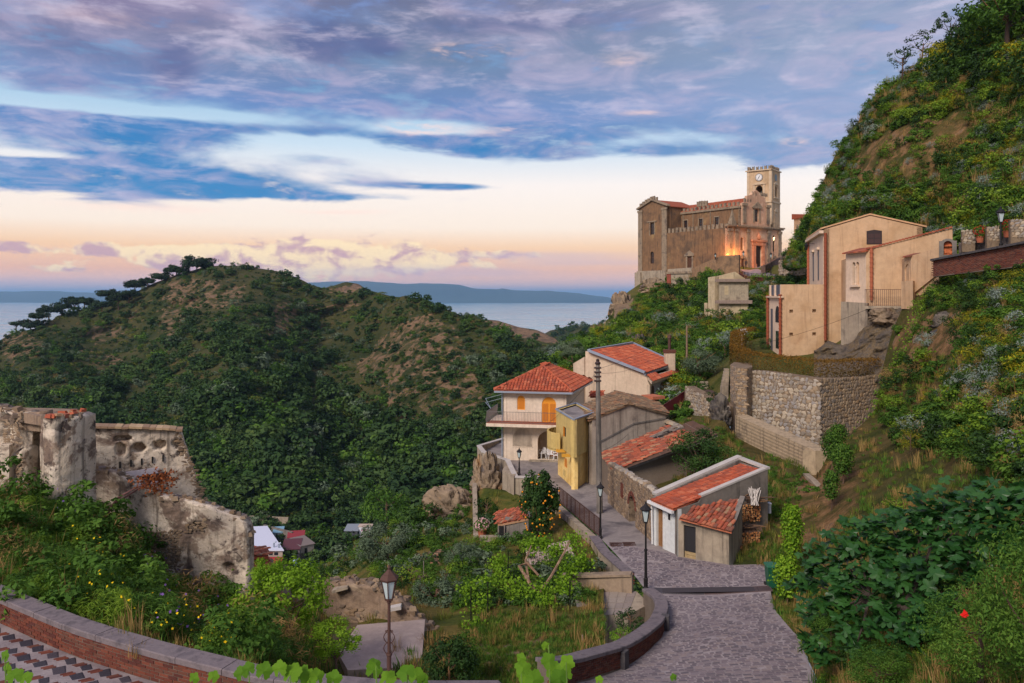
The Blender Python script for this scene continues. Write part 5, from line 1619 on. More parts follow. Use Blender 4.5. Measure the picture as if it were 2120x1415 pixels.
tile_slope(wh, [q3(E3, ze_), q3(E0, ze_), q3(R0, zr), q3(R1, zr)], MATS['new_tile'], L=0.6, Wd=0.5, seed=6, under=MATS['terracotta'], seg=2)
for a, b in ((q3(E0, ze_ + .05), q3(R0, zr + .05)),(q3(E1, ze_ + .05), q3(R0, zr + .05)),(q3(E2, ze_ + .05), q3(R1, zr + .05)),(q3(R0, zr + .05), q3(R1, zr + .05))):
	m_ = MB(); n_ = int(np.linalg.norm(b - a) / 0.4)
	for k in range(n_):
		m_.tube([a + (b - a) * (k / n_), a + (b - a) * ((k + 0.98) / n_)],[0.13,0.10],6)
	m_.each('ridge_tile', MATS['new_tile'], wh)
m_ = MB()
for a, b in ((E0, E1),(E1, E2)): m_.beam((*a, ze_ - 0.14),(*b, ze_ - 0.14),0.14,0.16)
m_.each('gutter', MATS['pale_metal'], wh)
m_ = MB(); m_.tube([(*(FL + np.array([-0.1,-0.1])), zE - .1),(*(FL + np.array([-0.1,-0.1])),-14.4)],0.06,6); m_.build('downpipe', MATS['pale_metal'], wh)
# clothes line frame on the balcony side
m_ = MB()
for z, du in ((-9.9,0),(-9.55,0.9)):
	m_.beam((*fw.p(-1.2,0.5),-10),(*fw.p(-1.9,1.5), z + 0.3),0.03,0.03)
	m_.beam((*fw.p(-1.9,1.5), z + 0.3),(*fw.p(-0.1,1.5), z + 0.8),0.03,0.03)
m_.each('drying_frame', MATS['pale_metal'], wh)
def plastic_chair(loc, rz, label):
	t_ = thing('plastic_chair', label, 'chair', loc, 'white plastic chairs in the porch', rz)
	m_ = MB(); m_.box((0,0,0.43),(0.46,0.44,0.04)); m_.build('seat', MATS['white_plastic'], t_, world=False)
	m_ = MB()
	for k in range(5): m_.box((-0.18 + 0.09 * k, 0.22,0.66),(0.055,0.03,0.40))
	m_.tube([(-0.22,0.21,0.45),(-0.22,0.23,0.8),(-0.12,0.24,0.9),(0.12,0.24,0.9),(0.22,0.23,0.8),(0.22,0.21,0.45)],0.03,5)
	m_.build('backrest', MATS['white_plastic'], t_, world=False)
	for sx in (-1,1):
		m_ = MB(); m_.tube([(0.23 * sx, 0.22,0.66),(0.25 * sx, -0.05,0.67),(0.24 * sx, -0.2,0.62),(0.22 * sx, -0.2,0.42)],0.025,5); m_.build('armrest', MATS['white_plastic'], t_, world=False)
		for sy in (-1,1):
			m_ = MB(); m_.tube([(0.2 * sx, 0.19 * sy, 0.42),(0.24 * sx, 0.23 * sy, 0.0)],[0.03,0.022],5); m_.build('leg', MATS['white_plastic'], t_, world=False)
plastic_chair((*fw.p(4.05,0.35),-14.18), R(20), 'white plastic garden chair in the middle of the porch arch')
plastic_chair((*fw.p(3.28,0.7),-14.18), R(-60), 'white plastic garden chair half hidden at the left side of the porch')
plastic_chair((*fw.p(4.6,0.15),-14.18), R(70), 'white plastic garden chair at the right side of the porch')
# ---------------------------------------------------------------- house behind with the single red slope
hb = thing('large_plain_house', 'large plain cream house with single red tiled roof slope and brick chimney', 'house', P(1290,860,79))
E0, E1 = P(1335,773,75.5), P(1397,752,86.7)
T0, T1 = P(1219,728,79.0), P(1309.5,712,91.4)
WL, WR = XY(1212,79.6), XY(1345,75.4)
w = MB()
Lw = np.linalg.norm(WR - WL)
w.slab(WL, WR, [(0,-16),(Lw, -16),(Lw, ZZ(800,75.4)),(Lw - 0.45, ZZ(775.5,75.4)),(0.25, ZZ(728,79.4)),(0, ZZ(728,79.4))],0.0,0.35)
WRb = XY(1401,87.0)
w.wall(WR, WRb, -16, ZZ(797,75.4), t=0.3)
Tb = XY(1300,92)
w.wall(Tb, WL, -16, ZZ(733,79.6), t=0.3)
w.wall(WRb, Tb, -16,-8.3, t=0.3)
w.slab(XY(1187,82), XY(1212,80.2),[(0,-16),(1.9,-16),(1.9, ZZ(740,80)),(0, ZZ(753,82))],0.0,3.5)
w.build('wall', MATS['house_side'], hb)
tile_slope(hb, [E0, E1, T1, T0], MATS['new_tile'], L=0.62, Wd=0.36, seed=7, under=MATS['terracotta'], seg=2)
m_ = MB(); m_.beam(T0 + [0,0,.1], T1 + [0,0,.1],0.3,0.25); m_.beam(T0 + [0,-.1,.08], E0 + [0,-.1,.08],0.25,0.22); m_.beam(T1 + [0,0,.1], E1 + [0,0,.1],0.25,0.2); m_.beam(E0 - [0,0,.12], E1 - [0,0,.12],0.16,0.18)
m_.each('roof_edge', MATS['pale_metal'], hb)
L0, L1, L2, L3 = P(1349,791,74.6), P(1406.6,770,85.6), P(1403,762,86.2), P(1341,781,75.6)
tile_slope(hb, [L0, L1, L2, L3], MATS['new_tile'], L=0.5, Wd=0.36, seed=9, under=MATS['house_side'], seg=2, thick=0.25)
Lr_ = np.linalg.norm(WRb - WR)
def uR(px):
	k = (px - CX) / F; dd = (WRb - WR) / Lr_
	return (k * WR[1] - WR[0]) / (dd[0] - k * dd[1])
m_ = MB(); m_.slab(WR, WRb, rect_pts(0.1, Lr_ - 0.1,-15.5, ZZ(797,75.4) - 0.05),-0.03,0.0); m_.build('grey_face', surf('grey_plaster', [(170,166,164),(184,180,176)],0.6), hb)
for a0, a1, y0, y1 in ((1346.5,1353,819,799),(1366,1372.6,822,792)):
	u0, u1 = uR(a0), uR(a1); d_ = 75.4 + (87 - 75.4) * (u0 + u1) / 2 / Lr_
	m_ = MB(); m_.slab(WR, WRb, arch_pts(u0, u1, ZZ(y0, d_), ZZ(y1, d_), flat=0.6),-0.08,0.0); m_.build('shutter', MATS['brown_wood'], hb)
chp = P(1386,752,84)
ck_ = MB(); ck_.box((chp[0], chp[1], chp[2] + 0.2),(1.0,1.0,1.9)); cho = ck_.build('chimney', MATS['house_side'], hb)
ck_ = MB(); ck_.box((chp[0], chp[1], chp[2] + 1.25),(1.15,1.15,0.3)); ck_.build('brick_cap', MATS['brick'], cho)
ck_ = MB(); ck_.lathe([(0.16,1.4),(0.16,2.6),(0.26,2.62),(0.2,2.9),(0.05,3.0)], chp, 8); ck_.build('flue', MATS['rusty_iron'], cho)
m_ = MB(); m_.slab(WL, WR, rect_pts(1.85,3.1, ZZ(836,78), ZZ(820,78)),-0.03,0.0); m_.build('window', MATS['brown_wood'], hb)
pa, pb_ = P(1221,817.5,77.6), P(1251,816.5,76.6)
tile_slope(hb, [pa + [0,-.5,-.15], pb_ + [0,-.5,-.15], pb_ + [0,.3,.12], pa + [0,.3,.12]], MATS['new_tile'], L=0.4, Wd=0.24, seed=10, under=MATS['terracotta'], limit=20)
dr_ = thing('red_railing', 'dark red panelled railing along the walkway beside the large plain house', 'railing', P(1390,840,72))
m_ = MB(); A, B = P(1365,846,71), P(1417,812,74.5)
for k in range(9):
	p0, p1 = A + (B - A) * k / 9, A + (B - A) * (k + 0.94) / 9
	dn_ = np.array([0,0,-1.05])
	m_.add([p0, p1, p1 + dn_, p0 + dn_, p0 + [0.03,.04,0], p1 + [0.03,.04,0], p1 + dn_ + [0.03,.04,0], p0 + dn_ + [0.03,.04,0]],[(0,1,2,3),(7,6,5,4),(0,4,5,1),(1,5,6,2),(2,6,7,3),(3,7,4,0)])
m_.each('panel', plain('dark_red', (112,30,44),0.6), dr_)
m_ = MB(); m_.beam(A + [0,0,.05], B + [0,0,.05],0.06,0.05); m_.build('rail', plain('dark_red_rail', (96,26,38),0.6), dr_)
wk = thing('walkway_wall', 'grey concrete wall carrying the dark red railing', 'wall', P(1390,870,72))
m_ = MB(); m_.slab(A[:2], B[:2],[(0, A[2] - 4),(np.linalg.norm((B - A)[:2]), B[2] - 4.5),(np.linalg.norm((B - A)[:2]), B[2] - 1.06),(0, A[2] - 1.06)],0.05,1.2); m_.build('wall_body', MATS['concrete'], wk)
# ---------------------------------------------------------------- grey house with the mossy roof
mh = thing('mossy_roof_house', 'grey plastered house with mossy old clay tile gable roof', 'house', P(1300,900,61))
GL, GR = XY(1226,59), XY(1378,62)
Lg = np.linalg.norm(GR - GL)
za, zel, zer = ZZ(836,60.5), ZZ(869,59), ZZ(856,62)
ua_ = Lg * 0.50
w = MB()
w.slab(GL, GR, [(0,-15),(Lg, -15),(Lg, zer),(ua_, za),(0, zel)],0,0.4)
kl = XY(1180,64.5); kr = XY(1362,70)
w.wall(kl, GL, -15, ZZ(858,64.5) - 0.1, t=0.3); w.wall(GR, kr, -15, zer - 0.15, t=0.3)
w.build('wall', surf('mossy_house_wall', [(158,144,128),(172,158,140),(138,124,110)],.5, streak=((96,86,76),.7), blotch=[((116,104,94),.5,.55,.7)], bump=.3), mh)
m_ = MB(); m_.beam((*(GL + (GR - GL) * 0.1 - [0,.03]), ZZ(915,59.3)),(*(GL + (GR - GL) * 0.55 - [0,.03]), ZZ(878,60.5)),0.06,0.12); m_.beam((*(GL + (GR - GL) * 0.55 - [0,.03]), ZZ(878,60.5)),(*(GL + (GR - GL) * 0.99 - [0,.03]), ZZ(866,62)),0.06,0.12); m_.each('string_ledge', MATS['grey_stucco'], mh)
ap_ = np.array([*(GL + (GR - GL) * 0.50), za]) + np.array([0,-0.15,0.04])
rb = P(1272.6,813,67.5)
e0_ = np.array([*(GL - [0.25,0.15]), zel - 0.02]); e1_ = P(1178,853,64.8)
tile_slope(mh, [e1_, e0_, ap_, rb], MATS['mossy_tile'], L=0.4, Wd=0.25, jitter=0.045, seed=12, under=MATS['mossy_tile'])
e2_ = np.array([*(GR + [0.2,-0.15]), zer - 0.02]); e3_ = P(1356,828,70.5)
tile_slope(mh, [e2_, e3_, rb, ap_], MATS['mossy_tile'], L=0.4, Wd=0.25, jitter=0.045, seed=13, under=MATS['mossy_tile'])
m_ = MB(); n_ = 16
for k in range(n_): m_.tube([ap_ + (rb - ap_) * (k / n_) + [0,0,.05], ap_ + (rb - ap_) * ((k + .95) / n_) + [0,0,.05]],[0.15,0.12],6)
m_.each('ridge_tile', MATS['mossy_tile'], mh)
m_ = MB(); m_.box(tuple(P(1352,822,69)),(1.3,1.6,0.25), rz=0.5); m_.build('side_roof', MATS['old_tile'], mh)
# ---------------------------------------------------------------- narrow yellow house
yh = thing('yellow_house', 'narrow ochre yellow house with flat roof and curved balcony at the lane bend', 'house', (5,60,-14.3))
Y0, Y1, Y2 = np.array([3.63,63.0]), np.array([4.55,58.0]), np.array([6.23,61.2])
Y3 = Y0 + (Y2 - Y1)
L1_ = np.linalg.norm(Y1 - Y0)
def uY(px, a=Y0, b=Y1):
	k = (px - CX) / F; L_ = np.linalg.norm(b - a); dd = (b - a) / L_
	return (k * a[1] - a[0]) / (dd[0] - k * dd[1])
zs2 = -11.75
h2 = (uY(1165.5), uY(1171.5), ZZ(901,61), ZZ(880,61))
h3 = (uY(1168), uY(1174), ZZ(968,60.6), ZZ(949,60.6))
w = MB()
w.awall(Y0, Y1,-14.9, zs2,[h3], t=0.25, reveal=0.12); w.wall(Y1, Y2,-14.9, zs2, t=0.25); w.wall(Y2, Y3,-14.9, zs2, t=0.25); w.wall(Y3, Y0,-14.9, zs2, t=0.25)
w.build('wall', MATS['yellow_plaster'], yh)
o_ = unit(Y0 - Y3) * 0.35; o2_ = unit(Y1 - Y0) * 0.3
V0, V1, V2, V3 = Y0 + o_ , Y1 + o_ + o2_, Y2 + o2_ * 1.0, Y3
w = MB()
h2 = (uY(1165.5, V0, V1), uY(1171.5, V0, V1), h2[2], h2[3])
w.awall(V0, V1, zs2,-9.05,[h2], t=0.25, reveal=0.14); w.wall(V1, V2, zs2,-9.05, t=0.25); w.wall(V2, V3, zs2,-9.05, t=0.25); w.wall(V3, V0, zs2,-9.05, t=0.25)
w.add([(*V0, zs2),(*V1, zs2),(*V2, zs2),(*V3, zs2)],[(3,2,1,0)])
w.build('upper_wall', MATS['yellow_old'], yh)
m_ = MB(); m_.prism([V0 * .97 + V2 * .03, V1 * .97 + V3 * .03, V2 * .97 + V0 * .03, V3 * .97 + V1 * .03],-9.4,-9.16); m_.build('flat_roof', MATS['asphalt_grey'], yh)
m_ = MB()
for a, b in ((V0, V1),(V1, V2),(V2, V3),(V3, V0)): m_.beam((*a, -9.02),(*b, -9.02),0.14,0.1)
m_.each('roof_edge', MATS['pale_metal'], yh)
m_ = MB(); m_.slab(V0, V1, rect_pts(*h2),0.13,0.17); m_.build('window', DARK, yh)
m_ = MB(); m_.slab(V0, V1, rect_pts(h2[0] + (h2[1] - h2[0]) * .0, h2[0] + 0.08, h2[2], h2[3]),0.02,0.12); m_.build('window_frame', MATS['orange_slat'], yh)
m_ = MB(); m_.slab(Y0, Y1, rect_pts(*h3),0.04,0.1); m_.build('shutter', MATS['orange_slat'], yh)
m_ = MB(); u_ = uY(1170); m_.slab(Y0, Y1, rect_pts(u_ - 0.35, u_ + 0.35, ZZ(988,60.4), ZZ(976,60.4)),-0.05,0.0); m_.build('meter_box', MATS['yellow_old'], yh)
m_ = MB()
c0 = Y0 + unit(Y0 - Y3) * 0.2 + unit(Y1 - Y0) * 1.0
pts = []
for k in range(9):
	a = R(95 + 170 * k / 8)
	pts.append(c0 + np.array([math.cos(a) * 1.0, math.sin(a) * 1.5]))
for k in range(8):
	m_.wall(pts[k + 1], pts[k], zs2 - 0.05, ZZ(890,62), t=-0.15) if False else m_.wall(pts[k], pts[k + 1], zs2 - 0.05, ZZ(890,62), t=0.12)
m_.prism(pts, zs2 - 0.15, zs2 + 0.02)
m_.build('curved_balcony', MATS['yellow_old'], yh)
m_ = MB()
for f_ in (0.15,0.5,0.85):
	p = Y0 + (Y1 - Y0) * f_; m_.beam((*(p + [0.3,0]), zs2 - 0.12),(*(p - [0.75,0.1]), zs2 - 0.1),0.16,0.22)
m_.each('bracket', plain('ochre', (214,158,52),0.8), yh)
m_ = MB()
for f_ in (0.12,0.62,0.8): p = Y1 + (Y2 - Y1) * f_; m_.tube([(p[0] + .06, p[1] - .1,-14.3),(p[0] + .06, p[1] - .1,-9.3 if f_ > .6 else zs2)],0.045,5)
m_.each('downpipe', MATS['yellow_plaster'], yh)
# ---------------------------------------------------------------- ruined barn with broken roof and its stone wall along the lane
rbn = thing('ruined_barn', 'ruined stone barn with collapsing red clay tile roof and bare beams', 'barn', P(1330,1000,54))
A, B, Ct, Dt = P(1243,941,58), P(1270,977,51.8), P(1446,908,53.2), P(1381,881,59.5)
hole = [(0.0 + 4.4,3.6),(6.0,3.2),(6.2,5.0),(5.3,6.3),(4.6,5.6)]
w = MB()
w.wall(B[:2] + [0.3,0.25], Ct[:2],-14.5,-11.6, t=0.4, top=[(np.linalg.norm((Ct - B)[:2]) - 0.4, Ct[2] - 0.15)])
w.wall(A[:2], B[:2] + [0.3,0.25],-14.5,-11.7, t=0.4)
w.wall(Ct[:2], Dt[:2],-13, Ct[2] - 0.2, t=0.4)
wo = w.build('wall', MATS['dark_rubble'], rbn)
AB = np.linalg.norm(B - A)
holes = [[(0.05,4.3),(1.2,3.6),(2.0,4.5),(1.2,5.9),(0.1,6.3)],[(1.6,2.6),(2.2,2.5),(2.3,3.0),(1.7,3.1)],[(3.4,5.0),(3.9,4.9),(3.9,5.2),(3.5,5.3)]]
tile_slope(rbn, [A, B, Ct, Dt], MATS['old_tile'], L=0.42, Wd=0.24, jitter=0.06, seed=15, limit=300, holes=holes, base=False)
nz_ = unit(np.cross(B - A, Dt - A)); nz_ = nz_ if nz_[2] > 0 else -nz_
ux_, uyv = unit(B - A), None
uyv = np.cross(nz_, ux_); uyv = uyv if np.dot(uyv, Dt - A) > 0 else -uyv
rp = lambda s, t_, h=0.0: A + ux_ * s + uyv * t_ + nz_ * h
m_ = MB()
for s in (0.3,1.3,2.4,3.5,4.8,6.0): m_.beam(rp(s, 0.1,-0.16), rp(s + 0.2,7.2,-0.16),0.14,0.16)
for t_ in (0.7,2.0,3.3,4.2,5.4,6.6): m_.beam(rp(0.0, t_, -0.05), rp(6.3, t_, -0.05),0.05,0.04)
m_.beam(rp(0.7,3.7,0.05), rp(1.0,6.0,0.25),0.12,0.12); m_.beam(rp(0.2,5.0,0.1), rp(1.9,5.4,0.18),0.1,0.1)
m_.each('beam', surf('old_timber', [(120,108,98),(150,140,130)],4, bump=0.4), rbn)
m_ = MB()
for s0, s1, t0, t1 in ((0.0,6.4,0.0,3.4),(2.2,6.4,3.4,7.3),(0,2.2,6.3,7.2),(1.2,2.2,4.6,6.3)):
	s0b = s0
	m_.add([rp(s0, t0,-0.03), rp(s1, t0,-0.03), rp(min(s1,7.0), t1,-0.03), rp(s0b, t1,-0.03)],[(0,1,2,3)])
m_.build('roof_boards', surf('rotten_boards', [(84,62,48),(104,76,56)],2), rbn)
sw = thing('lane_stone_wall', 'old rubble wall beside the lane with brick arched doorway', 'wall', (7,48,-13.7))
W0, W1 = np.array([6.41,53.4]), np.array([7.58,42.9])
Lw = np.linalg.norm(W1 - W0)
zt0, zt1 = -11.35,-10.75
dh = (5.6,7.0,-13.95,-11.9)
w = MB(); w.awall(W0, W1,-14.6,-11.5,[(*dh, 'a')], t=0.55, reveal=0.5, top=[(0, zt0),(2.4,-11.2),(4,-11.05),(6.5,-10.95),(8.5,-10.75),(Lw, zt1)]); w.build('core', MATS['rubble_mortar'], sw)
poly = [(0,-14.1),(dh[0],-13.8),(dh[0],-12.3),(dh[0] + 0.7,-11.75),(dh[1],-12.3),(dh[1],-13.7),(Lw, -13.5),(Lw, zt1),(8.5,-10.75),(6.5,-10.95),(4,-11.05),(2.4,-11.2),(0, zt0)]
stone_wall_pieces(sw, W0, W1, poly, 0.26, MATS['dark_rubble'], limit=300, seed=51, depth=0.35, skip=0.04, biggest_near=True)
m_ = MB()
for k in range(11):
	an = math.pi * (k + 0.5) / 11
	m_.slab(W0, W1,[(6.3 + 0.7 * math.cos(an - .12),-12.6 + 0.7 * math.sin(an - .12)),(6.3 + 0.95 * math.cos(an - .12),-12.6 + 0.95 * math.sin(an - .12)),(6.3 + 0.95 * math.cos(an + .12),-12.6 + 0.95 * math.sin(an + .12)),(6.3 + 0.7 * math.cos(an + .12),-12.6 + 0.7 * math.sin(an + .12))],-0.05,0.3)
m_.each('arch_brick', MATS['brick'], sw)
m_ = MB(); m_.slab(W0, W1, rect_pts(dh[0], dh[1],-14,-11.9),0.46,0.52); m_.build('doorway_back', DARK, sw)
m_ = MB()
for j in range(7):
	for k in range(2): m_.slab(W0, W1, rect_pts(3.7 + k * 0.28,3.96 + k * 0.28,-12.6 + j * 0.13,-12.49 + j * 0.13),-0.06,0.1)
m_.each('brick', MATS['brick'], sw)
w = MB()
for k in range(34):
	s = Lw * (k + 0.5) / 34; zz = np.interp(s, [0,2.4,4,6.5,8.5, Lw],[zt0,-11.2,-11.05,-10.95,-10.75, zt1])
	p = W0 + (W1 - W0) * s / Lw + np.array([0.27,0]); w.box((p[0], p[1], zz + 0.05),(0.5 * rnd.uniform(.7,1.1),0.3 * rnd.uniform(.7,1.2),0.22 * rnd.uniform(.5,1.2)), rz=rnd.uniform(0,3), taper=0.7)
w.each('top_stone', MATS['rubble'], sw)
rw2 = thing('field_wall', 'low crumbling rubble wall behind the ruined barn', 'wall', P(1415,890,60))
A2, B2 = XY(1368,63), XY(1460,56)
w = MB(); L2_ = np.linalg.norm(B2 - A2); w.slab(A2, B2,[(0,-12),(L2_, -12.5),(L2_, ZZ(907,56)),(0, ZZ(868,63))],0,0.5); w.build('core', MATS['rubble_mortar'], rw2)
stone_wall_pieces(rw2, A2, B2,[(0,-10.9),(L2_, -11.3),(L2_, ZZ(907,56)),(0, ZZ(868,63))],0.3, MATS['dark_rubble'], limit=80, seed=52, depth=0.4)
w = MB()
for k in range(22):
	f_ = (k + .5) / 22; p = A2 + (B2 - A2) * f_; w.box((p[0], p[1] + .25, ZZ(868,63) * (1 - f_) + ZZ(907,56) * f_ + 0.04),(0.45 * rnd.uniform(.7,1.2),0.4,0.2), rz=rnd.uniform(0,3), taper=0.75)
w.each('top_stone', MATS['rubble'], rw2)
# ---------------------------------------------------------------- white fronted shed with the orange roof
sh_ = thing('white_shed', 'narrow shed with white front, brown door and orange tiled lean roof', 'shed', (9,42,-13.4))
S0, S1 = np.array([7.53,42.6]), np.array([8.43,40.6])
bk = unit(np.array([0.91,0.41])) * 5.9
S2, S3 = S1 + bk, S0 + bk
Lf = np.linalg.norm(S1 - S0)
zf, zbk = -10.95,-9.55
w = MB()
w.awall(S0, S1,-13.9, zf, [(0.32,0.9,-13.35,-11.25)], t=0.25, reveal=0.2); w.build('front_wall', surf('pale_blue_white', [(200,204,200),(212,214,208)],0.6, streak=((160,160,150),0.4), blotch=[((196,186,130),0.7,0.66,0.8)]), sh_)
w = MB()
w.slab(S1, S2,[(0,-14),(5.9,-13),(5.9, zbk + 0.12),(1.5, zf + 0.48),(1.35, zf + 0.2),(0, zf + 0.02)],0,0.22)
w.slab(S2, S3, rect_pts(0, Lf, -13, zbk + 0.1),0,0.22)
w.slab(S3, S0,[(0,-13),(5.9,-14),(5.9, zf + 0.16),(0, zbk + 0.3)],0,0.22)
w.build('side_wall', MATS['grey_stucco'], sh_)
m_ = MB()
m_.beam((*(S0 + [.1,.15]), zf + 0.24),(*(S3 + [.0,.15]), zbk + 0.36),0.4,0.14); m_.beam((*(S1 + bk * .26 + [-.08,.1]), zf + 0.52),(*(S2 + [-.08,.1]), zbk + 0.16),0.3,0.1); m_.beam((*S2, zbk + .16),(*S3, zbk + .3),0.32,0.12)
m_.each('parapet_cap', surf('pale_cement', [(176,170,162),(192,186,176)],1, bump=0.2), sh_)
fd = unit(S1 - S0)
r0, r1 = np.array([*(S0 - unit(bk) * 0.25 + fd * 0.2), zf + 0.02]), np.array([*(S1 - unit(bk) * 0.25 - fd * 0.02), zf + 0.02])
r2, r3 = np.array([*(S2 - fd * 0.22 - unit(bk) * .1), zbk]), np.array([*(S3 + fd * 0.22 - unit(bk) * .1), zbk])
tile_slope(sh_, [r0, r1, r2, r3], MATS['new_tile'], L=0.42, Wd=0.2, jitter=0.012, seed=18, limit=300, under=MATS['terracotta'], thick=0.1)
m_ = MB(); m_.beam((*(S0 - unit(bk) * 0.3), zf - 0.08),(*(S1 - unit(bk) * 0.3), zf - 0.12),0.16,0.14); m_.tube([(*(S0 - unit(bk) * .15 + fd * .1), zf - .1),(*(S0 - unit(bk) * .1 + fd * .1),-13.3)],0.05,6); m_.each('gutter', MATS['white_paint'], sh_)
m_ = MB(); m_.slab(S0, S1, rect_pts(0.32,0.9,-13.35,-11.25),0.14,0.19); dd_ = m_.build('door', surf('door_wood', [(152,112,72),(132,94,58)],3), sh_)
m_ = MB()
for k in range(2):
	for z0, z1 in ((-13.2,-12.5),(-12.35,-11.4)): m_.slab(S0, S1, rect_pts(0.37 + k * .27,0.58 + k * .27, z0, z1),0.11,0.14)
m_.each('door_panel', MATS['door_wood'], dd_)
m_ = MB(); m_.slab(S0, S1, rect_pts(1.4,1.58, ZZ(1076,41.3), ZZ(1064,41.3)),-0.02,0.0); m_.build('window', DARK, sh_)
m_ = MB(); m_.slab(S0, S1, rect_pts(1.0,1.1, ZZ(1076,41.3), ZZ(1068,41.3)),-0.04,0.0); m_.build('meter_box', MATS['white_paint'], sh_)
# small lean-to with the old tiles
lt = thing('lean_to', 'small rough plastered lean-to with dark door and old red tile roof', 'shed', (10,40,-13.3))
Q0, Q1, Q2, Q3 = np.array([8.45,40.5]), np.array([9.24,39.85]), np.array([10.6,38.95]), np.array([11.85,41.0])
L01 = np.linalg.norm(Q1 - Q0)
w = MB()
w.awall(Q0, Q1,-13.9,-11.45,[(0.30, L01 - 0.06,-13.3,-11.66)], t=0.2, reveal=0.18)
L12 = np.linalg.norm(Q2 - Q1)
w.slab(Q1, Q2,[(0,-13.9),(L12,-13.9),(L12,-11.62),(L12 * .5,-11.5),(0,-11.42)],0,0.2)
L23 = np.linalg.norm(Q3 - Q2)
w.slab(Q2, Q3,[(0,-13.9),(L23,-13.6),(L23,-10.55),(0,-11.62)],0,0.22)
w.build('wall', MATS['concrete'], lt)
m_ = MB(); m_.slab(Q0, Q1, rect_pts(0.30, L01 - 0.06,-12.98,-11.66),0.12,0.17); d2 = m_.build('door', plain('black_door', (36,34,36),0.7), lt)
m_ = MB()
for k in range(2): m_.slab(Q0, Q1, rect_pts(0.32, L01 - 0.08,-13.3 + k * .16,-13.16 + k * .16),0.10,0.16)
m_.each('plank', surf('pale_plank', [(182,160,116),(160,136,96)],4), d2)
t0 = np.array([*(Q0 + [-0.05,-0.35]),-11.30]); t1 = np.array([*(Q2 + [0.02,-0.4]),-11.52]); t2 = np.array([*(Q3 + [-.15,.2]),-10.55]); t3 = np.array([*(Q0 + unit(bk) * 1.0),-11.0])
tile_slope(lt, [t0, t1, t2, t3], MATS['old_tile'], L=0.4, Wd=0.2, jitter=0.035, seed=20, limit=300, under=MATS['old_tile'], thick=0.06)
m_ = MB(); m_.beam((*(Q2 + [.05,0]),-11.6),(*(Q3 + [.05,0.1]),-10.45),0.26,0.14); m_.build('verge', MATS['grey_stucco'], lt)
# firewood
fp_ = thing('firewood_stack', 'stacked firewood logs beside the lean-to wall', 'firewood', P(1555,1136,41.5))
LOG = []
for k in range(4):
	m_ = MB(); rr = [0.05,0.062,0.075,0.045][k]
	m_.lathe([(rr, -0.4),(rr * 1.06,0.0),(rr * 0.97,0.4)],(0,0,0),7)
	me = bpy.data.meshes.new('log'); me.from_pydata(m_.v, [], m_.f)
	me.materials.append(surf('bark', [(84,64,52),(104,82,66)],5, piece=[(110,86,68),(84,66,54),(140,104,70),(72,58,50)], bump=0.5, bscale=25)); me.materials.append(surf('log_end', [(186,130,78),(164,108,62)],5, piece=[(196,140,86),(170,110,64),(150,96,58),(206,156,104)]))
	for pgi in range(len(me.polygons) - 2, len(me.polygons)): me.polygons[pgi].material_index = 1
	LOG.append(me)
def logs(x0, x1, y, z0, z1, ang, g):
	z = z0
	while z < z1:
		x = x0 + g.uniform(0,0.05)
		while x < x1:
			k = g.randrange(4)
			wlink('log', LOG[k], fp_, (x, y + (x - x0) * math.tan(ang) + g.uniform(-.06,.06), z),(R(90) + g.uniform(-.08,.08), g.uniform(0,6), ang + g.uniform(-.1,.1)))
			x += 0.135
		z += 0.115
g_ = random.Random(5)
bz = ZZ(1136,41.3)
logs(11.75,12.75,41.4, bz + 0.05, bz + 0.95,0.15, g_)
logs(12.0,13.2,42.6, bz + 1.15, bz + 2.0,0.15, g_)
logs(11.2,11.75,40.9, bz + 0.02, bz + 0.35,0.3, g_)
m_ = MB()
for k in range(70):
	x = g_.uniform(11.9,13.2); y = g_.uniform(42.2,43.0) ; z = bz + 2.1 + g_.uniform(0,0.35)
	m_.tube([(x, y, z),(x + g_.uniform(-.9,.9), y + g_.uniform(-.5,.5), z + g_.uniform(-.1,.2))],0.02,4)
for k in range(40):
	x = g_.uniform(11.8,12.7); m_.tube([(x, 41.2 + g_.uniform(0,.5), bz + 1.0 + g_.uniform(0,.15)),(x + g_.uniform(-.6,.6),41.3 + g_.uniform(-.3,.5), bz + 1.1 + g_.uniform(0,.1))],0.018,4)
m_.build('brushwood', MATS['bark'], fp_, kind='stuff')
m_ = MB()
for k in range(16): m_.tube([(12.75 + g_.uniform(-.2,.22),41.9 + g_.uniform(-.2,.2), bz + 2.1),(12.8 + (k - 8) * 0.045,42.0, bz + 2.95 + g_.uniform(-.1,.1))],0.022,4)
m_.each('pale_stick', plain('pale_stick', (206,198,188),0.8), fp_)
m_ = MB(); m_.prism([(11.7,40.95),(13.3,41.2),(13.4,43.2),(11.9,43.0)], bz - 0.4,[bz, bz, bz + 0.9, bz + 0.9]); m_.build('pile_base', MATS['bark'], fp_)
gb = thing('wheeled_bin', 'dark green wheeled rubbish bin at the edge of the cobbled road', 'rubbish bin', P(1598,1217,35.6))
p = P(1598,1217,35.6)
m_ = MB(); m_.add([(p[0] + sx * hw, p[1] + sy * hd, p[2] + z) for z, hw, hd in ((0.06,0.19,0.2),(0.98,0.26,0.27)) for sx, sy in ((-1,-1),(1,-1),(1,1),(-1,1))],[(3,2,1,0),(4,5,6,7),(0,1,5,4),(1,2,6,5),(2,3,7,6),(3,0,4,7)]); m_.build('body', plain('bin_green', (24,84,58),0.5), gb)
m_ = MB(); m_.box((p[0], p[1], p[2] + 1.03),(0.58,0.6,0.08), taper=0.9); m_.box((p[0], p[1] + .3, p[2] + 1.0),(0.5,0.08,0.06)); m_.build('lid', plain('lid_green', (34,98,70),0.5), gb)
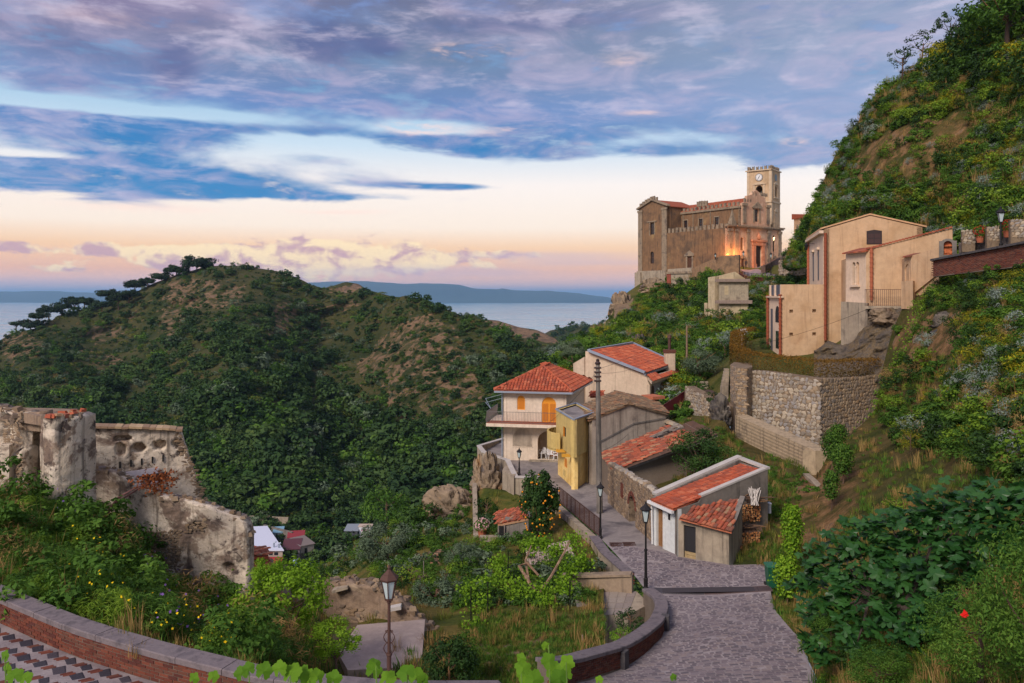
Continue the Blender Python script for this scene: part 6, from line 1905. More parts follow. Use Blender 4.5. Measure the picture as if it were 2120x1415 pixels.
for sx in (-1,1):
	m_ = MB(); m_.tube([(p[0] + sx * .2, p[1] + .24, p[2] + .1),(p[0] + sx * .26, p[1] + .24, p[2] + .1)],0.1,10); m_.build('wheel', MATS['iron'], gb)
wb = thing('grey_box', 'small pale grey box beside the firewood stack', 'box', P(1590,1062,43.5))
m_ = MB(); p = P(1590,1062,43.5); m_.box((p[0], p[1], p[2] + .25),(0.26,0.3,0.5), taper=0.95); m_.build('body', plain('grey_plastic', (150,156,164),0.5), wb)
m_ = MB(); m_.box((p[0], p[1], p[2] + .53),(0.3,0.34,0.05)); m_.build('lid', plain('grey_plastic_lid', (170,176,184),0.5), wb)
# ================================================================ road, lane, walls along them
road_ctrl = [(-14.3,21,-8.25),(-12.85,20,-8.25),(-9.98,18.2,-8.27),(-7.69,17.04,-8.27),(-4.8,15.9,-8.35),(-2.5,16.2,-8.5),(-.1,17.4,-9.1),(-14,15,-8.3),(-8,12.5,-8.2),(-3,12,-8.4),(1,12.5,-9.1),(4,15,-9.9),(8,19,-11.0),(1.5,20.5,-10.6),
			 tuple(P(1192,1415,24.6)), tuple(P(1303,1378,27.5)), tuple(P(1341,1349,29.1)), tuple(P(1370.7,1320,30.7)), tuple(P(1382,1281.6,32.8)), tuple(P(1337,1222,36)),
			 tuple(P(1690,1415,24.4)), tuple(P(1650,1320,28.8)), tuple(P(1600,1260,32.7)), tuple(P(1590,1215,35.5)), tuple(P(1588,1170,38.5)), tuple(P(1508,1164,39)), tuple(P(1402,1150,40.6)), tuple(P(1352,1127,42.6)),
			 tuple(P(1310,1190,38.2)), tuple(P(1240,1120,44)), tuple(P(1258,1040,53.4)), tuple(P(1190,1015,58)), tuple(P(1155,983,63)), tuple(P(1160,950,69)), tuple(P(1045,955,68.5)), tuple(P(1060,990,61.5)), tuple(P(1122,993,61)), tuple(P(1158,1040,54.5)), tuple(P(1470,1330,28.9)), tuple(P(1470,1230,35.4)), tuple(P(1230,1010,58))]
rc = np.array(road_ctrl)
_rz = tps(rc[:, :2], rc[:, 2],2e-3)
def rz_(x, y): return float(_rz(np.array([x]), np.array([y]))[0])
def sheet(name, ring, mat, step=0.8, lift=0.0, thick=0.0):
	ring = [tuple(map(float, p[:2])) for p in ring]
	rp_ = []
	for i in range(len(ring)):
		a, b = np.array(ring[i]), np.array(ring[(i + 1) % len(ring)])
		n_ = max(1, int(np.linalg.norm(b - a) / step))
		for k in range(n_): rp_.append(tuple(a + (b - a) * k / n_))
	xs = np.array(rp_)
	gx, gy = np.meshgrid(np.arange(xs[:, 0].min(), xs[:, 0].max(), step), np.arange(xs[:, 1].min(), xs[:, 1].max(), step))
	ins = inside(gx.ravel(), gy.ravel(), ring)
	pts = rp_ + [(a, b) for a, b in zip(gx.ravel()[ins], gy.ravel()[ins])]
	n0 = len(rp_)
	vs, es, fs, *_ = delaunay_2d_cdt([Vector(p) for p in pts],[(i, (i + 1) % n0) for i in range(n0)],[],1,1e-4)
	X = np.array([[v.x, v.y] for v in vs])
	Z = _rz(X[:, 0], X[:, 1]) + lift
	me = bpy.data.meshes.new(name)
	me.from_pydata([(a, b, c) for (a, b), c in zip(X, Z)],[],[list(f) for f in fs])
	me.materials.append(mat)
	o = tag(link(name, me), kind='structure')
	return o
A_path = np.array([(-16.5,22.6),(-14.3,21),(-12.85,20),(-9.98,18.2),(-7.69,17.04),(-4.8,15.9),(-2.5,15.75),(-.1,16.9)])
Bpix = [(1140,1400,22.8),(1192,1413,24.6),(1303,1378,27.5),(1341,1349,29.1),(1370.7,1320,30.7),(1382,1281.6,32.8),(1376,1258,34.2),(1350,1238,35.4)]
B_path = np.array([XY(a, d) for a, b, d in Bpix])
lampf = XY(1337,36.0)
jA, jB = XY(1250,43.8), XY(1398,40.9)
road_ring = list(A_path) + list(B_path) + [lampf, XY(1312,38.2), jA, jB, XY(1402,40.4), XY(1442,39.7), XY(1512,38.6), XY(1590,38.6), XY(1594,35.5), XY(1602,32.7), XY(1652,28.8), XY(1692,24.4),(9.2,20.5),(6,15),(2,11.5),(-4,10.5),(-10,12),(-16.5,15)]
surf('sett_mortar', [(158,148,144),(142,132,130),(124,114,114)],1.2, bump=0.4, bscale=14)
surf('sett', [(104,92,100),(120,108,114)],2.5, piece=[(114,104,106),(96,90,93),(128,118,118),(106,98,100),(138,126,121),(90,85,88)], bump=0.4, bscale=22, bdist=0.01)
surf('lava_sett', [(52,50,56),(66,62,68)],3, piece=[(52,50,58),(72,66,72),(60,58,64)], bump=0.5, bscale=22)
road = sheet('cobbled_road', road_ring, MATS['sett_mortar'],0.8)
lane_ring = [jB, jA, XY(1240,44.8), XY(1200,49.5), XY(1158,54.5), XY(1124,60.8), XY(1062,61.6), XY(1052,64), XY(1043,68), XY(1046,70.2),(5.2,69.3),(5.0,64),(4.4,57.2),(6.2,60),(6.6,57),(6.9,53.4),(7.9,43.0)]
# keep the ring simple around the yellow house
lane_ring = [jB, jA, XY(1240,44.8), XY(1200,49.5), XY(1158,54.5), XY(1124,60.8), XY(1062,61.6), XY(1052,64), XY(1043,67.6),(-0.9,69.2),(4.9,68.2),(6.9,68.0),(7.2,56),(7.0,53.4),(8.1,43.0)]
lane = sheet('concrete_lane', lane_ring, MATS['asphalt_grey'],1.0)
# setts laid in rows across the road
SETT = unit_mesh('paving_stone', MATS['sett'],0.08)
# the mesh has its face towards -Y: turn it face up
for v in SETT.vertices: v.co = (v.co.x, v.co.z, -v.co.y)
LAVA = unit_mesh('lava_stone', MATS['lava_sett'],0.10)
for v in LAVA.vertices: v.co = (v.co.x, v.co.z, -v.co.y)
g_ = random.Random(3)
items = []
y = 21.0
row = 0
while y < 43.5:
	x = 0.2 + g_.uniform(0,.3)
	dark = row % 2
	while x < 13.5:
		L_ = g_.uniform(0.15,0.29)
		items.append((x + L_ / 2, y + g_.uniform(-.015,.015), L_, 0.115 if row % 2 else 0.10,0.0))
		x += L_ + g_.uniform(0.03,0.07)
	y += 0.165
	row += 1
ring2 = [tuple(p) for p in road_ring]
ii = np.array([(a, b) for a, b, *_ in items])
slot = [tuple(p) for p in (XY(1345,36.5), XY(1345,35.4), XY(1602,34.7), XY(1602,35.7))]
pad = inside(ii[:, 0], ii[:, 1], ring2) & inside(ii[:, 0] + .16, ii[:, 1], ring2) & inside(ii[:, 0] - .16, ii[:, 1], ring2) & ~inside(ii[:, 0], ii[:, 1], slot)
wear = fbm(ii[:, 0] * 0.8, ii[:, 1] * 0.8,5,4)
zz = _rz(ii[:, 0], ii[:, 1]); zx = (_rz(ii[:, 0] + .1, ii[:, 1]) - zz) / .1; zy = (_rz(ii[:, 0], ii[:, 1] + .1) - zz) / .1
keep = [i for i in range(len(items)) if pad[i] and g_.random() > 0.03 + max(0, wear[i]) * 0.5]
vis = sorted(keep, key=lambda i: (0 if (-(zz[i]) / ii[i, 1] * F + HY < 1418) else 1, ii[i, 1]))
rest = MB()
for n_, i in enumerate(vis):
	x, y, L_, Wd_, _r = items[i]
	ex, ey = -math.atan(zx[i]), math.atan(zy[i])
	hz0 = zz[i] - 0.036 + g_.uniform(-.006,.006)
	if n_ < 300:
		wlink('paving_stone', SETT, road, (x, y, hz0),(ey, ex, g_.uniform(-.03,.03)),(L_, Wd_, 0.1))
	else:
		M = Matrix.Rotation(ey, 3, 'X') @ Matrix.Rotation(ex, 3, 'Y') @ Matrix.Rotation(g_.uniform(-.03,.03),3, 'Z')
		hx, hy = L_ / 2, Wd_ / 2
		vs = [(-hx, -hy, -.05),(hx, -hy, -.05),(hx, hy, -.05),(-hx, hy, -.05),(-hx + .012,-hy + .01,.05),(hx - .012,-hy + .01,.05),(hx - .012, hy - .01,.05),(-hx + .012, hy - .01,.05)]
		rest.add([np.array(M @ Vector(p)) + (x, y, hz0) for p in vs],[(4,5,6,7),(0,1,5,4),(1,2,6,5),(2,3,7,6),(3,0,4,7)], g_.random())
rest.build('small_setts', MATS['sett'], road, kind='stuff')
# lower road: lava blocks in bands between brick strips
dirw = unit(A_path[4] - A_path[2]); nrm = np.array([dirw[1],-dirw[0]])
rest = MB()
for k in range(24):
	for j in range(12):
		p = A_path[2] + dirw * (-4.5 + 0.62 * k) + nrm * (0.32 + 0.46 * j) + dirw * (0.22 * j) + np.array([g_.uniform(-.05,.05), g_.uniform(-.05,.05)])
		if not inside(np.array([p[0]]), np.array([p[1]]), ring2)[0]: continue
		an = math.atan2(dirw[1], dirw[0]) - 0.45
		wlink('lava_stone', LAVA, road, (p[0], p[1], rz_(*p) - 0.043),(0,0, an + g_.uniform(-.08,.08)),(0.38 * g_.uniform(.8,1.15),0.24 * g_.uniform(.8,1.2),0.1))
		for q_ in range(2):
			pp = p + dirw * (0.28 + 0.1 * q_) ; rest.box((pp[0], pp[1], rz_(*pp) - 0.04),(0.09,0.24,0.09), rz=an)
rest.build('brick_strips', MATS['brick'], road, kind='stuff')
# drain channel with its gratings
dc = thing('drain_channel', 'dark iron drain grating across the cobbled road by the lamp post', 'drain', P(1470,1222,35.5))
a_, b_ = XY(1348,35.95), XY(1598,35.2)
n_ = 9
for k in range(n_):
	p0, p1 = a_ + (b_ - a_) * (k / n_), a_ + (b_ - a_) * ((k + .96) / n_)
	m_ = MB()
	dd = unit(p1 - p0); nn = np.array([-dd[1], dd[0]])
	z0, z1 = rz_(*p0) + 0.02, rz_(*p1) + 0.02
	for s in (-0.28,0.28): m_.beam((*(p0 + nn * s), z0),(*(p1 + nn * s), z1),0.05,0.04)
	for j in range(12):
		f_ = (j + .5) / 12; p = p0 + (p1 - p0) * f_; z = z0 + (z1 - z0) * f_
		m_.beam((*(p - nn * .28), z),(*(p + nn * .28), z),0.022,0.03)
	m_.build('grating', plain('grate_rust', (96,78,76),.7,.2) if k > 3 else plain('grate_iron', (82,78,82),.6,.2), dc)
m_ = MB(); dd = unit(b_ - a_); nn = np.array([-dd[1], dd[0]]) * .3
m_.poly([(*(a_ - nn), rz_(*a_) + 0.006),(*(b_ - nn), rz_(*b_) + 0.006),(*(b_ + nn), rz_(*b_) + 0.006),(*(a_ + nn), rz_(*a_) + 0.006)]); m_.build('channel', plain('channel_dirt', (58,52,54),.9), dc)
gr2 = thing('street_grate', 'rusty double street grate where the concrete lane meets the cobbles', 'drain', P(1290,1128,43))
for px in (1276,1303):
	m_ = MB(); c = XY(px, 43.0 if px < 1290 else 42.9)
	for k in range(9): m_.box((c[0] - .3 + k * .075, c[1], rz_(*c) + .02),(0.04,0.5,0.03))
	for s in (-.27,.27): m_.box((c[0], c[1] + s, rz_(*c) + .02),(0.68,0.05,0.035))
	m_.build('grating', MATS['rusty_iron'], gr2)
	m_ = MB(); m_.box((c[0], c[1], rz_(*c) + .004),(0.66,0.52,0.004)); m_.build('pit', DARK, gr2)
# ---- the curved brick walls with their lava caps
CAPM = surf('lava_cap', [(104,96,98),(122,112,112),(88,82,84)],2.5, bump=0.5, bscale=30, bdist=0.01)
def curve_pts(path, n):
	path = np.asarray(path, float)
	d = np.r_[0, np.cumsum(np.linalg.norm(np.diff(path[:, :2], axis=0), axis=1))]
	f = np.linspace(0, d[-1], n)
	out = np.stack([np.interp(f, d, path[:, k]) for k in range(path.shape[1])],-1)
	for _ in range(6):
		out[1:-1] = (out[:-2] + out[1:-1] * 2 + out[2:]) / 4
	return out, f
def capped_wall(name, label, path3, H, thick, capw, seed, nst, limit=300):
	"""path3: foot of the road side (x, y, z of the road); the road lies on the right of the path"""
	t_ = thing(name, label, 'wall', path3[len(path3) // 2])
	pt, f = curve_pts(path3,60)
	tg = np.gradient(pt[:, :2], axis=0); tg = unit(tg); nl = np.stack([-tg[:, 1], tg[:, 0]],-1)
	inn = pt[:, :2] + nl * thick
	Hh = H if np.ndim(H) else np.full(len(pt), H)
	Hh = np.interp(np.linspace(0,1, len(pt)), np.linspace(0,1, len(Hh)), Hh)
	zt = pt[:, 2] + Hh
	m_ = MB()
	for i in range(len(pt) - 1):
		a, b, c, d_ = pt[i, :2], pt[i + 1, :2], inn[i + 1], inn[i]
		m_.add([(*a, pt[i, 2] - .4),(*b, pt[i + 1,2] - .4),(*c, pt[i + 1,2] - 5.5),(*d_, pt[i, 2] - 5.5),(*a, zt[i]),(*b, zt[i + 1]),(*c, zt[i + 1]),(*d_, zt[i])],
			   [(0,1,5,4),(2,3,7,6),(4,5,6,7)] + ([(3,0,4,7)] if i == 0 else []) + ([(1,2,6,5)] if i == len(pt) - 2 else []),0.5)
	m_.build('core', MATS['mortar'], t_)
	zf = lambda s: float(np.interp(s, f, zt)); zb = lambda s: float(np.interp(s, f, pt[:, 2]))
	brick_face(t_, pt[:, :2], zb, zf, limit=limit, seed=seed)
	m_ = MB()
	ov = (capw - thick) / 2
	for k in range(nst):
		s0, s1 = f[-1] * k / nst + 0.008, f[-1] * (k + 1) / nst - 0.008
		sub = [s0, s0 + (s1 - s0) / 3, s0 + 2 * (s1 - s0) / 3, s1]
		vs = []
		dz = rnd.uniform(-.008,.008)
		for s in sub:
			q0 = np.array([np.interp(s, f, pt[:, 0]), np.interp(s, f, pt[:, 1])]); nn = np.array([np.interp(s, f, nl[:, 0]), np.interp(s, f, nl[:, 1])]); z = zf(s) + .002 + dz
			o_, i_ = q0 - nn * ov, q0 + nn * (thick + ov)
			vs += [(*o_, z),(*o_, z + .11),(*(o_ + nn * .02), z + .13),(*(i_ - nn * .02), z + .13),(*i_, z + .11),(*i_, z)]
		fs = []
		for j in range(3):
			for e_ in range(6): fs.append((j * 6 + e_, j * 6 + (e_ + 1) % 6,(j + 1) * 6 + (e_ + 1) % 6,(j + 1) * 6 + e_))
		fs += [tuple(range(6))[::-1], tuple(range(18,24))]
		m_.add(vs, fs, rnd.random())
	m_.each('cap_stone', CAPM, t_)
	return t_, pt, f, zt, nl
# A is walked from left to right, so the road (towards the camera) is on its right
WA = capped_wall('brick_wall', 'long curved red brick wall with lava cap stones at the bottom left', [(x, y, rz_(x, y)) for x, y in A_path],0.52,0.40,0.5,4,15)
WB = capped_wall('brick_wall', 'curved brick wall with lava cap round the grassy garden beside the cobbled road', [(x, y, rz_(x, y)) for x, y in B_path] , [0.70,0.62,0.6,0.6,0.55,0.45,0.35,0.22],0.42,0.55,6,16)
m_ = MB()
for s in (0.36,0.72):
	i = int(s * 59); p = WB[1][i]; m_.box((p[0] + .05, p[1] + .02, p[2] + .28),(0.3,0.3,0.62), rz=math.atan2(*(WB[1][i + 1, :2] - p[:2])[::-1]))
m_.each('pier', MATS['basalt'], WB[0])
# low brick kerb wall between cobbles and the drop (upper stretch)
kw_path = [XY(1238,44.6), XY(1262,41.5), XY(1310,38.3)]
kw = thing('kerb_wall', 'low brick kerb wall with flat cap dropping to the gardens below the lane', 'wall', (*kw_path[1],-13.6))
m_ = MB(); b_ = MB()
for a, b in zip(kw_path[:-1], kw_path[1:]):
	L_ = np.linalg.norm(b - a); za_, zb2 = rz_(*a), rz_(*b)
	m_.slab(b, a, [(0, zb2 - 4),(L_, za_ - 4),(L_, za_ + .05),(0, zb2 + .05)],0.03,0.4)
	b_.slab(b, a, [(0, zb2 + .055),(L_, za_ + .055),(L_, za_ + .13),(0, zb2 + .13)],-0.03,0.5)
m_.build('wall_body', MATS['concrete'], kw); b_.each('cap', CAPM, kw)
kp = [kw_path[2], kw_path[1], kw_path[0]]
kd = np.r_[0, np.cumsum([np.linalg.norm(kp[1] - kp[0]), np.linalg.norm(kp[2] - kp[1])])]
kz = [rz_(*p) for p in kp]
brick_face(kw, kp, lambda s: np.interp(s, kd, kz) - 0.85, lambda s: np.interp(s, kd, kz) + 0.04, limit=300, seed=8, proud=-0.0)
# railing and retaining wall along the lane
rl = thing('lane_railing', 'brown iron mesh railing along the edge of the concrete lane', 'railing', (*XY(1200,49.5),-14))
pA, pB = XY(1158,54.4), XY(1241,44.7)
n_ = 9
m_ = MB()
for k in range(n_ + 1):
	p = pA + (pB - pA) * k / n_; z = rz_(*p); m_.beam((*p, z),(*p, z + 1.05),0.06,0.06)
m_.each('post', MATS['rusty_iron'], rl)
m_ = MB()
for hgt in (1.05,0.08):
	m_.beam((*pA, rz_(*pA) + hgt),(*pB, rz_(*pB) + hgt),0.05,0.04)
m_.each('rail', MATS['rusty_iron'], rl)
m_ = MB()
n_ = 130
for k in range(n_ + 1):
	p = pA + (pB - pA) * k / n_; z = rz_(*p); m_.tube([(*p, z + .08),(*p, z + 1.03)],0.007,3, caps=False)
for j in range(8): m_.tube([(*pA, rz_(*pA) + .16 + j * .11),(*pB, rz_(*pB) + .16 + j * .11)],0.007,3, caps=False)
m_.build('mesh', MATS['rusty_iron'], rl, kind='stuff')
lr = thing('lane_retaining_wall', 'grey concrete retaining wall under the lane railing', 'wall', (*XY(1200,49.5),-16))
m_ = MB(); L_ = np.linalg.norm(pB - pA)
m_.slab(pB, pA, [(0,-18.5),(L_, -19),(L_, rz_(*pA) - 0.0),(0, rz_(*pB) - 0.0)],0.08,0.5)
m_.slab(XY(1240,44.9), XY(1240,44.8),[(0,0)] * 3,0,0) if False else None
m_.build('wall_body', MATS['concrete'], lr)
# terrace parapets of the white house
tp = thing('terrace_parapet', 'grey concrete parapet round the paved terrace of the white house', 'wall', P(1060,975,64))
ring = [XY(1123,61.0), XY(1064,61.4), XY(1047,66), XY(1036,67.8), XY(998,69.5), XY(988,72.5), XY(1042,80)]
hts = [(1010,991),(1012,990),(985,954),(975,950),(945,937),(935,924),(915,908)]
m_ = MB(); c_ = MB()
for k in range(len(ring) - 1):
	a, b = ring[k + 1], ring[k]
	L_ = np.linalg.norm(b - a)
	zt_a, zt_b = ZZ(hts[k + 1][1], a[1]), ZZ(hts[k][1], b[1])
	m_.slab(a, b, [(0,-19 if k < 2 else -17),(L_, -19 if k < 2 else -17),(L_, zt_b),(0, zt_a)],0.0,0.3)
	c_.slab(a, b, [(0, zt_a),(L_, zt_b),(L_, zt_b + .08),(0, zt_a + .08)],-0.05,0.36)
m_.build('wall_body', MATS['concrete'], tp); c_.each('coping', surf('pale_cement', [(176,170,162)],1), tp)
m_ = MB(); m_.prism([XY(1047,66.2), XY(1036,68), XY(998,69.8), XY(990,72.5), XY(1042,80), XY(1042,69)],-14.8,-14.45); m_.build('terrace_floor', MATS['asphalt_grey'], tp)
# tall concrete pier under the terrace corner
cp_ = thing('concrete_pier', 'tall pale concrete pier wall below the terrace corner', 'wall', P(1052,1050,62))
m_ = MB(); m_.prism([XY(1040,63.5), XY(1064,61.2), XY(1072,63), XY(1048,66)],-24,-14.0); m_.build('wall_body', MATS['concrete'], cp_)
# ---- stair landing and its parapet
ld = thing('stair_landing', 'paved stair landing with steps down to the grassy garden', 'steps', P(1240,1245,35.2))
zl = -13.75
Lq = [G(1192,1275, zl)[:2], G(1300,1275, zl - .02)[:2], G(1345,1250, zl)[:2], G(1318,1225, zl)[:2], G(1188,1228, zl)[:2]]
m_ = MB(); m_.prism(Lq, zl - 1.2, zl); m_.build('landing_base', MATS['concrete'], ld)
m_ = MB()
for i in range(7):
	for j in range(4):
		f0, f1, h0, h1 = (i + .02) / 7,(i + .98) / 7,(j + .03) / 4,(j + .97) / 4
		bl_ = lambda f_, h_: (Lq[0] * (1 - f_) + Lq[1] * f_) * (1 - h_) + (Lq[4] * (1 - f_) + Lq[3] * f_) * h_
		m_.prism([bl_(f0, h0), bl_(f1, h0), bl_(f1, h1), bl_(f0, h1)], zl + 0.001, zl + 0.02)
m_.each('slab', surf('slab_stone', [(150,138,126),(132,122,112)],1.5, piece=[(156,144,130),(140,128,118),(148,134,124)], bump=0.3), ld)
m_ = MB()
sx0 = Lq[0] * .2 + Lq[4] * .8; sx1 = Lq[0] * .75 + Lq[4] * .25
dirs = unit(np.array([-1.0,-0.12]))
for k in range(5):
	z1 = zl - 0.19 * (k + 1)
	p0, p1 = sx0 + dirs * (0.32 * k), sx1 + dirs * (0.32 * k)
	m_.prism([p1 + dirs * .32, p1, p0, p0 + dirs * .32], z1 - 1.0, z1)
m_.each('step', MATS['concrete'], ld)
m_ = MB(); p = G(1212,1262, zl)[:2]; m_.box((p[0] - .1, p[1], zl + .0),(0.62,0.75,0.55)); m_.build('block', MATS['grey_stucco'], ld)
sp = thing('stair_parapet', 'thick grey rendered parapet wall beside the stairs, sloping down on the left', 'wall', P(1240,1215,36.6))
a, b, c = XY(1125,38.0), XY(1187,37.4), XY(1308,36.6)
m_ = MB()
Lab, Lbc = np.linalg.norm(b - a), np.linalg.norm(c - b)
m_.slab(a, b, [(0,-15.6),(Lab, -15),(Lab, ZZ(1196,37.4)),(Lab * .8, ZZ(1199,37.5)),(0, ZZ(1245,38))],0,0.42)
m_.slab(b, c, [(0,-15),(Lbc, -14.5),(Lbc, ZZ(1193,36.6)),(0, ZZ(1195.5,37.4))],0,0.42)
m_.build('wall_body', surf('warm_render', [(140,122,100),(158,138,114),(118,104,88)],1, streak=((88,78,68),0.7), bump=0.4), sp)
m_ = MB(); m_.beam((*(a + [0,.2]), ZZ(1245,38) + .02),(*(a + (b - a) * .8 + [0,.2]), ZZ(1199,37.5) + .02),0.5,0.1); m_.beam((*(b + [-.5,.2]), ZZ(1196,37.4) + .02),(*(c + [0,.2]), ZZ(1193,36.6) + .02),0.5,0.1); m_.each('coping', MATS['warm_render'], sp)
# ---- lamps and poles on the lane
lantern_lamp('street_lamp', 'black lamp post with clear lantern at the end of the curved cobble wall', (*lampf, rz_(*lampf)),4.0,1.0)
lantern_lamp('street_lamp', 'thin dark lamp post at the top end of the lane railing', (*XY(1243,44.4), rz_(*XY(1243,44.4))),3.15,0.85,0)
lantern_lamp('street_lamp', 'dark lamp post on the terrace in front of the white house', (*XY(1075,62.6),-14.2),2.15,0.85,0)
lx, ly = XY(805.5,15.55)
near_lamp = lantern_lamp('street_lamp', 'brown iron lamp post with scrollwork in the foreground by the curved wall', (lx, ly, rz_(lx, ly)),0 - rz_(lx, ly) + ZZ(1172,15.55) - 0.0,0.72,1)
m_ = MB()
for s in (-1,1):
	for zc_ in (ZZ(1322,15.5), ZZ(1345,15.5)):
		m_.tube([(lx + s * (0.035 + 0.07 * math.sin(k * math.pi / 6)), ly, zc_ + 0.12 * (k / 6 - .5) * 2) for k in range(7)],0.009,4)
	m_.tube([(lx + s * (0.03 + .05 * (k / 8) * abs(math.cos(k * .9))), ly, ZZ(1310,15.5) + 0.03 * math.sin(k * .9)) for k in range(9)],0.008,4)
m_.each('scroll', MATS['rusty_iron'], near_lamp)
up = thing('utility_pole', 'tall grey concrete utility pole with ceramic insulators by the lane', 'utility pole', (*XY(1241,50.5),-13.9))
pb = XY(1241.5,50.5); pt_ = XY(1237.5,50.5)
m_ = MB(); m_.tube([(*pb, rz_(*pb)),(*pt_, ZZ(755,50.5))],[0.20,0.13],8); m_.build('shaft', MATS['grey_stucco'], up)
m_ = MB()
for k in range(4):
	z = ZZ(762 + k * 9,50.5); m_.box((pt_[0], pt_[1], z),(0.42,0.3,0.1));
m_.lathe([(0.16,0),(0.19,0.1),(0.1,0.2),(0.12,0.3),(0.05,0.36)],(pt_[0], pt_[1], ZZ(755,50.5)),8)
m_.build('insulator_rack', plain('insulator', (58,40,34),0.5), up)
def wire(pts, label, sag=0.0, r=0.012, n=10):
	a, b = np.array(pts[0]), np.array(pts[1])
	m_ = MB(); m_.tube([a + (b - a) * k / n - np.array([0,0, sag * 4 * (k / n) * (1 - k / n)]) for k in range(n + 1)], r, 3)
	return m_.build('cable', MATS['iron'], None, label=label, cat='cable')
wire((P(1238,773,50.5), P(1345,745,80)), 'thin overhead cable from the utility pole to the large plain house', 0.4)
wire((P(1478,727,85), P(1795,641,70)), 'thin overhead cable crossing in front of the beige houses', 0.6,0.016)
wire((P(1300,640 + 260,58), P(1240,936,51)), 'short cable along the mossy house wall to the pole', 0.15)
wire((P(1237,768,50.5), P(1130,600 + 280,66)), 'thin overhead cable from the utility pole to the yellow house side', 0.3)
wire((P(1238,765,50.5), P(1480,560,120)), 'long thin cable from the utility pole up towards the ruined shell', 2.5)
p2 = thing('wooden_pole', 'slim wooden pole standing in the greenery behind the large plain house', 'pole', P(1422,740,86))
m_ = MB(); m_.tube([P(1422,745,86), P(1422,674,86)],[0.13,0.09],6); m_.build('shaft', surf('pole_wood', [(120,100,80),(140,118,94)],2), p2)
an = thing('rooftop_aerial', 'white television aerial above the brown hedge', 'aerial', P(1535,700,80))
m_ = MB()
m_.tube([P(1536,720,80), P(1536,684,80)],0.03,4)
for k in range(4): m_.beam(P(1531 + k * 3.4,696 - k * .8,80), P(1534 + k * 3.4,682 - k * .5,80),0.04,0.04)
m_.beam(P(1529,690,80), P(1547,687,80),0.05,0.05); m_.build('antenna', MATS['white_paint'], an)
# ================================================================ rubble terrace walls
tw = thing('rubble_terrace_wall', 'high pale rubble terrace wall below the clipped brown hedge', 'wall', P(1640,880,64))
A, B, Cc = XY(1548,66.5), XY(1697,62.0), XY(1822,66.0)
L1_, L2_ = np.linalg.norm(B - A), np.linalg.norm(Cc - B)
f1 = lambda py, d: ZZ(py, d)
pl1 = [(0, f1(868,66.5)),(L1_ * .55, f1(903,64)),(L1_, f1(930,62)),(L1_, f1(786,62)),(L1_ * .6, f1(778,63.5)),(L1_ * .25, f1(771,65)),(0, f1(768,66.5))]
pl2 = [(0, f1(930,62)),(L2_ * .5, f1(905,64)),(L2_, f1(850,66)),(L2_, f1(779,66)),(L2_ * .5, f1(783,64)),(0, f1(786,62))]
w = MB(); w.slab(A, B, [(u, z - (.8 if i < 3 else 0)) for i, (u, z) in enumerate(pl1)],0.0,1.2); w.slab(B, Cc, [(u, z - (.8 if i < 3 else 0)) for i, (u, z) in enumerate(pl2)],0.0,1.2); w.build('core', MATS['rubble_mortar'], tw)
stone_wall_pieces(tw, A, B, pl1,0.34, MATS['rubble'], limit=220, seed=61, depth=0.4, squash=0.9)
stone_wall_pieces(tw, B, Cc, pl2,0.36, surf('warm_rubble', [(140,124,104),(158,140,116)],1.6, piece=[(158,138,110),(136,122,104),(122,116,110),(172,148,116),(150,122,88),(112,102,92)], bump=0.5, bscale=9), limit=80, seed=62, depth=0.4, squash=0.8)
bt = thing('rubble_buttress', 'rounded rubble buttress at the left end of the high terrace wall', 'buttress', P(1528,800,65))
bp0 = [XY(1512,68.5), XY(1524,65.5), XY(1546,65.0), XY(1558,66.4)]
w = MB(); w.prism(bp0 + [XY(1555,70), XY(1520,71)], f1(905,65) - 1, f1(763,65)); w.build('core', MATS['rubble_mortar'], bt)
for k in range(3):
	L_ = np.linalg.norm(bp0[k + 1] - bp0[k])
	stone_wall_pieces(bt, bp0[k], bp0[k + 1], rect_pts(0, L_, f1(862 if k else 840,65), f1(764,65)),0.30, MATS['warm_rubble'], limit=90, seed=63 + k, depth=0.4, squash=0.6)
cw = thing('concrete_terrace_wall', 'grey board marked concrete retaining wall below the rubble terrace', 'wall', P(1600,930,60))
A, B, Cc = XY(1522,64.6), XY(1688,53.2), XY(1700,56.5)
L_ = np.linalg.norm(B - A)
w = MB()
w.slab(A, B, [(0, f1(912,64.6) - 1),(L_, f1(988,53.2) - 1.4),(L_, f1(934,53.2)),(0, f1(860,64.6))],0.0,1.1)
w.slab(B, Cc, [(0, f1(988,53.2) - 1.4),(3.2, f1(980,56) - 1),(3.2, f1(930,56.5)),(0, f1(934,53.2))],0.0,0.8)
w.build('wall_body', surf('board_concrete', [(160,142,114),(178,158,128),(134,120,98)],0.5, streak=((92,82,68),0.8), blotch=[((112,100,84),0.5,0.54,0.7)], bump=0.5), cw)
w = MB()
for k in range(7):
	f0 = (k + .5) / 7.5
	w.slab(A, B, [(0.1,(f1(912,64.6)) * (1 - f0) + f1(860,64.6) * f0),(L_ - .1, f1(988,53.2) * (1 - f0) + f1(934,53.2) * f0),(L_ - .1, f1(988,53.2) * (1 - f0) + f1(934,53.2) * f0 + .09),(0.1, f1(912,64.6) * (1 - f0) + f1(860,64.6) * f0 + .12)],-0.03,0.0)
w.each('board_mark', MATS['board_concrete'], cw)
lk = thing('low_kerb', 'low concrete kerb curving from the concrete terrace wall to the vine rows', 'kerb', P(1690,1000,50))
w = MB(); kp2 = [XY(1662,52.3), XY(1678,50.2), XY(1694,47.8)]
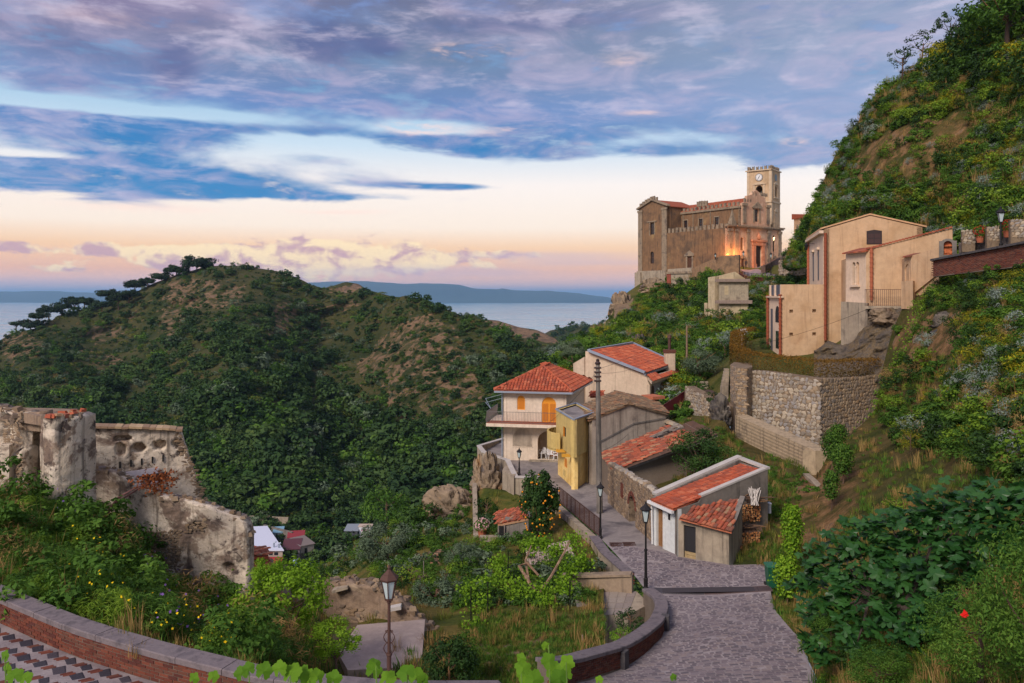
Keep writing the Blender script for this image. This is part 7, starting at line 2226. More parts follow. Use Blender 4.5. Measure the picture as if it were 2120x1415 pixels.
for a, b, y0, y1 in ((kp2[0], kp2[1],988,1002),(kp2[1], kp2[2],1002,1020)):
	w.slab(a, b, [(0, f1(y0 + 16, a[1])),(np.linalg.norm(b - a), f1(y1 + 16, b[1])),(np.linalg.norm(b - a), f1(y1 - 8, b[1])),(0, f1(y0 - 8, a[1]))],0,0.4)
w.build('wall_body', MATS['concrete'], lk)
# small garden terrace walls left of the buttress
gw = thing('plot_wall', 'low rubble wall of the small garden plot beside the red railing', 'wall', P(1460,850,70))
A, B = XY(1418,74), XY(1512,67)
L_ = np.linalg.norm(B - A)
pl = [(0, f1(862,74)),(L_, f1(880,67)),(L_, f1(842,67)),(L_ * .6, f1(828,70)),(0, f1(800,74))]
w = MB(); w.slab(A, B, pl, 0,1.0); w.build('core', MATS['rubble_mortar'], gw)
stone_wall_pieces(gw, A, B, pl, 0.34, MATS['rubble'], limit=110, seed=71, depth=0.4)
m_ = MB(); m_.prism([A + [0,.5], B + [0,.6], XY(1512,76), XY(1422,80)],-10,[f1(812,74), f1(836,67.6),-9.4,-9.2]); m_.build('plot_soil', surf('dark_soil', [(74,58,48),(92,74,60)],2), gw)
st2 = thing('plot_steps', 'narrow grey stone steps climbing beside the rubble buttress', 'steps', P(1500,790,70))
m_ = MB()
for k in range(7):
	d_ = 70 + k * .45; p0, p1 = P(1494 + k * 1.2,800 - k * 6, d_), P(1508 + k * .3,801 - k * 6, d_)
	m_.prism([p0[:2], p1[:2], p1[:2] + [0,.5], p0[:2] + [0,.5]], p0[2] - 1.2, p0[2])
m_.each('step', MATS['concrete'], st2)
# small retaining walls on the church slope
for lab, pts, mt in (('low pale garden wall on the slope under the church', [(1250,667,141),(1320,670,132)], 'concrete'),('broken rubble wall stub below the church retaining block', [(1371,655,150),(1394,652,147)], 'dark_rubble'),('grey garden wall below the wooden pole', [(1424,790,83),(1455,790,80)], 'concrete')):
	t_ = thing('slope_wall', lab, 'wall', P(*pts[0]))
	a, b = XY(pts[0][0], pts[0][2]), XY(pts[1][0], pts[1][2]); L_ = np.linalg.norm(b - a)
	hh = 1.6 if mt == 'concrete' else 2.6
	z0, z1 = ZZ(pts[0][1], pts[0][2]), ZZ(pts[1][1], pts[1][2])
	w = MB(); w.slab(a, b, [(0, z0 - hh - 1),(L_, z1 - hh - 1),(L_, z1),(0, z0)],0,0.6); w.build('core', MATS[mt] if mt == 'concrete' else MATS['rubble_mortar'], t_)
	if mt != 'concrete': stone_wall_pieces(t_, a, b, [(0, z0 - hh),(L_, z1 - hh),(L_, z1),(0, z0)],0.5, MATS[mt], limit=60, seed=81, depth=0.4)
# ruined shell house under the square
rs = thing('ruined_house_shell', 'roofless pale stone house shell with stepped corner and two ledges below the square', 'ruin', P(1505,680,118))
A, B = XY(1489,117.5), XY(1549,117)
L_ = np.linalg.norm(B - A)
X = lambda px: (px - 1489) / 60 * L_
z_ = lambda py: ZZ(py, 117.2)
w = MB()
w.slab(A, B, [(0, z_(665)),(L_, z_(640)),(L_, z_(582)),(L_ * .55, z_(563)),(X(1481), z_(573)),(0, z_(573))],0,0.6)
w.slab(XY(1466,120), A, [(0, z_(692)),(1.65, z_(692)),(1.65, z_(572)),(0.0, z_(574))],0,4)
w.slab(XY(1458,120.6), XY(1466,119.8),[(0, z_(690)),(.6, z_(690)),(.6, z_(628)),(0, z_(628))],0,4)
w.wall(B, XY(1550,125), z_(640), z_(590), t=0.6)
w.build('wall', surf('shell_plaster', [(176,158,124),(192,174,140),(158,142,112)],0.5, streak=((120,108,88),0.5)), rs)
w = MB(); w.slab(A, B, [(0, z_(640)),(L_, z_(622)),(L_, z_(584)),(0, z_(584))],-0.06,0.0)
w.build('stone_face', surf('shell_stone', [(150,138,118),(170,156,132),(130,118,100)],1, streak=((96,88,76),0.5), bump=0.7, bscale=5), rs)
w = MB()
for y0, y1 in ((578,584),(622,629)): w.slab(A, B, rect_pts(-0.6, L_ + (.5 if y0 > 600 else .2), z_(y1), z_(y0)),-0.55,0.0)
w.each('ledge', surf('ledge_stone', [(136,118,106),(154,136,122)],2), rs)
w = MB(); w.slab(A, B, rect_pts(X(1502), X(1518), z_(668), z_(648)),-0.1,0.3); w.build('doorway', DARK, rs)
w = MB(); w.slab(A, B, rect_pts(X(1500), X(1508), z_(611), z_(592)),-0.09,0.3); w.build('blocked_window', MATS['shell_plaster'], rs)
w = MB()
for px in (1508,1536): w.slab(A, B, rect_pts(X(px), X(px) + .25, z_(643), z_(640)),-0.08,0)
w.each('putlog_hole', DARK, rs)
stone_wall_pieces(rs, A, B, [(X(1505), z_(640)),(L_, z_(625)),(L_, z_(586)),(X(1505), z_(586))],0.55, MATS['shell_stone'], limit=0, seed=91, depth=0.2, squash=0.5)
# ================================================================ ruins on the left
surf('ruin_plaster', [(218,202,178),(200,184,162),(226,212,190)],0.5, streak=((84,74,66),0.85), blotch=[((124,106,92),0.55,0.52,0.60),((84,72,66),2.2,0.55,0.66),((150,130,110),1.3,0.54,0.62),((74,64,58),6.0,0.62,0.70)], bump=1.0, bscale=7, bdist=0.05)
surf('ruin_dark', [(128,108,90),(148,126,104),(104,88,76)],1.0, streak=((72,62,56),0.6), blotch=[((168,148,122),0.7,0.60,0.70)], bump=0.9, bscale=6, bdist=0.06)
def rough_wall(name, parent, a, b, zb, top, mat, thick=0.55, amp=0.05, pits=(), step=0.09, seed=1, topamp=0.16, ends=None):
	"""an old wall as a displaced sheet with broken top; top: list of (u, z); pits: (u, z, ru, rz, depth)"""
	a, b = np.asarray(a, float), np.asarray(b, float)
	L = np.linalg.norm(b - a); d = (b - a) / L; n = np.array([-d[1], d[0]])
	tp = np.array(top, float)
	nu = max(3, int(L / step)); H = tp[:, 1].max() - zb
	nv = max(3, int(H / step))
	u = np.linspace(0, L, nu); v = np.linspace(0,1, nv)
	zt = np.interp(u, tp[:, 0], tp[:, 1]) + topamp * 2 * fbm(u * 1.7, u * 0, seed + 3,4)
	Uu = np.repeat(u[None], nv, 0)
	Zz = zb + (zt[None] - zb) * v[:, None]
	e0, e1 = (ends or (None, None))
	if e1 is not None:                                   # slanted right edge: (u at bottom, u at top)
		lim = e1[0] + (e1[1] - e1[0]) * np.clip((Zz - zb) / H, 0,1) + 0.18 * fbm(Zz * 2, Zz * 0, seed + 5,4)
		Uu = np.minimum(Uu, lim)
	w = amp * 2.2 * fbm(Uu * 1.6 + 7, Zz * 1.6 + seed, seed, 6,.6) + np.where(fbm(Uu * .9 + 3, Zz * .9 + seed * 2, seed + 20,5,.6) > .04,.045,0)
	for (pu, pz, ru, rz0, dp) in pits:
		r = np.sqrt(((Uu - pu) / ru) ** 2 + ((Zz - pz) / rz0) ** 2) + 0.5 * fbm(Uu * 4, Zz * 4, seed + 8,3)
		w = w + dp * np.clip((1.0 - r) * 7,0,1)
	def tri(Wd):
		X = a[0] + d[0] * Uu + n[0] * Wd; Y = a[1] + d[1] * Uu + n[1] * Wd
		return np.stack([X, Y, Zz],-1)
	Fr_, Bk = tri(w), tri(np.full_like(Uu, thick) - 0.5 * w)
	V = np.concatenate([Fr_.reshape(-1,3), Bk.reshape(-1,3)])
	i0 = np.arange(nv * nu).reshape(nv, nu); i1 = i0 + nv * nu
	fs = [np.stack([i0[:-1, :-1], i0[:-1,1:], i0[1:, 1:], i0[1:, :-1]],-1).reshape(-1,4), np.stack([i1[:-1, :-1], i1[1:, :-1], i1[1:, 1:], i1[:-1,1:]],-1).reshape(-1,4),
		  np.stack([i0[-1, :-1], i0[-1,1:], i1[-1,1:], i1[-1, :-1]],-1), np.stack([i0[:-1,0], i0[1:, 0], i1[1:, 0], i1[:-1,0]],-1), np.stack([i0[:-1,-1], i1[:-1,-1], i1[1:, -1], i0[1:, -1]],-1)]
	me = np_mesh(name, V - (origin(parent) if parent else 0), np.concatenate(fs), mat)
	o = link(name, me, parent)
	o['_'] = 0; del o['_']
	return o, (a, d, n, u, zt)
def rubble_top(parent, info, mat, seed=1, size=0.24, skip=0.2, name='top_stone', rows=1, depth=0.3):
	a, d, n, u, zt = info
	g = random.Random(seed)
	s = 0.05
	m_ = MB()
	while s < u[-1]:
		w_ = size * g.uniform(.5,1.5)
		if g.random() > skip:
			for r_ in range(rows):
				p = a + d * s + n * g.uniform(0.0, depth + .2)
				m_.box((p[0], p[1], float(np.interp(s, u, zt)) + g.uniform(-.08,.06)),(w_, w_ * g.uniform(.6,1.1), size * g.uniform(.3,.7)), M=Matrix.Rotation(g.uniform(0,3),3, 'Z') @ Matrix.Rotation(g.uniform(-.25,.25),3, 'X'), taper=g.uniform(.6,.9))
		s += w_ * 0.9
	m_.each(name, mat, parent)
def stone_patch(parent, info, u0, u1, z0, z1, mat, seed, size=0.2):
	a, d, n, u, zt = info
	stone_wall_pieces(parent, a, a + d * u[-1],[(u0, z0),(u1 * .98 + u0 * .02, z0 + .1),(u1, z1),(u0 + .1, z1 - .1)], size, mat, limit=40, seed=seed, depth=0.5, squash=0.45)
RP, RD = MATS['ruin_plaster'], MATS['ruin_dark']
r1 = thing('ruined_house', 'tall ruined house wall with peeling cream plaster and weeds growing on top', 'ruin', P(90,1075,27.5))
z27 = lambda py, d=27.2: ZZ(py, d)
# pillar facing the camera, right return, and the broken doorway with the left wall
a, b = XY(82,27.0), XY(126,26.8)
o, inf = rough_wall('pillar_wall', r1, a, b, -8.6,[(0, z27(862)),(2, z27(860))], RP, thick=1.6, amp=0.05, seed=2)
rubble_top(r1, inf, MATS['dark_rubble'],3,0.22,.1, rows=3, depth=1.3)
a, b = XY(127,26.8), XY(178,28.4)
o, inf2 = rough_wall('return_wall', r1, a, b, -8.8,[(0, z27(860)),(1.2, z27(862)),(3, z27(868))], RP, thick=0.6, amp=0.06, pits=[(0.5, z27(900),.5,.8,.12)], seed=5)
stone_patch(r1, inf2,0.05,1.0, z27(925), z27(862), MATS['dark_rubble'],5)
rubble_top(r1, inf2, MATS['old_tile'],6,0.2,.1, rows=3)
a, b = XY(-160,29.5), XY(46,27.6)
L_ = np.linalg.norm(np.array(b) - a)
o, inf3 = rough_wall('left_wall', r1, a, b, -8.8,[(0, z27(845)),(L_, z27(858))], RP, thick=0.6, amp=0.06, pits=[(L_ - .55, z27(905),.75,.7,.35)], seed=7)
stone_patch(r1, inf3, L_ - 1.0, L_ - 0.02, z27(935), z27(868), MATS['dark_rubble'],8)
stone_patch(r1, inf3, L_ - .4, L_ - 0.02, z27(1050), z27(940), MATS['dark_rubble'],9,.16)
rubble_top(r1, inf3, MATS['dark_rubble'],9,0.24,.1, rows=2)
a, b = XY(40,27.9), XY(84,27.6)
o, inf4 = rough_wall('door_head', r1, a, b, z27(893,27.7),[(0, z27(858)),(2, z27(860))], RD, thick=0.5, amp=0.08, seed=9)
a, b = XY(30,29.2), XY(100,29.2)
o, _i = rough_wall('inner_wall', r1, a, b, -8.8,[(0, z27(885,29.2)),(2, z27(885,29.2))], RP, thick=0.4, amp=0.05, pits=[(.6, z27(1010,29),.3,1.2,.2)], seed=10)
m_ = MB()
p0 = XY(14,27.65); m_.beam((p0[0], p0[1],-8.5),(p0[0], p0[1], z27(925)),0.35,0.3); m_.build('pilaster', RP, r1)
m_ = MB()
pts = [XY(-160,29.6), XY(46,27.7), XY(80,27.1), XY(126,26.9), XY(176,28.4), XY(160,31), XY(-150,32)]
m_.prism(pts, z27(880),[z27(850), z27(859), z27(861), z27(861), z27(866), z27(852,31), z27(838,32)]); m_.build('rubble_fill', RD, r1)
r2 = thing('ruined_gable', 'ruined rear wall with a row of beam holes and a slanting broken right edge', 'ruin', P(300,1000,35))
a, b = XY(176,33.5), XY(440,35.2)
L_ = np.linalg.norm(np.array(b) - a); z35 = lambda py: ZZ(py, 34.4)
hol = [(1.35, z35(927),.22,.28,.35),(2.05, z35(927),.3,.22,.35),(2.85, z35(923),.3,.2,.35),(3.6, z35(922),.25,.2,.3),(1.45, z35(905),.35,.14,.3),(3.75, z35(940),.2,.12,.2)]
o, inf = rough_wall('wall', r2, a, b, -13,[(0, z35(880)),(L_ * .5, z35(889)),(L_ * .73, z35(898)),(L_, z35(898))], RP, thick=0.6, amp=0.05, pits=hol, seed=12, step=0.07, topamp=.04, ends=(None, (L_ * 1.10, L_ * .735)))
m_ = MB(); n_ = 14
dd = unit(np.array(b) - a)
for k in range(n_):
	f0, f1_ = L_ * .74 * k / n_, L_ * .74 * (k + .96) / n_
	p0, p1 = np.array(a) + dd * f0 + [0,.25], np.array(a) + dd * f1_ + [0,.25]
	zz = lambda s: np.interp(s, [0, L_ * .5, L_ * .74],[z35(880), z35(889), z35(897)])
	m_.beam((*p0, zz(f0) + .07 + rnd.uniform(-.03,.03)),(*p1, zz(f1_) + .07),0.85,0.09)
m_.each('coping_tile', surf('pale_tile', [(176,150,118),(150,126,100)],2, piece=[(186,158,120),(160,132,102),(140,112,88),(196,168,130)], bump=.5), r2)
u0 = L_
stone_wall_pieces(r2, a, b, [(L_ * .68, z35(899)),(L_ * .74, z35(899)),(L_ * .98, z35(1052)),(L_ * .90, z35(1052))][::-1],0.22, MATS['dark_rubble'], limit=80, seed=15, depth=.5, squash=.5)
m_ = MB()
for k in range(5): m_.slab(a, b, rect_pts(1.3 + k * .42,1.36 + k * .42, z35(965 - k * 2), z35(952 - k * 2)),-0.03,0.05)
m_.each('beam_slot', DARK, r2)
m_ = MB(); m_.slab(a, b, [(1.3, z35(1000)),(2.85, z35(1000)),(2.85, z35(968)),(1.5, z35(973))],-0.09,-0.03); m_.build('pale_patch', surf('lilac_plaster', [(204,194,200),(216,206,208)],1), r2)
r3 = thing('ruined_front_wall', 'long ruined plaster wall with sloping broken top in front of the beam hole wall', 'ruin', P(400,1270,29.5))
a, b = XY(178,30.0), XY(512,29.3)
L_ = np.linalg.norm(np.array(b) - a); z29 = lambda py: ZZ(py, 29.5)
tp3 = [(0, z29(975)),(L_ * .12, z29(982)),(L_ * .26, z29(1003)),(L_ * .40, z29(1018)),(L_ * .62, z29(1040)),(L_ * .80, z29(1056)),(L_ * .95, z29(1070)),(L_ * .985, z29(1086)),(L_, z29(1108))]
o, inf = rough_wall('wall', r3, a, b, -13.4, tp3, RP, thick=0.6, amp=0.045, pits=[(L_ * .68, z29(1092),.3,.14,.2),(L_ * .88, z29(1175),.25,.2,.2),(L_ * .45, z29(1150),1.0,.6,.06)], seed=22, step=0.07)
rubble_top(r3, inf, MATS['dark_rubble'],23,0.2,.15, rows=2)
for s0, s1, y0, y1 in ((.62,.75,1105,1075),(.36,.60,1225,1100)): stone_patch(r3, inf, L_ * s0, L_ * s1, z29(y0), z29(y1), MATS['dark_rubble'],24 + int(s0 * 10),.2)
cb_ = thing('charred_beam', 'charred broken beam lying across the ruined front wall', 'beam', P(300,1000,31))
m_ = MB(); m_.beam(P(266,998,31), P(345,984,32),0.2,0.25); m_.beam(P(272,1005,30.6), P(330,990,31.5),0.14,0.12); m_.build('timber', plain('charred', (36,30,28),0.9), cb_)
dbr = thing('dead_branch', 'leaning dead branch with rusty brown dry leaves by the ruined front wall', 'branch', P(210,1085,27.5))
m_ = MB(); m_.tube([P(208,1086,27.4), P(235,1045,27.4), P(275,1020,27.4), P(318,990,27.4)],[.045,.04,.03,.015],5); m_.tube([P(205,1082,27.4), P(245,1030,27.3), P(285,1008,27.3), P(330,1000,27.3)],[.04,.03,.025,.01],5); m_.build('stem', surf('dead_wood', [(122,84,80),(96,66,60)],3), dbr)
g = np.random.default_rng(4)
cc = np.array([P(300,998,27.3), P(325,985,27.4), P(345,988,27.4), P(338,1005,27.3), P(318,1008,27.3)])
pp = cc[g.integers(0,5,420)] + g.normal(size=(420,3)) * [.2,.12,.14]
dl = link('dry_leaves', leaves('dry_leaves', pp - np.array(dbr.location), g.normal(size=(420,3)) + [0,-.6,.3],.12,.07, leafmat('dry_leaf', [(96,52,28),(140,78,40),(168,100,56)]), g.random(420), g), dbr)
# ---- broken walls in the middle
r4 = thing('broken_wall', 'broken brown rubble wall above the bare concrete yard', 'ruin', P(800,1310,31))
a, b = XY(668,32.6), XY(893,31.0); L_ = np.linalg.norm(np.array(b) - a); z31 = lambda py: ZZ(py, 31.8)
o, inf = rough_wall('wall', r4, a, b, -14.2,[(0, z31(1222)),(L_ * .2, z31(1214)),(L_ * .5, z31(1218)),(L_ * .68, z31(1236)),(L_ * .8, z31(1258)),(L_ * .92, z31(1282)),(L_, z31(1296))], RD, thick=0.6, amp=0.12, seed=32, step=.11, topamp=.12, pits=[(L_ * .55, z31(1298),.18,.14,.3)])
rubble_top(r4, inf, MATS['dark_rubble'],33,0.22,.05, rows=3, depth=.5)
stone_wall_pieces(r4, a, b, [(.4,-13.4),(L_ * .95,-13.4),(L_ * .86, z31(1280)),(L_ * .45, z31(1262)),(.4, z31(1262))],0.24, MATS['dark_rubble'], limit=110, seed=35, depth=.4, skip=.45, squash=.6)
r5 = thing('gabled_wall_stub', 'grey plastered wall stub with sloping broken top behind the leafy plum tree', 'ruin', P(600,1240,36))
a, b = XY(520,36), XY(660,36.5); L_ = np.linalg.norm(np.array(b) - a); z36 = lambda py: ZZ(py, 36.2)
o, inf = rough_wall('wall', r5, a, b, -15.6,[(0, z36(1200)),(L_ * .35, z36(1178)),(L_ * .6, z36(1176)),(L_ * .85, z36(1205)),(L_, z36(1222))], surf('grey_ruin', [(140,128,116),(156,142,128),(118,106,96)],.8, streak=((92,82,76),.6), bump=.7, bscale=6), thick=.5, amp=.06, seed=42, step=.13)
rubble_top(r5, inf, MATS['dark_rubble'],43,.2,.1, rows=2)
r6 = thing('tiled_roof_remnant', 'remnant of bright orange tiled roof beside the end of the ruined front wall', 'roof', P(545,1190,38))
m_ = None
tile_slope(r6,[P(511,1192,36.5), P(560,1190,36.5), P(560,1160,39.5), P(511,1160,39.5)], MATS['new_tile'], L=.42, Wd=.2, seed=44, limit=60, under=MATS['terracotta'])
tile_slope(r6,[P(511,1154,39), P(556,1152,38.5), P(548,1135,41), P(511,1126,42)], MATS['old_tile'], L=.5, Wd=.3, jitter=.05, seed=45, limit=60, under=MATS['old_tile'])
m_ = MB(); m_.prism([XY(508,36.5), XY(566,36.3), XY(566,40), XY(508,42)],-16,[-13.0,-13.0,-13.3,-13.2]); m_.build('wall', RD, r6)
ys = MB(); yr = [G(700,1372,-13.05), G(740,1312,-13.05), G(880,1300,-13.05), G(872,1400,-13.05), G(720,1408,-13.05)]
ys.prism([p[:2] for p in yr],-13.6,-12.72); ys.build('concrete_yard', surf('yard_concrete', [(172,154,142),(156,140,130),(184,166,152)],.6, blotch=[((140,124,116),.5,.55,.7)], bump=.3), kind='structure')
fl = thing('fallen_slab', 'flat fallen stone slab on top of the broken rubble wall', 'slab', P(705,1220,32))
m_ = MB(); m_.beam(P(690,1222,32.2), P(722,1213,32.2),.5,.1); m_.build('slab', MATS['concrete'], fl)
fl = thing('fallen_beam_stone', 'pale cut stone block lodged in the broken rubble wall right of the lamp post', 'stone', P(820,1260,31.2))
m_ = MB(); m_.beam(P(809,1260,31.2), P(831,1256,31.2),.3,.14); m_.build('block', MATS['pale_cement'], fl)
# ---- rocks
def boulder(name, label, c, rad, seed, cat='boulder', rot=0.0, mat=None):
	g = np.random.default_rng(seed)
	nu, nv = 46,28
	th, ph = np.meshgrid(np.linspace(0,2 * np.pi, nu, endpoint=False), np.linspace(0.02, np.pi - .02, nv))
	X = np.stack([np.cos(th) * np.sin(ph), np.sin(th) * np.sin(ph), np.cos(ph)],-1)
	r = 1 + 0.55 * fbm(X[..., 0] * 1.6 + X[..., 2] * 1.3 + seed, X[..., 1] * 1.6 - X[..., 2] * 1.1, seed, 5)
	for _ in range(16):                                   # flat broken faces
		nrm_ = unit(g.normal(size=3)); nrm_[2] = abs(nrm_[2]) * .7; k = g.uniform(.60,.88)
		dt = (X @ nrm_) * r
		r = np.where(dt > k, r * k / np.maximum(dt, 1e-3), r)
	r = r * (1 + .14 * fbm(X[..., 0] * 5 + seed, X[..., 2] * 9 + X[..., 1] * 4, seed + 4,4))
	X = X * r[..., None] * np.asarray(rad)
	r3 = np.abs(fbm(X[..., 0] * 2.2 + seed * 3, X[..., 2] * 2.2 + X[..., 1] * 1.7, seed + 6,5))
	X = X * (1 - .5 * np.clip(.12 - r3,0,.12) / .12)[..., None]
	cr, sr = math.cos(rot), math.sin(rot)
	X = np.stack([X[..., 0] * cr - X[..., 2] * sr, X[..., 1], X[..., 0] * sr + X[..., 2] * cr],-1)
	i = np.arange(nu * nv).reshape(nv, nu)
	fs = np.stack([i[:-1], i[1:], np.roll(i[1:],-1,1), np.roll(i[:-1],-1,1)],-1).reshape(-1,4)
	me = np_mesh(name, X.reshape(-1,3), fs, mat or MATS['rock'])
	o = link(name, me, None, c)
	return tag(o, label, cat)
RW = surf('warm_rock', [(130,114,94),(152,132,106),(108,94,80)],.35, blotch=[((188,140,84),.3,.56,.7),((104,96,90),.7,.55,.7)], bump=1.0, bscale=2.2, bdist=.2)
boulder('boulder', 'big ochre boulder standing beside the terraced gardens', P(930,1055,64),(2.5,2.1,1.9),3, rot=-.4, mat=RW)
boulder('boulder', 'grey rock below the ochre boulder at the garden edge', P(955,1085,62),(1.3,1.2,1.0),5, mat=RW)
boulder('cliff_rock', 'tall rock face under the corner of the white house terrace', P(1012,1010,66.5),(1.3,1.5,3.2),7, 'rock', mat=RW)
boulder('cliff_rock', 'rock outcrop under the left end of the terrace parapet', P(993,1000,70),(1.0,1.4,2.8),9, 'rock', mat=RW)
for lab, px, py, d, rad, sd, mt in (
								('ochre ledge of rock under the balcony', 1830,655,68.8,(1.6,1.4,.8),17, RW),('rough grey outcrop in the bank right of the ivy trail', 1960,680,58,(1.5,1.2,1.1),19, None),('small rocks at the foot of the beige block', 1765,738,72,(1.1,.8,.5),21, RW),
								('grey crag below the garden plot wall', 1492,865,65.5,(1.1,1.2,2.0),23, None),('rounded rock in the greenery above the red roof', 1345,690,127,(2.2,2,2.0),25, None),('pale crag on the slope by the yellow broom', 1322,725,112,(1.6,1.5,2.4),27, None),('rocky tip of the church spur above the sea', 1283,640,164,(3.0,3,3.6),29, RW),('rocks under the church plinth', 1352,600,172,(4.5,3,2.5),31, RW),
								('pale crag far down in the scrub valley', 645,935,318,(6.5,6,7),33, None),('sloping pale rock slab below the valley crag', 652,962,312,(5,5,3),35, None)):
	boulder('rock', lab, P(px, py, d), rad, sd, 'rock', mat=mt)
# ---- valley buildings
ZG = -75.6
wf = thing('warehouse', 'white roofed warehouse with grey walls down in the valley', 'warehouse', G(545,1170, ZG))
zr = -70.6
q0, q1, q2, q3_ = G(493,1137, zr), G(585,1138, zr), G(549,1090, zr), G(488,1092, zr)
m_ = MB(); m_.prism([p[:2] for p in (q0, q1, q2, q3_)], ZG - 1, zr - .3); m_.build('wall', surf('valley_wall', [(150,138,126),(168,154,140)],.3), wf)
m_ = MB(); m_.prism([p[:2] for p in (q0 + [-.5,-.5,0], q1 + [.5,-.5,0], q2 + [.5,.5,0], q3_)], zr - .3, zr); m_.build('roof', plain('white_roof', (206,210,222),.6), wf)
m_ = MB()
for k in range(4): m_.slab(q0[:2], q1[:2], rect_pts(5.6 + k * 1.5,6.7 + k * 1.5, zr - 1.6, zr - .8),-.05,.05)
m_.each('window', GLASS, wf)
m_ = MB(); c0_ = q1[:2] + [-4.8,-1.8]; m_.add([(q1[0] - 5.2, q1[1] - .1, zr - 2.0),(q1[0] + .2, q1[1] - .1, zr - 2.0),(q1[0] + .4, q1[1] - 2.4, zr - 2.9),(q1[0] - 5.4, q1[1] - 2.4, zr - 2.9)],[(0,1,2,3)]); m_.build('awning', plain('red_awning', (150,44,44),.7), wf)
m_ = MB(); m_.slab(q0[:2], q1[:2], rect_pts(6.5,11.6, ZG, zr - 3.0),-.06,.02); m_.build('shop_front', plain('ochre_front', (206,158,70),.7), wf)
m_ = MB(); m_.tube([(q1[0] - 3, q1[1] + 2, zr),(q1[0] - 3, q1[1] + 2, zr + 1.2),(q1[0] - 2.4, q1[1] + 2, zr + 1.5)],.25,6); m_.tube([(q1[0] - 1.5, q1[1] + 1.5, zr),(q1[0] - 1.5, q1[1] + 1.5, zr + 1.1),(q1[0] - .9, q1[1] + 1.5, zr + 1.4)],.25,6); m_.each('vent', MATS['pale_metal'], wf)
def hut(name, label, cat, c0, c1, dep, h, wallc, roofc, pitch=.5):
	t_ = thing(name, label, cat, c0)
	a, b = np.array(c0[:2]), np.array(c1[:2]); nn = unit(np.array([-(b - a)[1],(b - a)[0]])) * dep
	m_ = MB(); m_.prism([a, b, b + nn, a + nn], c0[2] - 1, c0[2] + h); m_.build('wall', plain('hut_' + '_'.join(map(str, wallc)), wallc, .8), t_)
	m_ = MB(); e_ = unit(b - a) * .3; m_.prism([a - e_ - nn * .05, b + e_ - nn * .05, b + nn * 1.05 + e_, a + nn * 1.05 - e_], c0[2] + h + .01,[c0[2] + h + .15] * 2 + [c0[2] + h + .15 + pitch] * 2); m_.build('roof', plain('roof_' + '_'.join(map(str, roofc)), roofc, .7), t_)
	L_ = np.linalg.norm(b - a)
	if h > 2.2:
		m_ = MB(); m_.slab(a, b, rect_pts(L_ * .3, L_ * .5, c0[2], c0[2] + min(2.1, h - .3)),-.04,.02); m_.build('door', DARK, t_)
	return t_
hut('workshop', 'low workshop with dark red roof beside the white warehouse', 'shed', G(585,1158, ZG), G(620,1156, ZG),7,2.6,(120,110,112),(88,48,52),.8)
hut('workshop', 'grey roofed open workshop right of the dark red one', 'shed', G(622,1152, ZG), G(650,1146, ZG),7,2.8,(146,136,124),(120,108,100),.6)
hut('small_house', 'small white hut with bright red roof behind the warehouse', 'hut', G(596,1131, ZG), G(628,1129, ZG),5,2.4,(196,190,184),(140,44,48),.5)
hut('blue_shed', 'small pale blue roofed shed behind the warehouse', 'shed', G(566,1120, ZG), G(584,1119, ZG),5,2.4,(130,140,150),(120,160,178),.3)
hut('blue_kiosk', 'tiny pale blue kiosk by the valley road', 'kiosk', G(609,1176, ZG), G(620,1175, ZG),1.4,1.7,(130,168,186),(170,190,200),.1)
hut('tin_shed', 'dark open tin shed on the bank above the valley road', 'shed', P(714,1116,246), P(740,1110,246),5,2.4,(72,74,78),(128,136,142),.6)
bx = hut('box_trailer', 'white box trailer with pink lettering on its side parked on the valley bank', 'trailer', P(743,1106,247), P(768,1100,247),2.6,2.2,(206,206,208),(190,170,150),.05)
m_ = MB()
a, b = XY(743,247), XY(768,247)
for k, wl in enumerate((.35,.3,.4,.28,.34,.3,.38)): m_.slab(a, b, rect_pts(.7 + k * .38,.7 + k * .38 + wl * .7, ZZ(1100,247), ZZ(1097,247)),-.05,.0)
m_.each('lettering', plain('pink_letter', (186,120,150),.7), bx)
vw = thing('valley_wall', 'pale concrete retaining wall behind the white warehouse', 'wall', G(555,1100, ZG))
m_ = MB(); a, b, c = G(515,1092, ZG)[:2], G(560,1092, ZG)[:2], G(596,1094, ZG)[:2]
m_.slab(a, b, rect_pts(0, np.linalg.norm(b - a), ZG - 1, ZG + 3.6),0,.6); m_.slab(b, c, rect_pts(0, np.linalg.norm(c - b), ZG - 1, ZG + 3.4),0,.6); m_.build('wall_body', MATS['concrete'], vw)
vw = thing('valley_wall', 'grey lower retaining wall beside the blue roofed shed', 'wall', G(580,1120, ZG))
m_ = MB(); a, b = G(545,1108, ZG)[:2], G(604,1124, ZG)[:2]; m_.slab(a, b, rect_pts(0, np.linalg.norm(b - a), ZG - 1, ZG + 3.2),0,.6); m_.build('wall_body', MATS['grey_stucco'], vw)
vr = MB(); rr_ = [(600,1178),(640,1163),(672,1148),(684,1138),(700,1120),(760,1112)]; rl2 = [(624,1184),(660,1170),(690,1156),(702,1143),(716,1128),(760,1118)]
L3 = [hill.at(a_, b_) + [0,0,1.4] for a_, b_ in rr_]; R3 = [hill.at(a_, b_) + [0,0,1.4] for a_, b_ in rl2]
vr.add([tuple(p) for p in L3 + R3],[(i, 6 + i, 7 + i, i + 1) for i in range(5)]); vr.build('valley_road', surf('pale_road', [(176,164,152),(160,148,138)],.1), kind='structure')
cr_ = thing('parked_car', 'dark red car parked by the grey workshop in the valley', 'car', G(657,1146, ZG))
p = hill.at(657,1150) + [0,0,1.5]
m_ = MB(); m_.box((p[0], p[1], p[2] + .55),(4.0,1.7,.6), rz=.3); m_.build('body', plain('dark_red_paint', (86,32,36),.35), cr_)
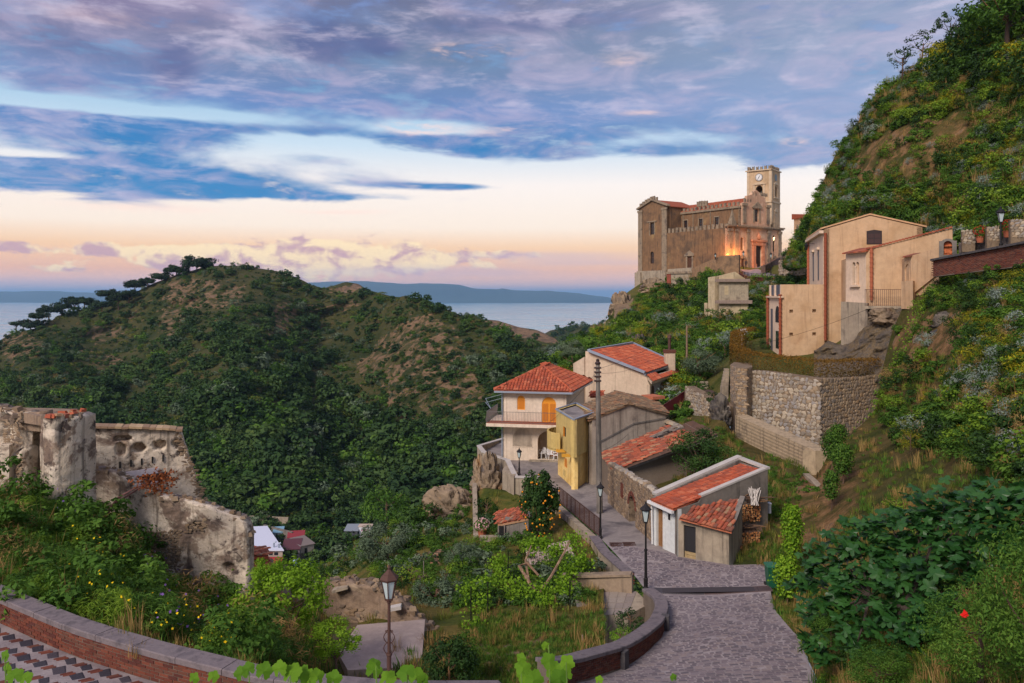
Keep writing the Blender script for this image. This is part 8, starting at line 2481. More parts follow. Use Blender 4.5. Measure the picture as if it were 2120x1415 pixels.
m_ = MB(); m_.box((p[0], p[1], p[2] + 1.1),(2.2,1.5,.55), rz=.3, taper=.8); m_.build('cabin', GLASS, cr_)
for sx in (-1.2,1.2):
	m_ = MB(); m_.tube([(p[0] + sx * .95 + .28, p[1] + sx * .3 - .9, p[2] + .3),(p[0] + sx * .95 - .28, p[1] + sx * .3 + .9, p[2] + .3)],.32,8); m_.build('wheel', MATS['iron'], cr_)
# ---- garden sheds
gs = thing('garden_shed', 'small block shed with broken red tile roof under the orange tree', 'shed', P(1065,1135,49.5))
m_ = MB(); A, B = XY(1045,50.5), XY(1094,49); nn = np.array([.3,2.6])
m_.prism([A, B, B + nn, A + nn],-16.2,[ZZ(1078,50), ZZ(1074,49.3), ZZ(1060,51.5) , ZZ(1062,52.5)]); m_.build('wall', MATS['grey_stucco'], gs)
tile_slope(gs, [P(1031,1087,50.8), P(1095,1074,48.9), P(1078,1050,51.6), P(1024,1062,53)], MATS['old_tile'], L=.4, Wd=.22, jitter=.06, seed=51, limit=160, under=MATS['old_tile'])
m_ = MB(); m_.beam(P(1032,1090,50.4), P(1032,1130,50.4),.1,.1); m_.beam(P(1044,1088,50.3), P(1042,1132,50.3),.1,.1); m_.each('post', MATS['old_timber'], gs)
m_ = MB(); m_.slab(XY(1033,50.3), XY(1043,50.2), rect_pts(0,.3, ZZ(1130,50), ZZ(1092,50)),0,.05); m_.build('door', DARK, gs)
gs = thing('sheet_roof_shed', 'shed roofed with weathered wavy fibre sheets behind the grape arbour', 'shed', P(1140,1185,42))
m_ = MB()
A, B, Cc, Dd = P(1092,1172,41.2), P(1192,1160,41.8), P(1178,1122,45), P(1088,1136,45)
for k in range(7):
	f0, f1_ = k / 7,(k + 1.04) / 7
	n_ = 7
	vs = []
	for j in range(n_):
		f_ = f0 + (f1_ - f0) * j / (n_ - 1)
		h = .03 * math.sin(j * math.pi) + .035 * (j % 2)
		vs += [A + (B - A) * f_ + [0,0, h + .01 * k], Dd + (Cc - Dd) * f_ + [0,0, h + .01 * k]]
	m_.add(vs, [(2 * j, 2 * j + 2,2 * j + 3,2 * j + 1) for j in range(n_ - 1)], rnd.random())
m_.each('sheet', surf('fibre_sheet', [(160,140,124),(178,158,142),(136,118,106)],1.2, piece=[(168,148,132),(150,132,118),(180,160,144)], bump=.4), gs)
m_ = MB(); m_.prism([A[:2] + [.2,.3], B[:2] + [-.2,.3], Cc[:2] + [-.2,-.2], Dd[:2] + [.2,-.2]],-16.5,[A[2] - .1, B[2] - .1, Cc[2] - .12, Dd[2] - .12]); m_.build('wall', MATS['grey_stucco'], gs)
m_ = MB(); m_.slab(XY(1180,41.0), XY(1216,41.6), rect_pts(0,.9,-15.4,-13.9),0,.05); m_.build('gate', MATS['iron'], gs)
gs = thing('tiled_hut', 'little hut with old brown tile roof between the vegetable bed and the olive tree', 'shed', P(907,1190,46))
tile_slope(gs, [P(918,1196,45.2), P(934,1150,50), P(906,1146,50.5), P(888,1158,48)], MATS['mossy_tile'], L=.4, Wd=.24, jitter=.05, seed=53, limit=100, under=MATS['mossy_tile'])
m_ = MB(); m_.prism([XY(900,46.5), XY(922,45.4), XY(932,50), XY(904,50.2)],-17.5,[ZZ(1172,46.5) - .2, ZZ(1196,45.4) - .1, ZZ(1155,50) - .2, ZZ(1152,50.2) - .2]); m_.build('wall', MATS['concrete'], gs)
gst = thing('garden_steps', 'short concrete garden steps beside the block shed', 'steps', P(1020,1130,51))
m_ = MB()
for k in range(4): c = P(1012 + k * 4,1112 + k * 10,52 - k * .6); m_.box((c[0], c[1], c[2] - .3),(1.2,.5,.7))
m_.each('step', MATS['concrete'], gst)
gp = thing('garden_path', 'grey concrete path slab leading to the block shed', 'path', P(1030,1140,50))
m_ = MB(); c = P(1026,1138,50); m_.box((c[0], c[1], c[2] - .2),(1.6,2.4,.4), rz=.2); m_.build('slab', MATS['asphalt_grey'], gp)
gpw = thing('garden_side_wall', 'narrow pale wall running down the garden edge left of the shed', 'wall', P(976,1080,60))
m_ = MB(); a, b = XY(978,66), XY(980,53); L_ = np.linalg.norm(b - a); m_.slab(a, b, [(0,-19),(L_, -18),(L_, ZZ(1120,53)),(0, ZZ(1000,66))],0,.35); m_.build('wall_body', MATS['concrete'], gpw)
def pot(name, label, c, r=.2, h=.32, group=None):
	t_ = thing(name, label, 'flower pot', c, group)
	m_ = MB(); m_.lathe([(r * .7,0),(r, h * .85),(r * 1.12, h * .86),(r * 1.12, h),(r * .9, h),(r * .85, h * .9)], c, 10); m_.build('pot', MATS['terracotta'], t_)
	return t_
# ================================================================ plants
LM = {k: leafmat('leaf_' + k, v, tr) for k, (v, tr) in {
	'dark': ([(28,50,22),(50,80,32),(84,114,46)],.3), 'mid': ([(44,74,24),(76,114,36),(118,152,56)],.35), 'bright': ([(84,126,26),(124,164,36),(172,204,62)],.4),
	'silver': ([(92,108,98),(132,148,134),(168,178,162)],.2), 'olive': ([(62,80,58),(94,112,84),(132,148,116)],.2), 'broom': ([(84,96,22),(146,146,28),(214,194,36)],.3),
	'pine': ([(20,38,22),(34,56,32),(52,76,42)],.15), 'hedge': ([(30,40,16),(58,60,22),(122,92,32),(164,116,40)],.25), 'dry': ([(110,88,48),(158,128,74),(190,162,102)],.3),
	'fig': ([(40,84,36),(76,124,54),(140,176,94)],.35), 'far': ([(26,48,26),(46,74,34),(70,96,44),(98,116,56)],.25), 'ivy': ([(70,100,26),(110,142,36),(150,172,56)],.3), 'grass': ([(70,88,30),(104,116,44),(150,140,70)],.3)}.items()}
BARK = MATS['bark']
def bm(k, nm='bush', n=420, rad=(1,1,.8), L=.2, W=.11, seed=1, kk=18, **kw): return bush_mesh(nm, rad, n, L, W, LM[k], kk, seed, **kw)
FARB = [bm('far', seed=s, n=300, L=.30, W=.2) for s in (1,2,3)] + [bm('dark', seed=4, n=300, L=.3, W=.2), bm('mid', seed=5, n=260, L=.28, W=.18), bm('grass', 'tuft', 220,(1.2,1.2,.35),.22,.1,6), bm('olive', seed=7, n=240, L=.26, W=.14)]
NEARB = [bm('mid', seed=11, n=800, L=.14, W=.07), bm('dark', seed=12, n=800, L=.15, W=.08), bm('silver', seed=13, n=900, L=.16, W=.035, kk=30), bm('broom', seed=14, n=900, L=.13, W=.03, kk=26), bm('ivy', seed=15, n=600, L=.13, W=.09), bm('dry', seed=16, n=700, L=.22, W=.02, kk=24), bm('mid', seed=17, n=700, L=.2, W=.1, rad=(1,1,.55))]
TUFT = [blade_mesh('tuft', 46,.22,.30,.008, LM['grass'],1), blade_mesh('tuft', 46,.25,.36,.008, LM['dry'],2), blade_mesh('tuft', 40,.2,.24,.012, LM['mid'],3), blade_mesh('tuft', 30,.2,.7,.008, LM['dry'],4,.25)]
def spread(G_, n, poly, seed, lo=0.0, size=(1,2), wts=None, rockfree=True, dmin=0):
	"""random places of the ground inside a region; returns points, sizes, kinds"""
	g = np.random.default_rng(seed)
	nv, nu = G_.PX.shape
	i, j = g.integers(0, nv - 1, n * 6), g.integers(0, nu - 1, n * 6)
	px = G_.PX[i, j] + g.random(n * 6) * (G_.PX[0,1] - G_.PX[0,0]); py = G_.PY[i, j] + (g.random(n * 6)) * (G_.PY[np.minimum(i + 1, nv - 1), j] - G_.PY[i, j])
	ok = inside(px, py, poly) if poly else np.ones(len(px), bool)
	if rockfree and hasattr(G_, 'mask'): ok &= (G_.mask[i, j] < .3) | (g.random(n * 6) < .10)
	cl = fbm(px / 45, py / 32, seed, 3) + .25 * g.normal(size=len(px)) * .5
	ok &= cl > lo - .12
	k = np.nonzero(ok)[0][:n]
	p = G_.at(px[k], py[k])
	sz = size[0] + (size[1] - size[0]) * g.random(len(k)) ** 2.2
	w = np.array(wts, float)
	vid = g.choice(len(w), len(k), p=w / w.sum())
	return p, sz, vid, g
def cover_with(name, G_, n, poly, var, wts, size, seed, lo=0.0, sink=.25, flat=(.75,1.1), **kw):
	p, sz, vid, g = spread(G_, n, poly, seed, lo, size, wts, **kw)
	p = p.copy(); p[:, 2] -= sz * sink
	s3 = np.stack([sz * g.uniform(.85,1.3, len(sz)), sz * g.uniform(.85,1.3, len(sz)), sz * g.uniform(*flat, len(sz))],-1)
	return scatter(name, p, g.uniform(0,6.28, len(sz)), s3, vid, var, tilt=g.uniform(-.15,.15,(len(sz),2)))
# far hill
ALLH = [(-400,500),(1420,500),(1420,1240),(-400,1240)]
cover_with('hill_scrub', hill, 5200, ALLH, FARB, [3,3,3,1.5,1.4,3,1.6],(1.6,5.0),101, lo=.0)
cover_with('hill_undergrowth', hill, 19000, ALLH, FARB + [NEARB[5]],[3,3,3,.8,1.6,7,2.5,1],(.8,2.2),102, lo=-.3, rockfree=False)
cover_with('valley_woods', hill, 800,[(380,860),(620,780),(760,850),(980,930),(1050,1010),(900,1080),(700,1060),(560,1060),(420,1000)], FARB, [3,3,3,1.5,3.6,0,1],(2.6,9),103, lo=-.1)
cover_with('gully_woods', hill, 480,[(0,800),(180,820),(330,720),(480,690),(650,660),(690,760),(620,850),(400,860),(200,900),(0,900)], FARB, [3,3,3,1.5,2,0,1],(2.8,8.5),104, lo=-.05)
cover_with('ridge_scrub', ridge, 1500, None, FARB, [2,2,2,1,1,5,1],(2,5),105, lo=-.1)
cover_with('headland_scrub', ridge2,900, None, FARB, [3,3,3,2,0,4,1],(4,9),106, lo=-.2)
def limbs(m_, base, top, r, spread_, n, g):
	base, top = np.asarray(base, float), np.asarray(top, float)
	md = (base + top) / 2 + g.normal(size=3) * [.06,.06,0] * np.linalg.norm(top - base)
	m_.tube([base, md, top],[r, r * .75, r * .5],6)
	for k in range(n):
		a = 6.28 * k / n + g.uniform(-.4,.4); s0 = md + (top - md) * g.uniform(0.1,.9)
		e = top + np.array([math.cos(a), math.sin(a), g.uniform(-.1,.5)]) * spread_ * g.uniform(.5,.9)
		m_.tube([s0,(s0 + e) / 2 + [0,0,-.08 * spread_], e],[r * .45, r * .3, r * .12],5)
def tree(name, label, base, H, rad, mesh, cat='tree', group=None, seed=1, r=.14, trunkfrac=.5, proto_n=6, drop=0.0, bark=None):
	"""trunk with limbs, crown of leaves"""
	t_ = thing(name, label, cat, base, group)
	g = np.random.default_rng(seed)
	m_ = MB(); base = np.asarray(base, float)
	limbs(m_, base - [0,0,.3], base + [0,0, H * trunkfrac], r, rad[0] * .8, proto_n, g)
	m_.build('trunk', bark or BARK, t_)
	sc_ = np.asarray(rad, float)
	link('crown', mesh, t_, (0,0, H - rad[2] * 1.7 - drop),(0,0, g.uniform(0,6)), sc_)
	return t_
def shrub(name, label, base, rad, mesh, cat='shrub', group=None, rz=None, sink=.2):
	base = np.asarray(base, float)
	t_ = thing(name, label, cat, base, group, rnd.uniform(0,6) if rz is None else rz)
	link('foliage', mesh, t_, (0,0,-rad[2] * sink),(0,0,0), rad)
	m_ = MB(); gg = np.random.default_rng(int(abs(base[0] * 97)) % 9999); limbs(m_, (0,0,-.2),(0,0, rad[2] * .9),.05 * rad[0], rad[0] * .7,4, gg); m_.build('stem', BARK, t_, world=False)
	return t_
PINE = bush_mesh('pine_crown', (1.15,1.15,.6),2000,.19,.11, LM['pine'],34,31, shell=.35, crad=.34, bottom=-.25)
for k, (px, py, w_, h_, lab) in enumerate(((34,680,26,30, 'lowest umbrella pine alone at the far left of the ridge'),(64,668,50,30, 'broad low umbrella pine above the lone lowest one'),(80,656,40,38, 'umbrella pine at the lower end of the pine row on the skyline'),(102,654,44,40, 'umbrella pine with bare trunks seen against the sea'),(128,650,40,36, 'umbrella pine in the gap of the skyline row'),(152,643,44,40, 'dark umbrella pine next to the pair with sky between their trunks'),(176,636,36,32, 'small umbrella pine in the middle of the ridge row'),(189,616,30,22, 'little umbrella pine standing above the middle of the row'),(226,610,44,34, 'umbrella pine with rounded crown standing proud of the row'),(246,640,46,42, 'large umbrella pine below the rounded one on the ridge flank'),(279,612,46,34, 'flat topped umbrella pine at the upper part of the row'),(305,604,34,26, 'small pine next to the flat topped one'),(335,592,42,26, 'pine at the top of the row just below the summit'),(365,580,46,30, 'dense pine directly below the big summit pine'),(408,560,66,38, 'big umbrella pine alone on the hill summit'),(210,650,40,40, 'pine on the slope with thin bare trunks'),(270,660,40,40, 'pine lower on the slope under the flat topped one'))):
	p = hill.at(px, np.interp(px, [q_[0] for q_ in hill_top],[q_[1] for q_ in hill_top]) + (2 if py < 640 or px < 160 else 25))
	d = p[1]; s = d / F
	tree('umbrella_pine', lab, p - [0,0,.5], h_ * s, (w_ * s / 2, w_ * s / 2, w_ * s / 2 * .9), PINE, 'pine tree', 'umbrella pines on the ridge', 300 + k, .5,.62,5,-w_ * s * .18)
# church slope
cover_with('slope_bushes', spur, 1700,[(1110,770),(1200,690),(1280,660),(1380,600),(1470,565),(1560,600),(1580,700),(1500,720),(1420,860),(1110,910)], NEARB, [5,3,.8,1.2,3,.8,4],(.8,2.2),111, lo=-.15)
cover_with('slope_grass', spur, 1800,[(1110,770),(1200,690),(1280,660),(1380,600),(1470,565),(1600,600),(1590,690),(1500,720),(1420,860),(1110,910)], TUFT, [3,1,4,.6],(1.6,3.5),112, lo=-.3, sink=0)
cover_with('church_crag_bushes', spur, 260,[(1270,610),(1400,570),(1560,575),(1700,570),(1700,620),(1400,640),(1280,660)], NEARB, [3,3,.5,.5,1,2,2],(.8,2.4),113, lo=-.1)
# right hillside
cover_with('hillside_bushes', rhill, 4200, None, NEARB, [5,3.4,2.4,2.6,2.4,2.0,4],(.6,1.7),121, lo=-.12)
cover_with('hillside_grass', rhill, 5200, None, TUFT, [4,2.6,5,1.4],(1.5,3.2),122, lo=-.4, sink=0)
cover_with('hilltop_bushes', rhill, 420,[(1900,160),(2120,-40),(2500,-420),(2500,200),(2120,180),(2000,170)], NEARB, [5,5,.3,1.2,0,0,2],(1.6,3.6),123, lo=-.3)
cover_with('fig_thicket', rhill, 150,[(1680,460),(1760,400),(1880,400),(1930,470),(1860,480),(1800,440),(1720,470)],[NEARB[0], NEARB[4]],[5,2],(1.4,2.4),124, lo=-.4, rockfree=False)
cover_with('lane_thicket', rhill, 160,[(1900,440),(2000,420),(2200,380),(2200,450),(2060,470),(1980,490)],[NEARB[0], NEARB[4], NEARB[6]],[4,3,2],(1.0,1.9),125, lo=-.4, rockfree=False)
TREE1 = bush_mesh('tree_crown', (1,1,.9),1500,.12,.07, LM['dark'],26,41, shell=.5, crad=.30)
TREE2 = bush_mesh('tree_crown', (1,1,.8),2200,.12,.06, LM['mid'],30,42, shell=.5, crad=.32)
for lab, px, py, d, H, rx in (('thin crooked tree lowest on the right hand skyline', 1868,165,104,4.6,2.0),('thin crooked tree in the middle of the skyline three', 1912,150,102,6.0,2.6),('thin open tree highest of the skyline three', 1968,110,100,6.0,2.4)):
	tree('small_tree', lab, P(px, py, d), H, (rx, rx, rx * .9), bush_mesh('tree_crown', (1,1,.8),420,.13,.08, LM['dark'],14, int(px), shell=.6, crad=.26), 'tree', 'trees on the right skyline', px, .12,.62,7)
tree('hilltop_tree', 'big dense green tree at the top right corner of the hillside', P(2085,110,86),9.5,(5.5,4.5,4.2), TREE2, 'tree', None, 5,.3)
tree('hilltop_tree', 'dark dense tree overlapping the skyline at the right edge', P(2130,30,88),8,(4,4,3.6), TREE1, 'tree', None, 6,.3)
# bank and plots on the right
cover_with('bank_bushes', near, 1300,[(1850,690),(1990,545),(2500,440),(2500,1100),(2120,1000),(1960,930),(1860,930),(1835,850),(1850,760)], NEARB, [5,3.4,2.2,1.8,2.4,1.4,4],(.5,1.3),131, lo=-.2)
cover_with('bank_grass', near, 5200,[(1560,960),(1850,700),(1990,545),(2500,440),(2500,1560),(1700,1560),(1600,1260),(1590,1180),(1510,1160),(1420,1040),(1340,912),(1440,862),(1520,900)], TUFT, [4,1.6,5,.4],(.7,1.7),132, lo=-.25, sink=0)
cover_with('bank_flowering_grass', near, 900,[(1840,820),(1950,740),(2120,700),(2500,700),(2500,1000),(2120,950),(1960,870)], TUFT, [3,3,2,2.4],(1.0,2.2),133, lo=-.3, sink=0)
cover_with('plot_weeds', near, 420,[(1510,980),(1600,960),(1690,1010),(1620,1080),(1590,1040)],[NEARB[6], NEARB[4], NEARB[0]],[4,2,2],(.2,.55),134, lo=-.1, rockfree=False)
cover_with('near_weeds', near, 700,[(1610,1270),(1700,1190),(1800,1280),(2000,1330),(2200,1300),(2200,1560),(1720,1560)],[NEARB[0], NEARB[5], NEARB[4], NEARB[6]],[3,3,3,3],(.15,.45),135, lo=-.1)
def flowers(name, G_, n, poly, cols, h, size, seed, lo=0.0):
	p, sz, vid, g = spread(G_, n, poly, seed, lo, (.6,1.3),[1], rockfree=False)
	p = p + np.stack([0 * sz, 0 * sz, h * sz],-1)
	tag(link(name, leaves(name, p, g.normal(size=p.shape) * .5 + [0,-.6,.6], size, size * .8, leafmat('petal_' + name, cols, .2), g.random(len(p)), g, .05)), kind='stuff')
flowers('purple_flowers', near, 700,[(1930,800),(2120,700),(2500,700),(2500,860),(2120,850),(1980,880)],[(104,78,130),(150,120,170)],.7,.09,141)
flowers('yellow_flowers_on_bank', near, 420,[(1850,880),(1960,800),(2060,790),(2120,900),(2060,960),(1900,920)],[(200,170,20),(236,206,40)],.6,.09,142,.05)
# garden and left bank
LB = [(-160,1050),(0,1055),(170,1085),(250,1130),(350,1245),(520,1290),(560,1330),(610,1390),(500,1380),(315,1335),(155,1282),(0,1215),(-160,1160)]
FEN = [blade_mesh('fennel', 260,.30,.9,.006, LM['mid'],5,.55), blade_mesh('fennel', 260,.32,.8,.006, LM['bright'],6,.6), bm('mid', 'fennel', 1500,(.6,.6,.5),.16,.016,18,30), bm('ivy', 'fennel', 1300,(.6,.6,.55),.15,.014,19,30)]
cover_with('weedy_bank', gard, 1000, LB, FEN + [NEARB[0], NEARB[5]],[4,1.6,5,2.4,1.2,.5],(.55,1.35),151, lo=-.25, sink=.05, rockfree=False)
cover_with('bank_dry_grass', gard, 900, LB, TUFT, [3,1.6,3,.8],(.8,1.7),152, lo=-.3, sink=0, rockfree=False)
flowers('yellow_daisies', gard, 300,[(150,1150),(250,1130),(330,1290),(480,1360),(540,1400),(420,1385),(250,1330),(140,1260)],[(230,190,10),(252,216,20)],1.1,.075,153,-.1)
flowers('purple_thistles', gard, 240,[(20,1060),(170,1090),(330,1180),(420,1300),(500,1360),(330,1360),(260,1190),(60,1110)],[(112,78,150),(150,116,180)],1.2,.09,154,-.1)
GR = [(980,1280),(1110,1262),(1190,1290),(1330,1275),(1360,1300),(1250,1378),(1060,1440),(940,1440),(980,1340)]
cover_with('garden_grass', gard, 4200, GR, TUFT, [2.5,.5,7,.02],(.4,.8),155, lo=-.3, sink=0, rockfree=False)
cover_with('terrace_scrub', gard, 620,[(560,1215),(720,1145),(880,1065),(980,1000),(1040,1080),(1120,1130),(1220,1160),(1230,1250),(1000,1260),(900,1250),(760,1190),(600,1225)],[NEARB[0], NEARB[1], NEARB[4], NEARB[6], FARB[6]],[3,2,1.5,3,2],(.35,1.0),156, lo=-.05, rockfree=False)
cover_with('terrace_grass', gard, 1800, None, TUFT, [3,2,4,.5],(.7,1.6),157, lo=-.2, sink=0)
cover_with('valley_edge_trees', gard, 150,[(690,1175),(720,1140),(900,1060),(960,1040),(920,1085),(760,1150),(640,1200)],[NEARB[0], NEARB[1], FARB[6]],[3,2,2],(.9,2.0),158, lo=-.3, rockfree=False)
gt = lambda px, py, d: P(px, py, d)
OLV = bush_mesh('olive_crown', (1,1,.8),4200,.10,.032, LM['olive'],36,51, shell=.5, crad=.32)
for lab, px, py, d, H, rx in (('large rounded silver green olive tree in the middle of the terraces', 800,1185,54,4.0,2.3),('smaller olive tree beside the block shed steps', 957,1205,44,2.6,1.25),('low sprawling olive tree behind the broken rubble wall', 905,1262,37.5,1.9,1.5),('olive tree between the olive grove wall and the wooden pole', 1450,775,84,3.6,2.6),('pale olive tree left of the netting behind the plain house', 1185,755,104,4,2.3)):
	tree('olive_tree', lab, gt(px, py, d), H, (rx, rx, rx * .85), OLV, 'olive tree', None, px, .13,.5)
ORG = bush_mesh('orange_crown', (1,1,1),3600,.15,.075, LM['dark'],30,52, shell=.6, crad=.36)
ot = tree('orange_tree', 'dark glossy orange tree full of oranges beside the lane railing', gt(1118,1128,48.5),4.3,(1.35,1.3,2.0), ORG, 'orange tree', None, 9,.12,.5)
FR_ = []
m_ = MB(); m_.lathe([(.02,-.055),(.05,-.03),(.06,0),(.05,.03),(.02,.055)],(0,0,0),7); me = bpy.data.meshes.new('orange'); me.from_pydata(m_.v, [], m_.f); me.materials.append(plain('orange_fruit', (236,150,20),.5))
g = np.random.default_rng(8); c0 = np.array(ot.location) + [0,0,2.45]
for k in range(46):
	v = unit(g.normal(size=3)); v[1] = -abs(v[1]); link('orange', me, ot, c0 + v * [1.3,1.25,1.85] * g.uniform(.92,1.04) - np.array(ot.location),(0,0,0),(.95,) * 3)
PLUM = bush_mesh('plum_crown', (1,1,.85),3600,.085,.05, LM['bright'],44,53, shell=.55, crad=.26)
tree('plum_tree', 'bright yellow green leafy tree in front of the grey wall stub', gt(590,1392,25.2),3.5,(1.75,1.5,1.55), PLUM, 'tree', None, 11,.09,.6,8,-.3)
tree('plum_tree', 'tall shoots of bright leaves rising from the yellow green tree', gt(560,1300,25.5),2.4,(.75,.7,.8), PLUM, 'tree', None, 12,.06,.6,6)
tree('plum_tree', 'low bright leafy tree spreading beside the lamp post', gt(690,1400,25),1.9,(1.0,.9,.75), PLUM, 'tree', None, 13,.06,.6,6)
LAU = bush_mesh('laurel', (1,1,.9),2600,.11,.06, LM['dark'],30,54, shell=.6, crad=.33)
shrub('laurel_bush', 'dark glossy bush right of the foreground lamp post', gt(930,1415,25.8),(1.05,1.0,1.05), LAU)
shrub('laurel_bush', 'upright bush with yellow tips behind the dark glossy one', gt(968,1400,26.4),(.62,.6,1.1), bm('mid', 'bush', 1600,(1,1,.9),.11,.05,55,26))
shrub('garden_shrub', 'reddish topped shrub inside the bend of the curved wall', gt(1305,1300,32.2),(.85,.7,.55), NEARB[1])
shrub('garden_shrub', 'pale yellow green shrub low behind the curved wall cap', gt(1285,1325,30.4),(.7,.5,.35), bm('bright', 'bush', 900,(1,1,.8),.12,.07,57,18))
for lab, px, py, d, r3, k in (('dark evergreen bush under the ruined house shell', 1500,742,92,(1.9,1.8,1.9),1),('tall dark shrub beside the stepped corner of the shell', 1452,665,132,(2.6,2.4,3.6),1),('rounded green tree rising behind the shell to the parapet', 1470,600,146,(3.2,2.8,3.0),0),('yellow broom bush on the crag above the red roof', 1328,700,116,(1.5,1.4,1.5),3),('green bushy tree behind the netting posts', 1240,740,100,(3.2,2.4,2.4),0),('green tree at the far left edge of the village slope', 1185,770,100,(2.2,2,1.9),0),('small round hedge bush beside the terrace lawn', 1588,722,86,(.9,.9,1.0),1),('dark green bush at the foot of the plot steps', 1478,832,69,(.85,.8,.75),1),
						   ('tree growing in the gap behind the wooded shoulder', 800,1075,130,(4.6,4,4.0),0),('young leafy shrub by the wooden pole', 1442,815,76,(.7,.6,.9),0),('silvery shrub at the right edge above the bank', 2090,640,50,(1.6,1.3,1.3),2),('silvery shrub on the bank near the right edge', 2100,930,27,(.75,.6,.6),2),('grey green shrub left of the yellow flowering broom', 1960,905,40,(.9,.8,.7),2),('yellow flowering broom on the bank', 1885,925,43,(.8,.8,.8),3),('bright fresh green bush at the foot of the bank', 1855,1060,34,(.75,.6,.5),4),('big leafy bush below the terrace corner rocks', 1010,1080,58,(1.1,1,1.5),1)):
	shrub('bush', lab, gt(px, py, d), r3, NEARB[k] if r3[0] < 3 else TREE2)
shed_tree = tree('carob_tree', 'dense green tree growing inside the ruin behind the white shed', gt(1450,1010,49.5),4.0,(2.6,1.9,1.75), bush_mesh('carob_crown', (1,1,.85),4200,.085,.04, LM['dark'],40,58, shell=.5, crad=.3), 'tree', None, 14,.15,.5)
link('side_crown', bush_mesh('carob_side', (1,1,.8),1500,.1,.05, LM['mid'],20,59), shed_tree, (1.6,-.4,1.2),(0,0,1),(1.4,1.1,.95))
# clipped hedge
hg = thing('clipped_hedge', 'clipped bronze brown hedge curving along the top of the rubble terrace wall', 'hedge', P(1640,760,67))
hp, _f = curve_pts([(*XY(1555,86), ZZ(720,86)),(*XY(1528,79), ZZ(738,79)),(*XY(1524,73), ZZ(758,73)),(*XY(1560,68.3), ZZ(772,68.3)),(*XY(1640,65.2), ZZ(782,65.2)),(*XY(1700,64), ZZ(790,64)),(*XY(1815,67), ZZ(782,67))],80)
g = np.random.default_rng(77); n = 16000
k = g.integers(0,79, n); f_ = g.random((n, 1)); c = hp[k] * (1 - f_) + hp[np.minimum(k + 1,79)] * f_
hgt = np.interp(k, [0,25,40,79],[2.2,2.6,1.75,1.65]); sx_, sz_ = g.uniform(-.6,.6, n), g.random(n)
face = g.integers(0,3, n); sx_ = np.where(face == 0,-.6 + .12 * g.random(n), sx_); sz_ = np.where(face == 1,.9 + .12 * g.random(n), sz_)
tg_ = unit(np.gradient(hp[:, :2], axis=0))[k]; nl_ = np.stack([tg_[:, 1],-tg_[:, 0]],-1)
pp = c + np.concatenate([nl_ * -sx_[:, None],(sz_ * hgt)[:, None]],1) + g.normal(size=(n, 3)) * .05
nn_ = np.concatenate([nl_ * (face != 1)[:, None],(face == 1)[:, None] * 1.0],1) + g.normal(size=(n, 3)) * .6
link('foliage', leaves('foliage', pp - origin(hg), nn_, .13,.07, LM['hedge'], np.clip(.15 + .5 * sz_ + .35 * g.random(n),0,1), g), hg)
m_ = MB()
for j in range(0,79,4): m_.tube([hp[j] - [0,0,.4], hp[j] + [0,0,.7]],.03,4)
m_.build('stem', BARK, hg)
# vines on stakes
def vine(label, base, H, r, seed, key='bright'):
	t_ = thing('grape_vine', label, 'vine', base, 'vines trained on stakes')
	m_ = MB(); b = np.asarray(base, float); m_.tube([b - [0,0,.2], b + [.06,0, H * .3], b + [-.03,0, H * .6]],[.04,.03,.02],5); m_.build('stem', BARK, t_)
	g = np.random.default_rng(seed); n = int(1300 * H * r)
	z = g.random(n) ** .8; a = g.uniform(0,6.28, n); q = r * (.55 + .45 * np.sin(z * 3.0)) * g.uniform(.3,1.05, n)
	pp = np.stack([np.cos(a) * q, np.sin(a) * q, H * (.3 + .75 * z)],-1) + g.normal(size=(n, 3)) * .06
	link('foliage', leaves('foliage', pp, np.stack([np.cos(a), np.sin(a),0 * a + .5],-1) + g.normal(size=(n, 3)) * .5,.12,.10, LM[key], g.random(n), g), t_)
for i, (lab, px, py, d, H, r) in enumerate((('bright leafy vine tallest behind the green bin', 1640,1190,35.5,2.9,.5),('bright vine with bare lower stem right of the green bin', 1628,1265,33,2.1,.55),('slim green vine standing alone on the stony plot', 1721,1055,42.5,1.9,.42),('bushy vine on the plot above the slim one', 1745,1005,46,2.2,.62),('bushy vine nearest the concrete wall corner', 1722,972,48,2.1,.6),('vine by the rubble wall foot at the top of the row', 1735,935,51,1.6,.6))): vine(lab, P(px, py, d), H, r, 500 + i, 'bright' if i < 2 else 'mid')
# grape arbour in the garden
ab = thing('grape_arbour', 'old twisting vine arbour with fresh green leaves by the stair parapet', 'vine arbour', P(1080,1262,35.5))
m_ = MB(); m_.tube([P(1130,1275,35), P(1118,1240,35), P(1095,1205,35.4), P(1075,1172,36), P(1092,1166,36), P(1115,1192,35.6)],[.1,.09,.08,.08,.07,.05],6); m_.tube([P(1115,1232,35), P(1140,1195,35.6), P(1165,1150,36.5), P(1180,1120,37)],[.07,.06,.05,.03],5); m_.tube([P(1095,1205,35.4), P(1088,1160,36.4), P(1100,1130,37)],[.06,.05,.03],5); m_.build('trunk', surf('vine_bark', [(150,122,96),(122,96,76),(170,142,112)],4, bump=.6), ab)
g = np.random.default_rng(61)
tips = [(975,1225,35,.5),(995,1260,33.5,.55),(985,1300,31.5,.4),(1010,1210,36,.5),(1040,1200,37,.5),(1050,1235,35,.55),(1075,1215,35.5,.5),(1095,1240,34.5,.55),(1120,1225,35,.5),(1130,1250,34,.4),(1165,1205,36,.5),(1170,1225,35.5,.35),(1035,1165,39,.4),(1100,1130,38,.4),(1125,1125,38,.35),(1150,1140,37.5,.4),(1190,1125,38,.5),(1205,1160,37.5,.45),(1180,1180,37,.35)]
pp = np.concatenate([P(a, b, c) + g.normal(size=(230,3)) * [r * .55, r * .5, r * .5] for a, b, c, r in tips]); n = len(pp)
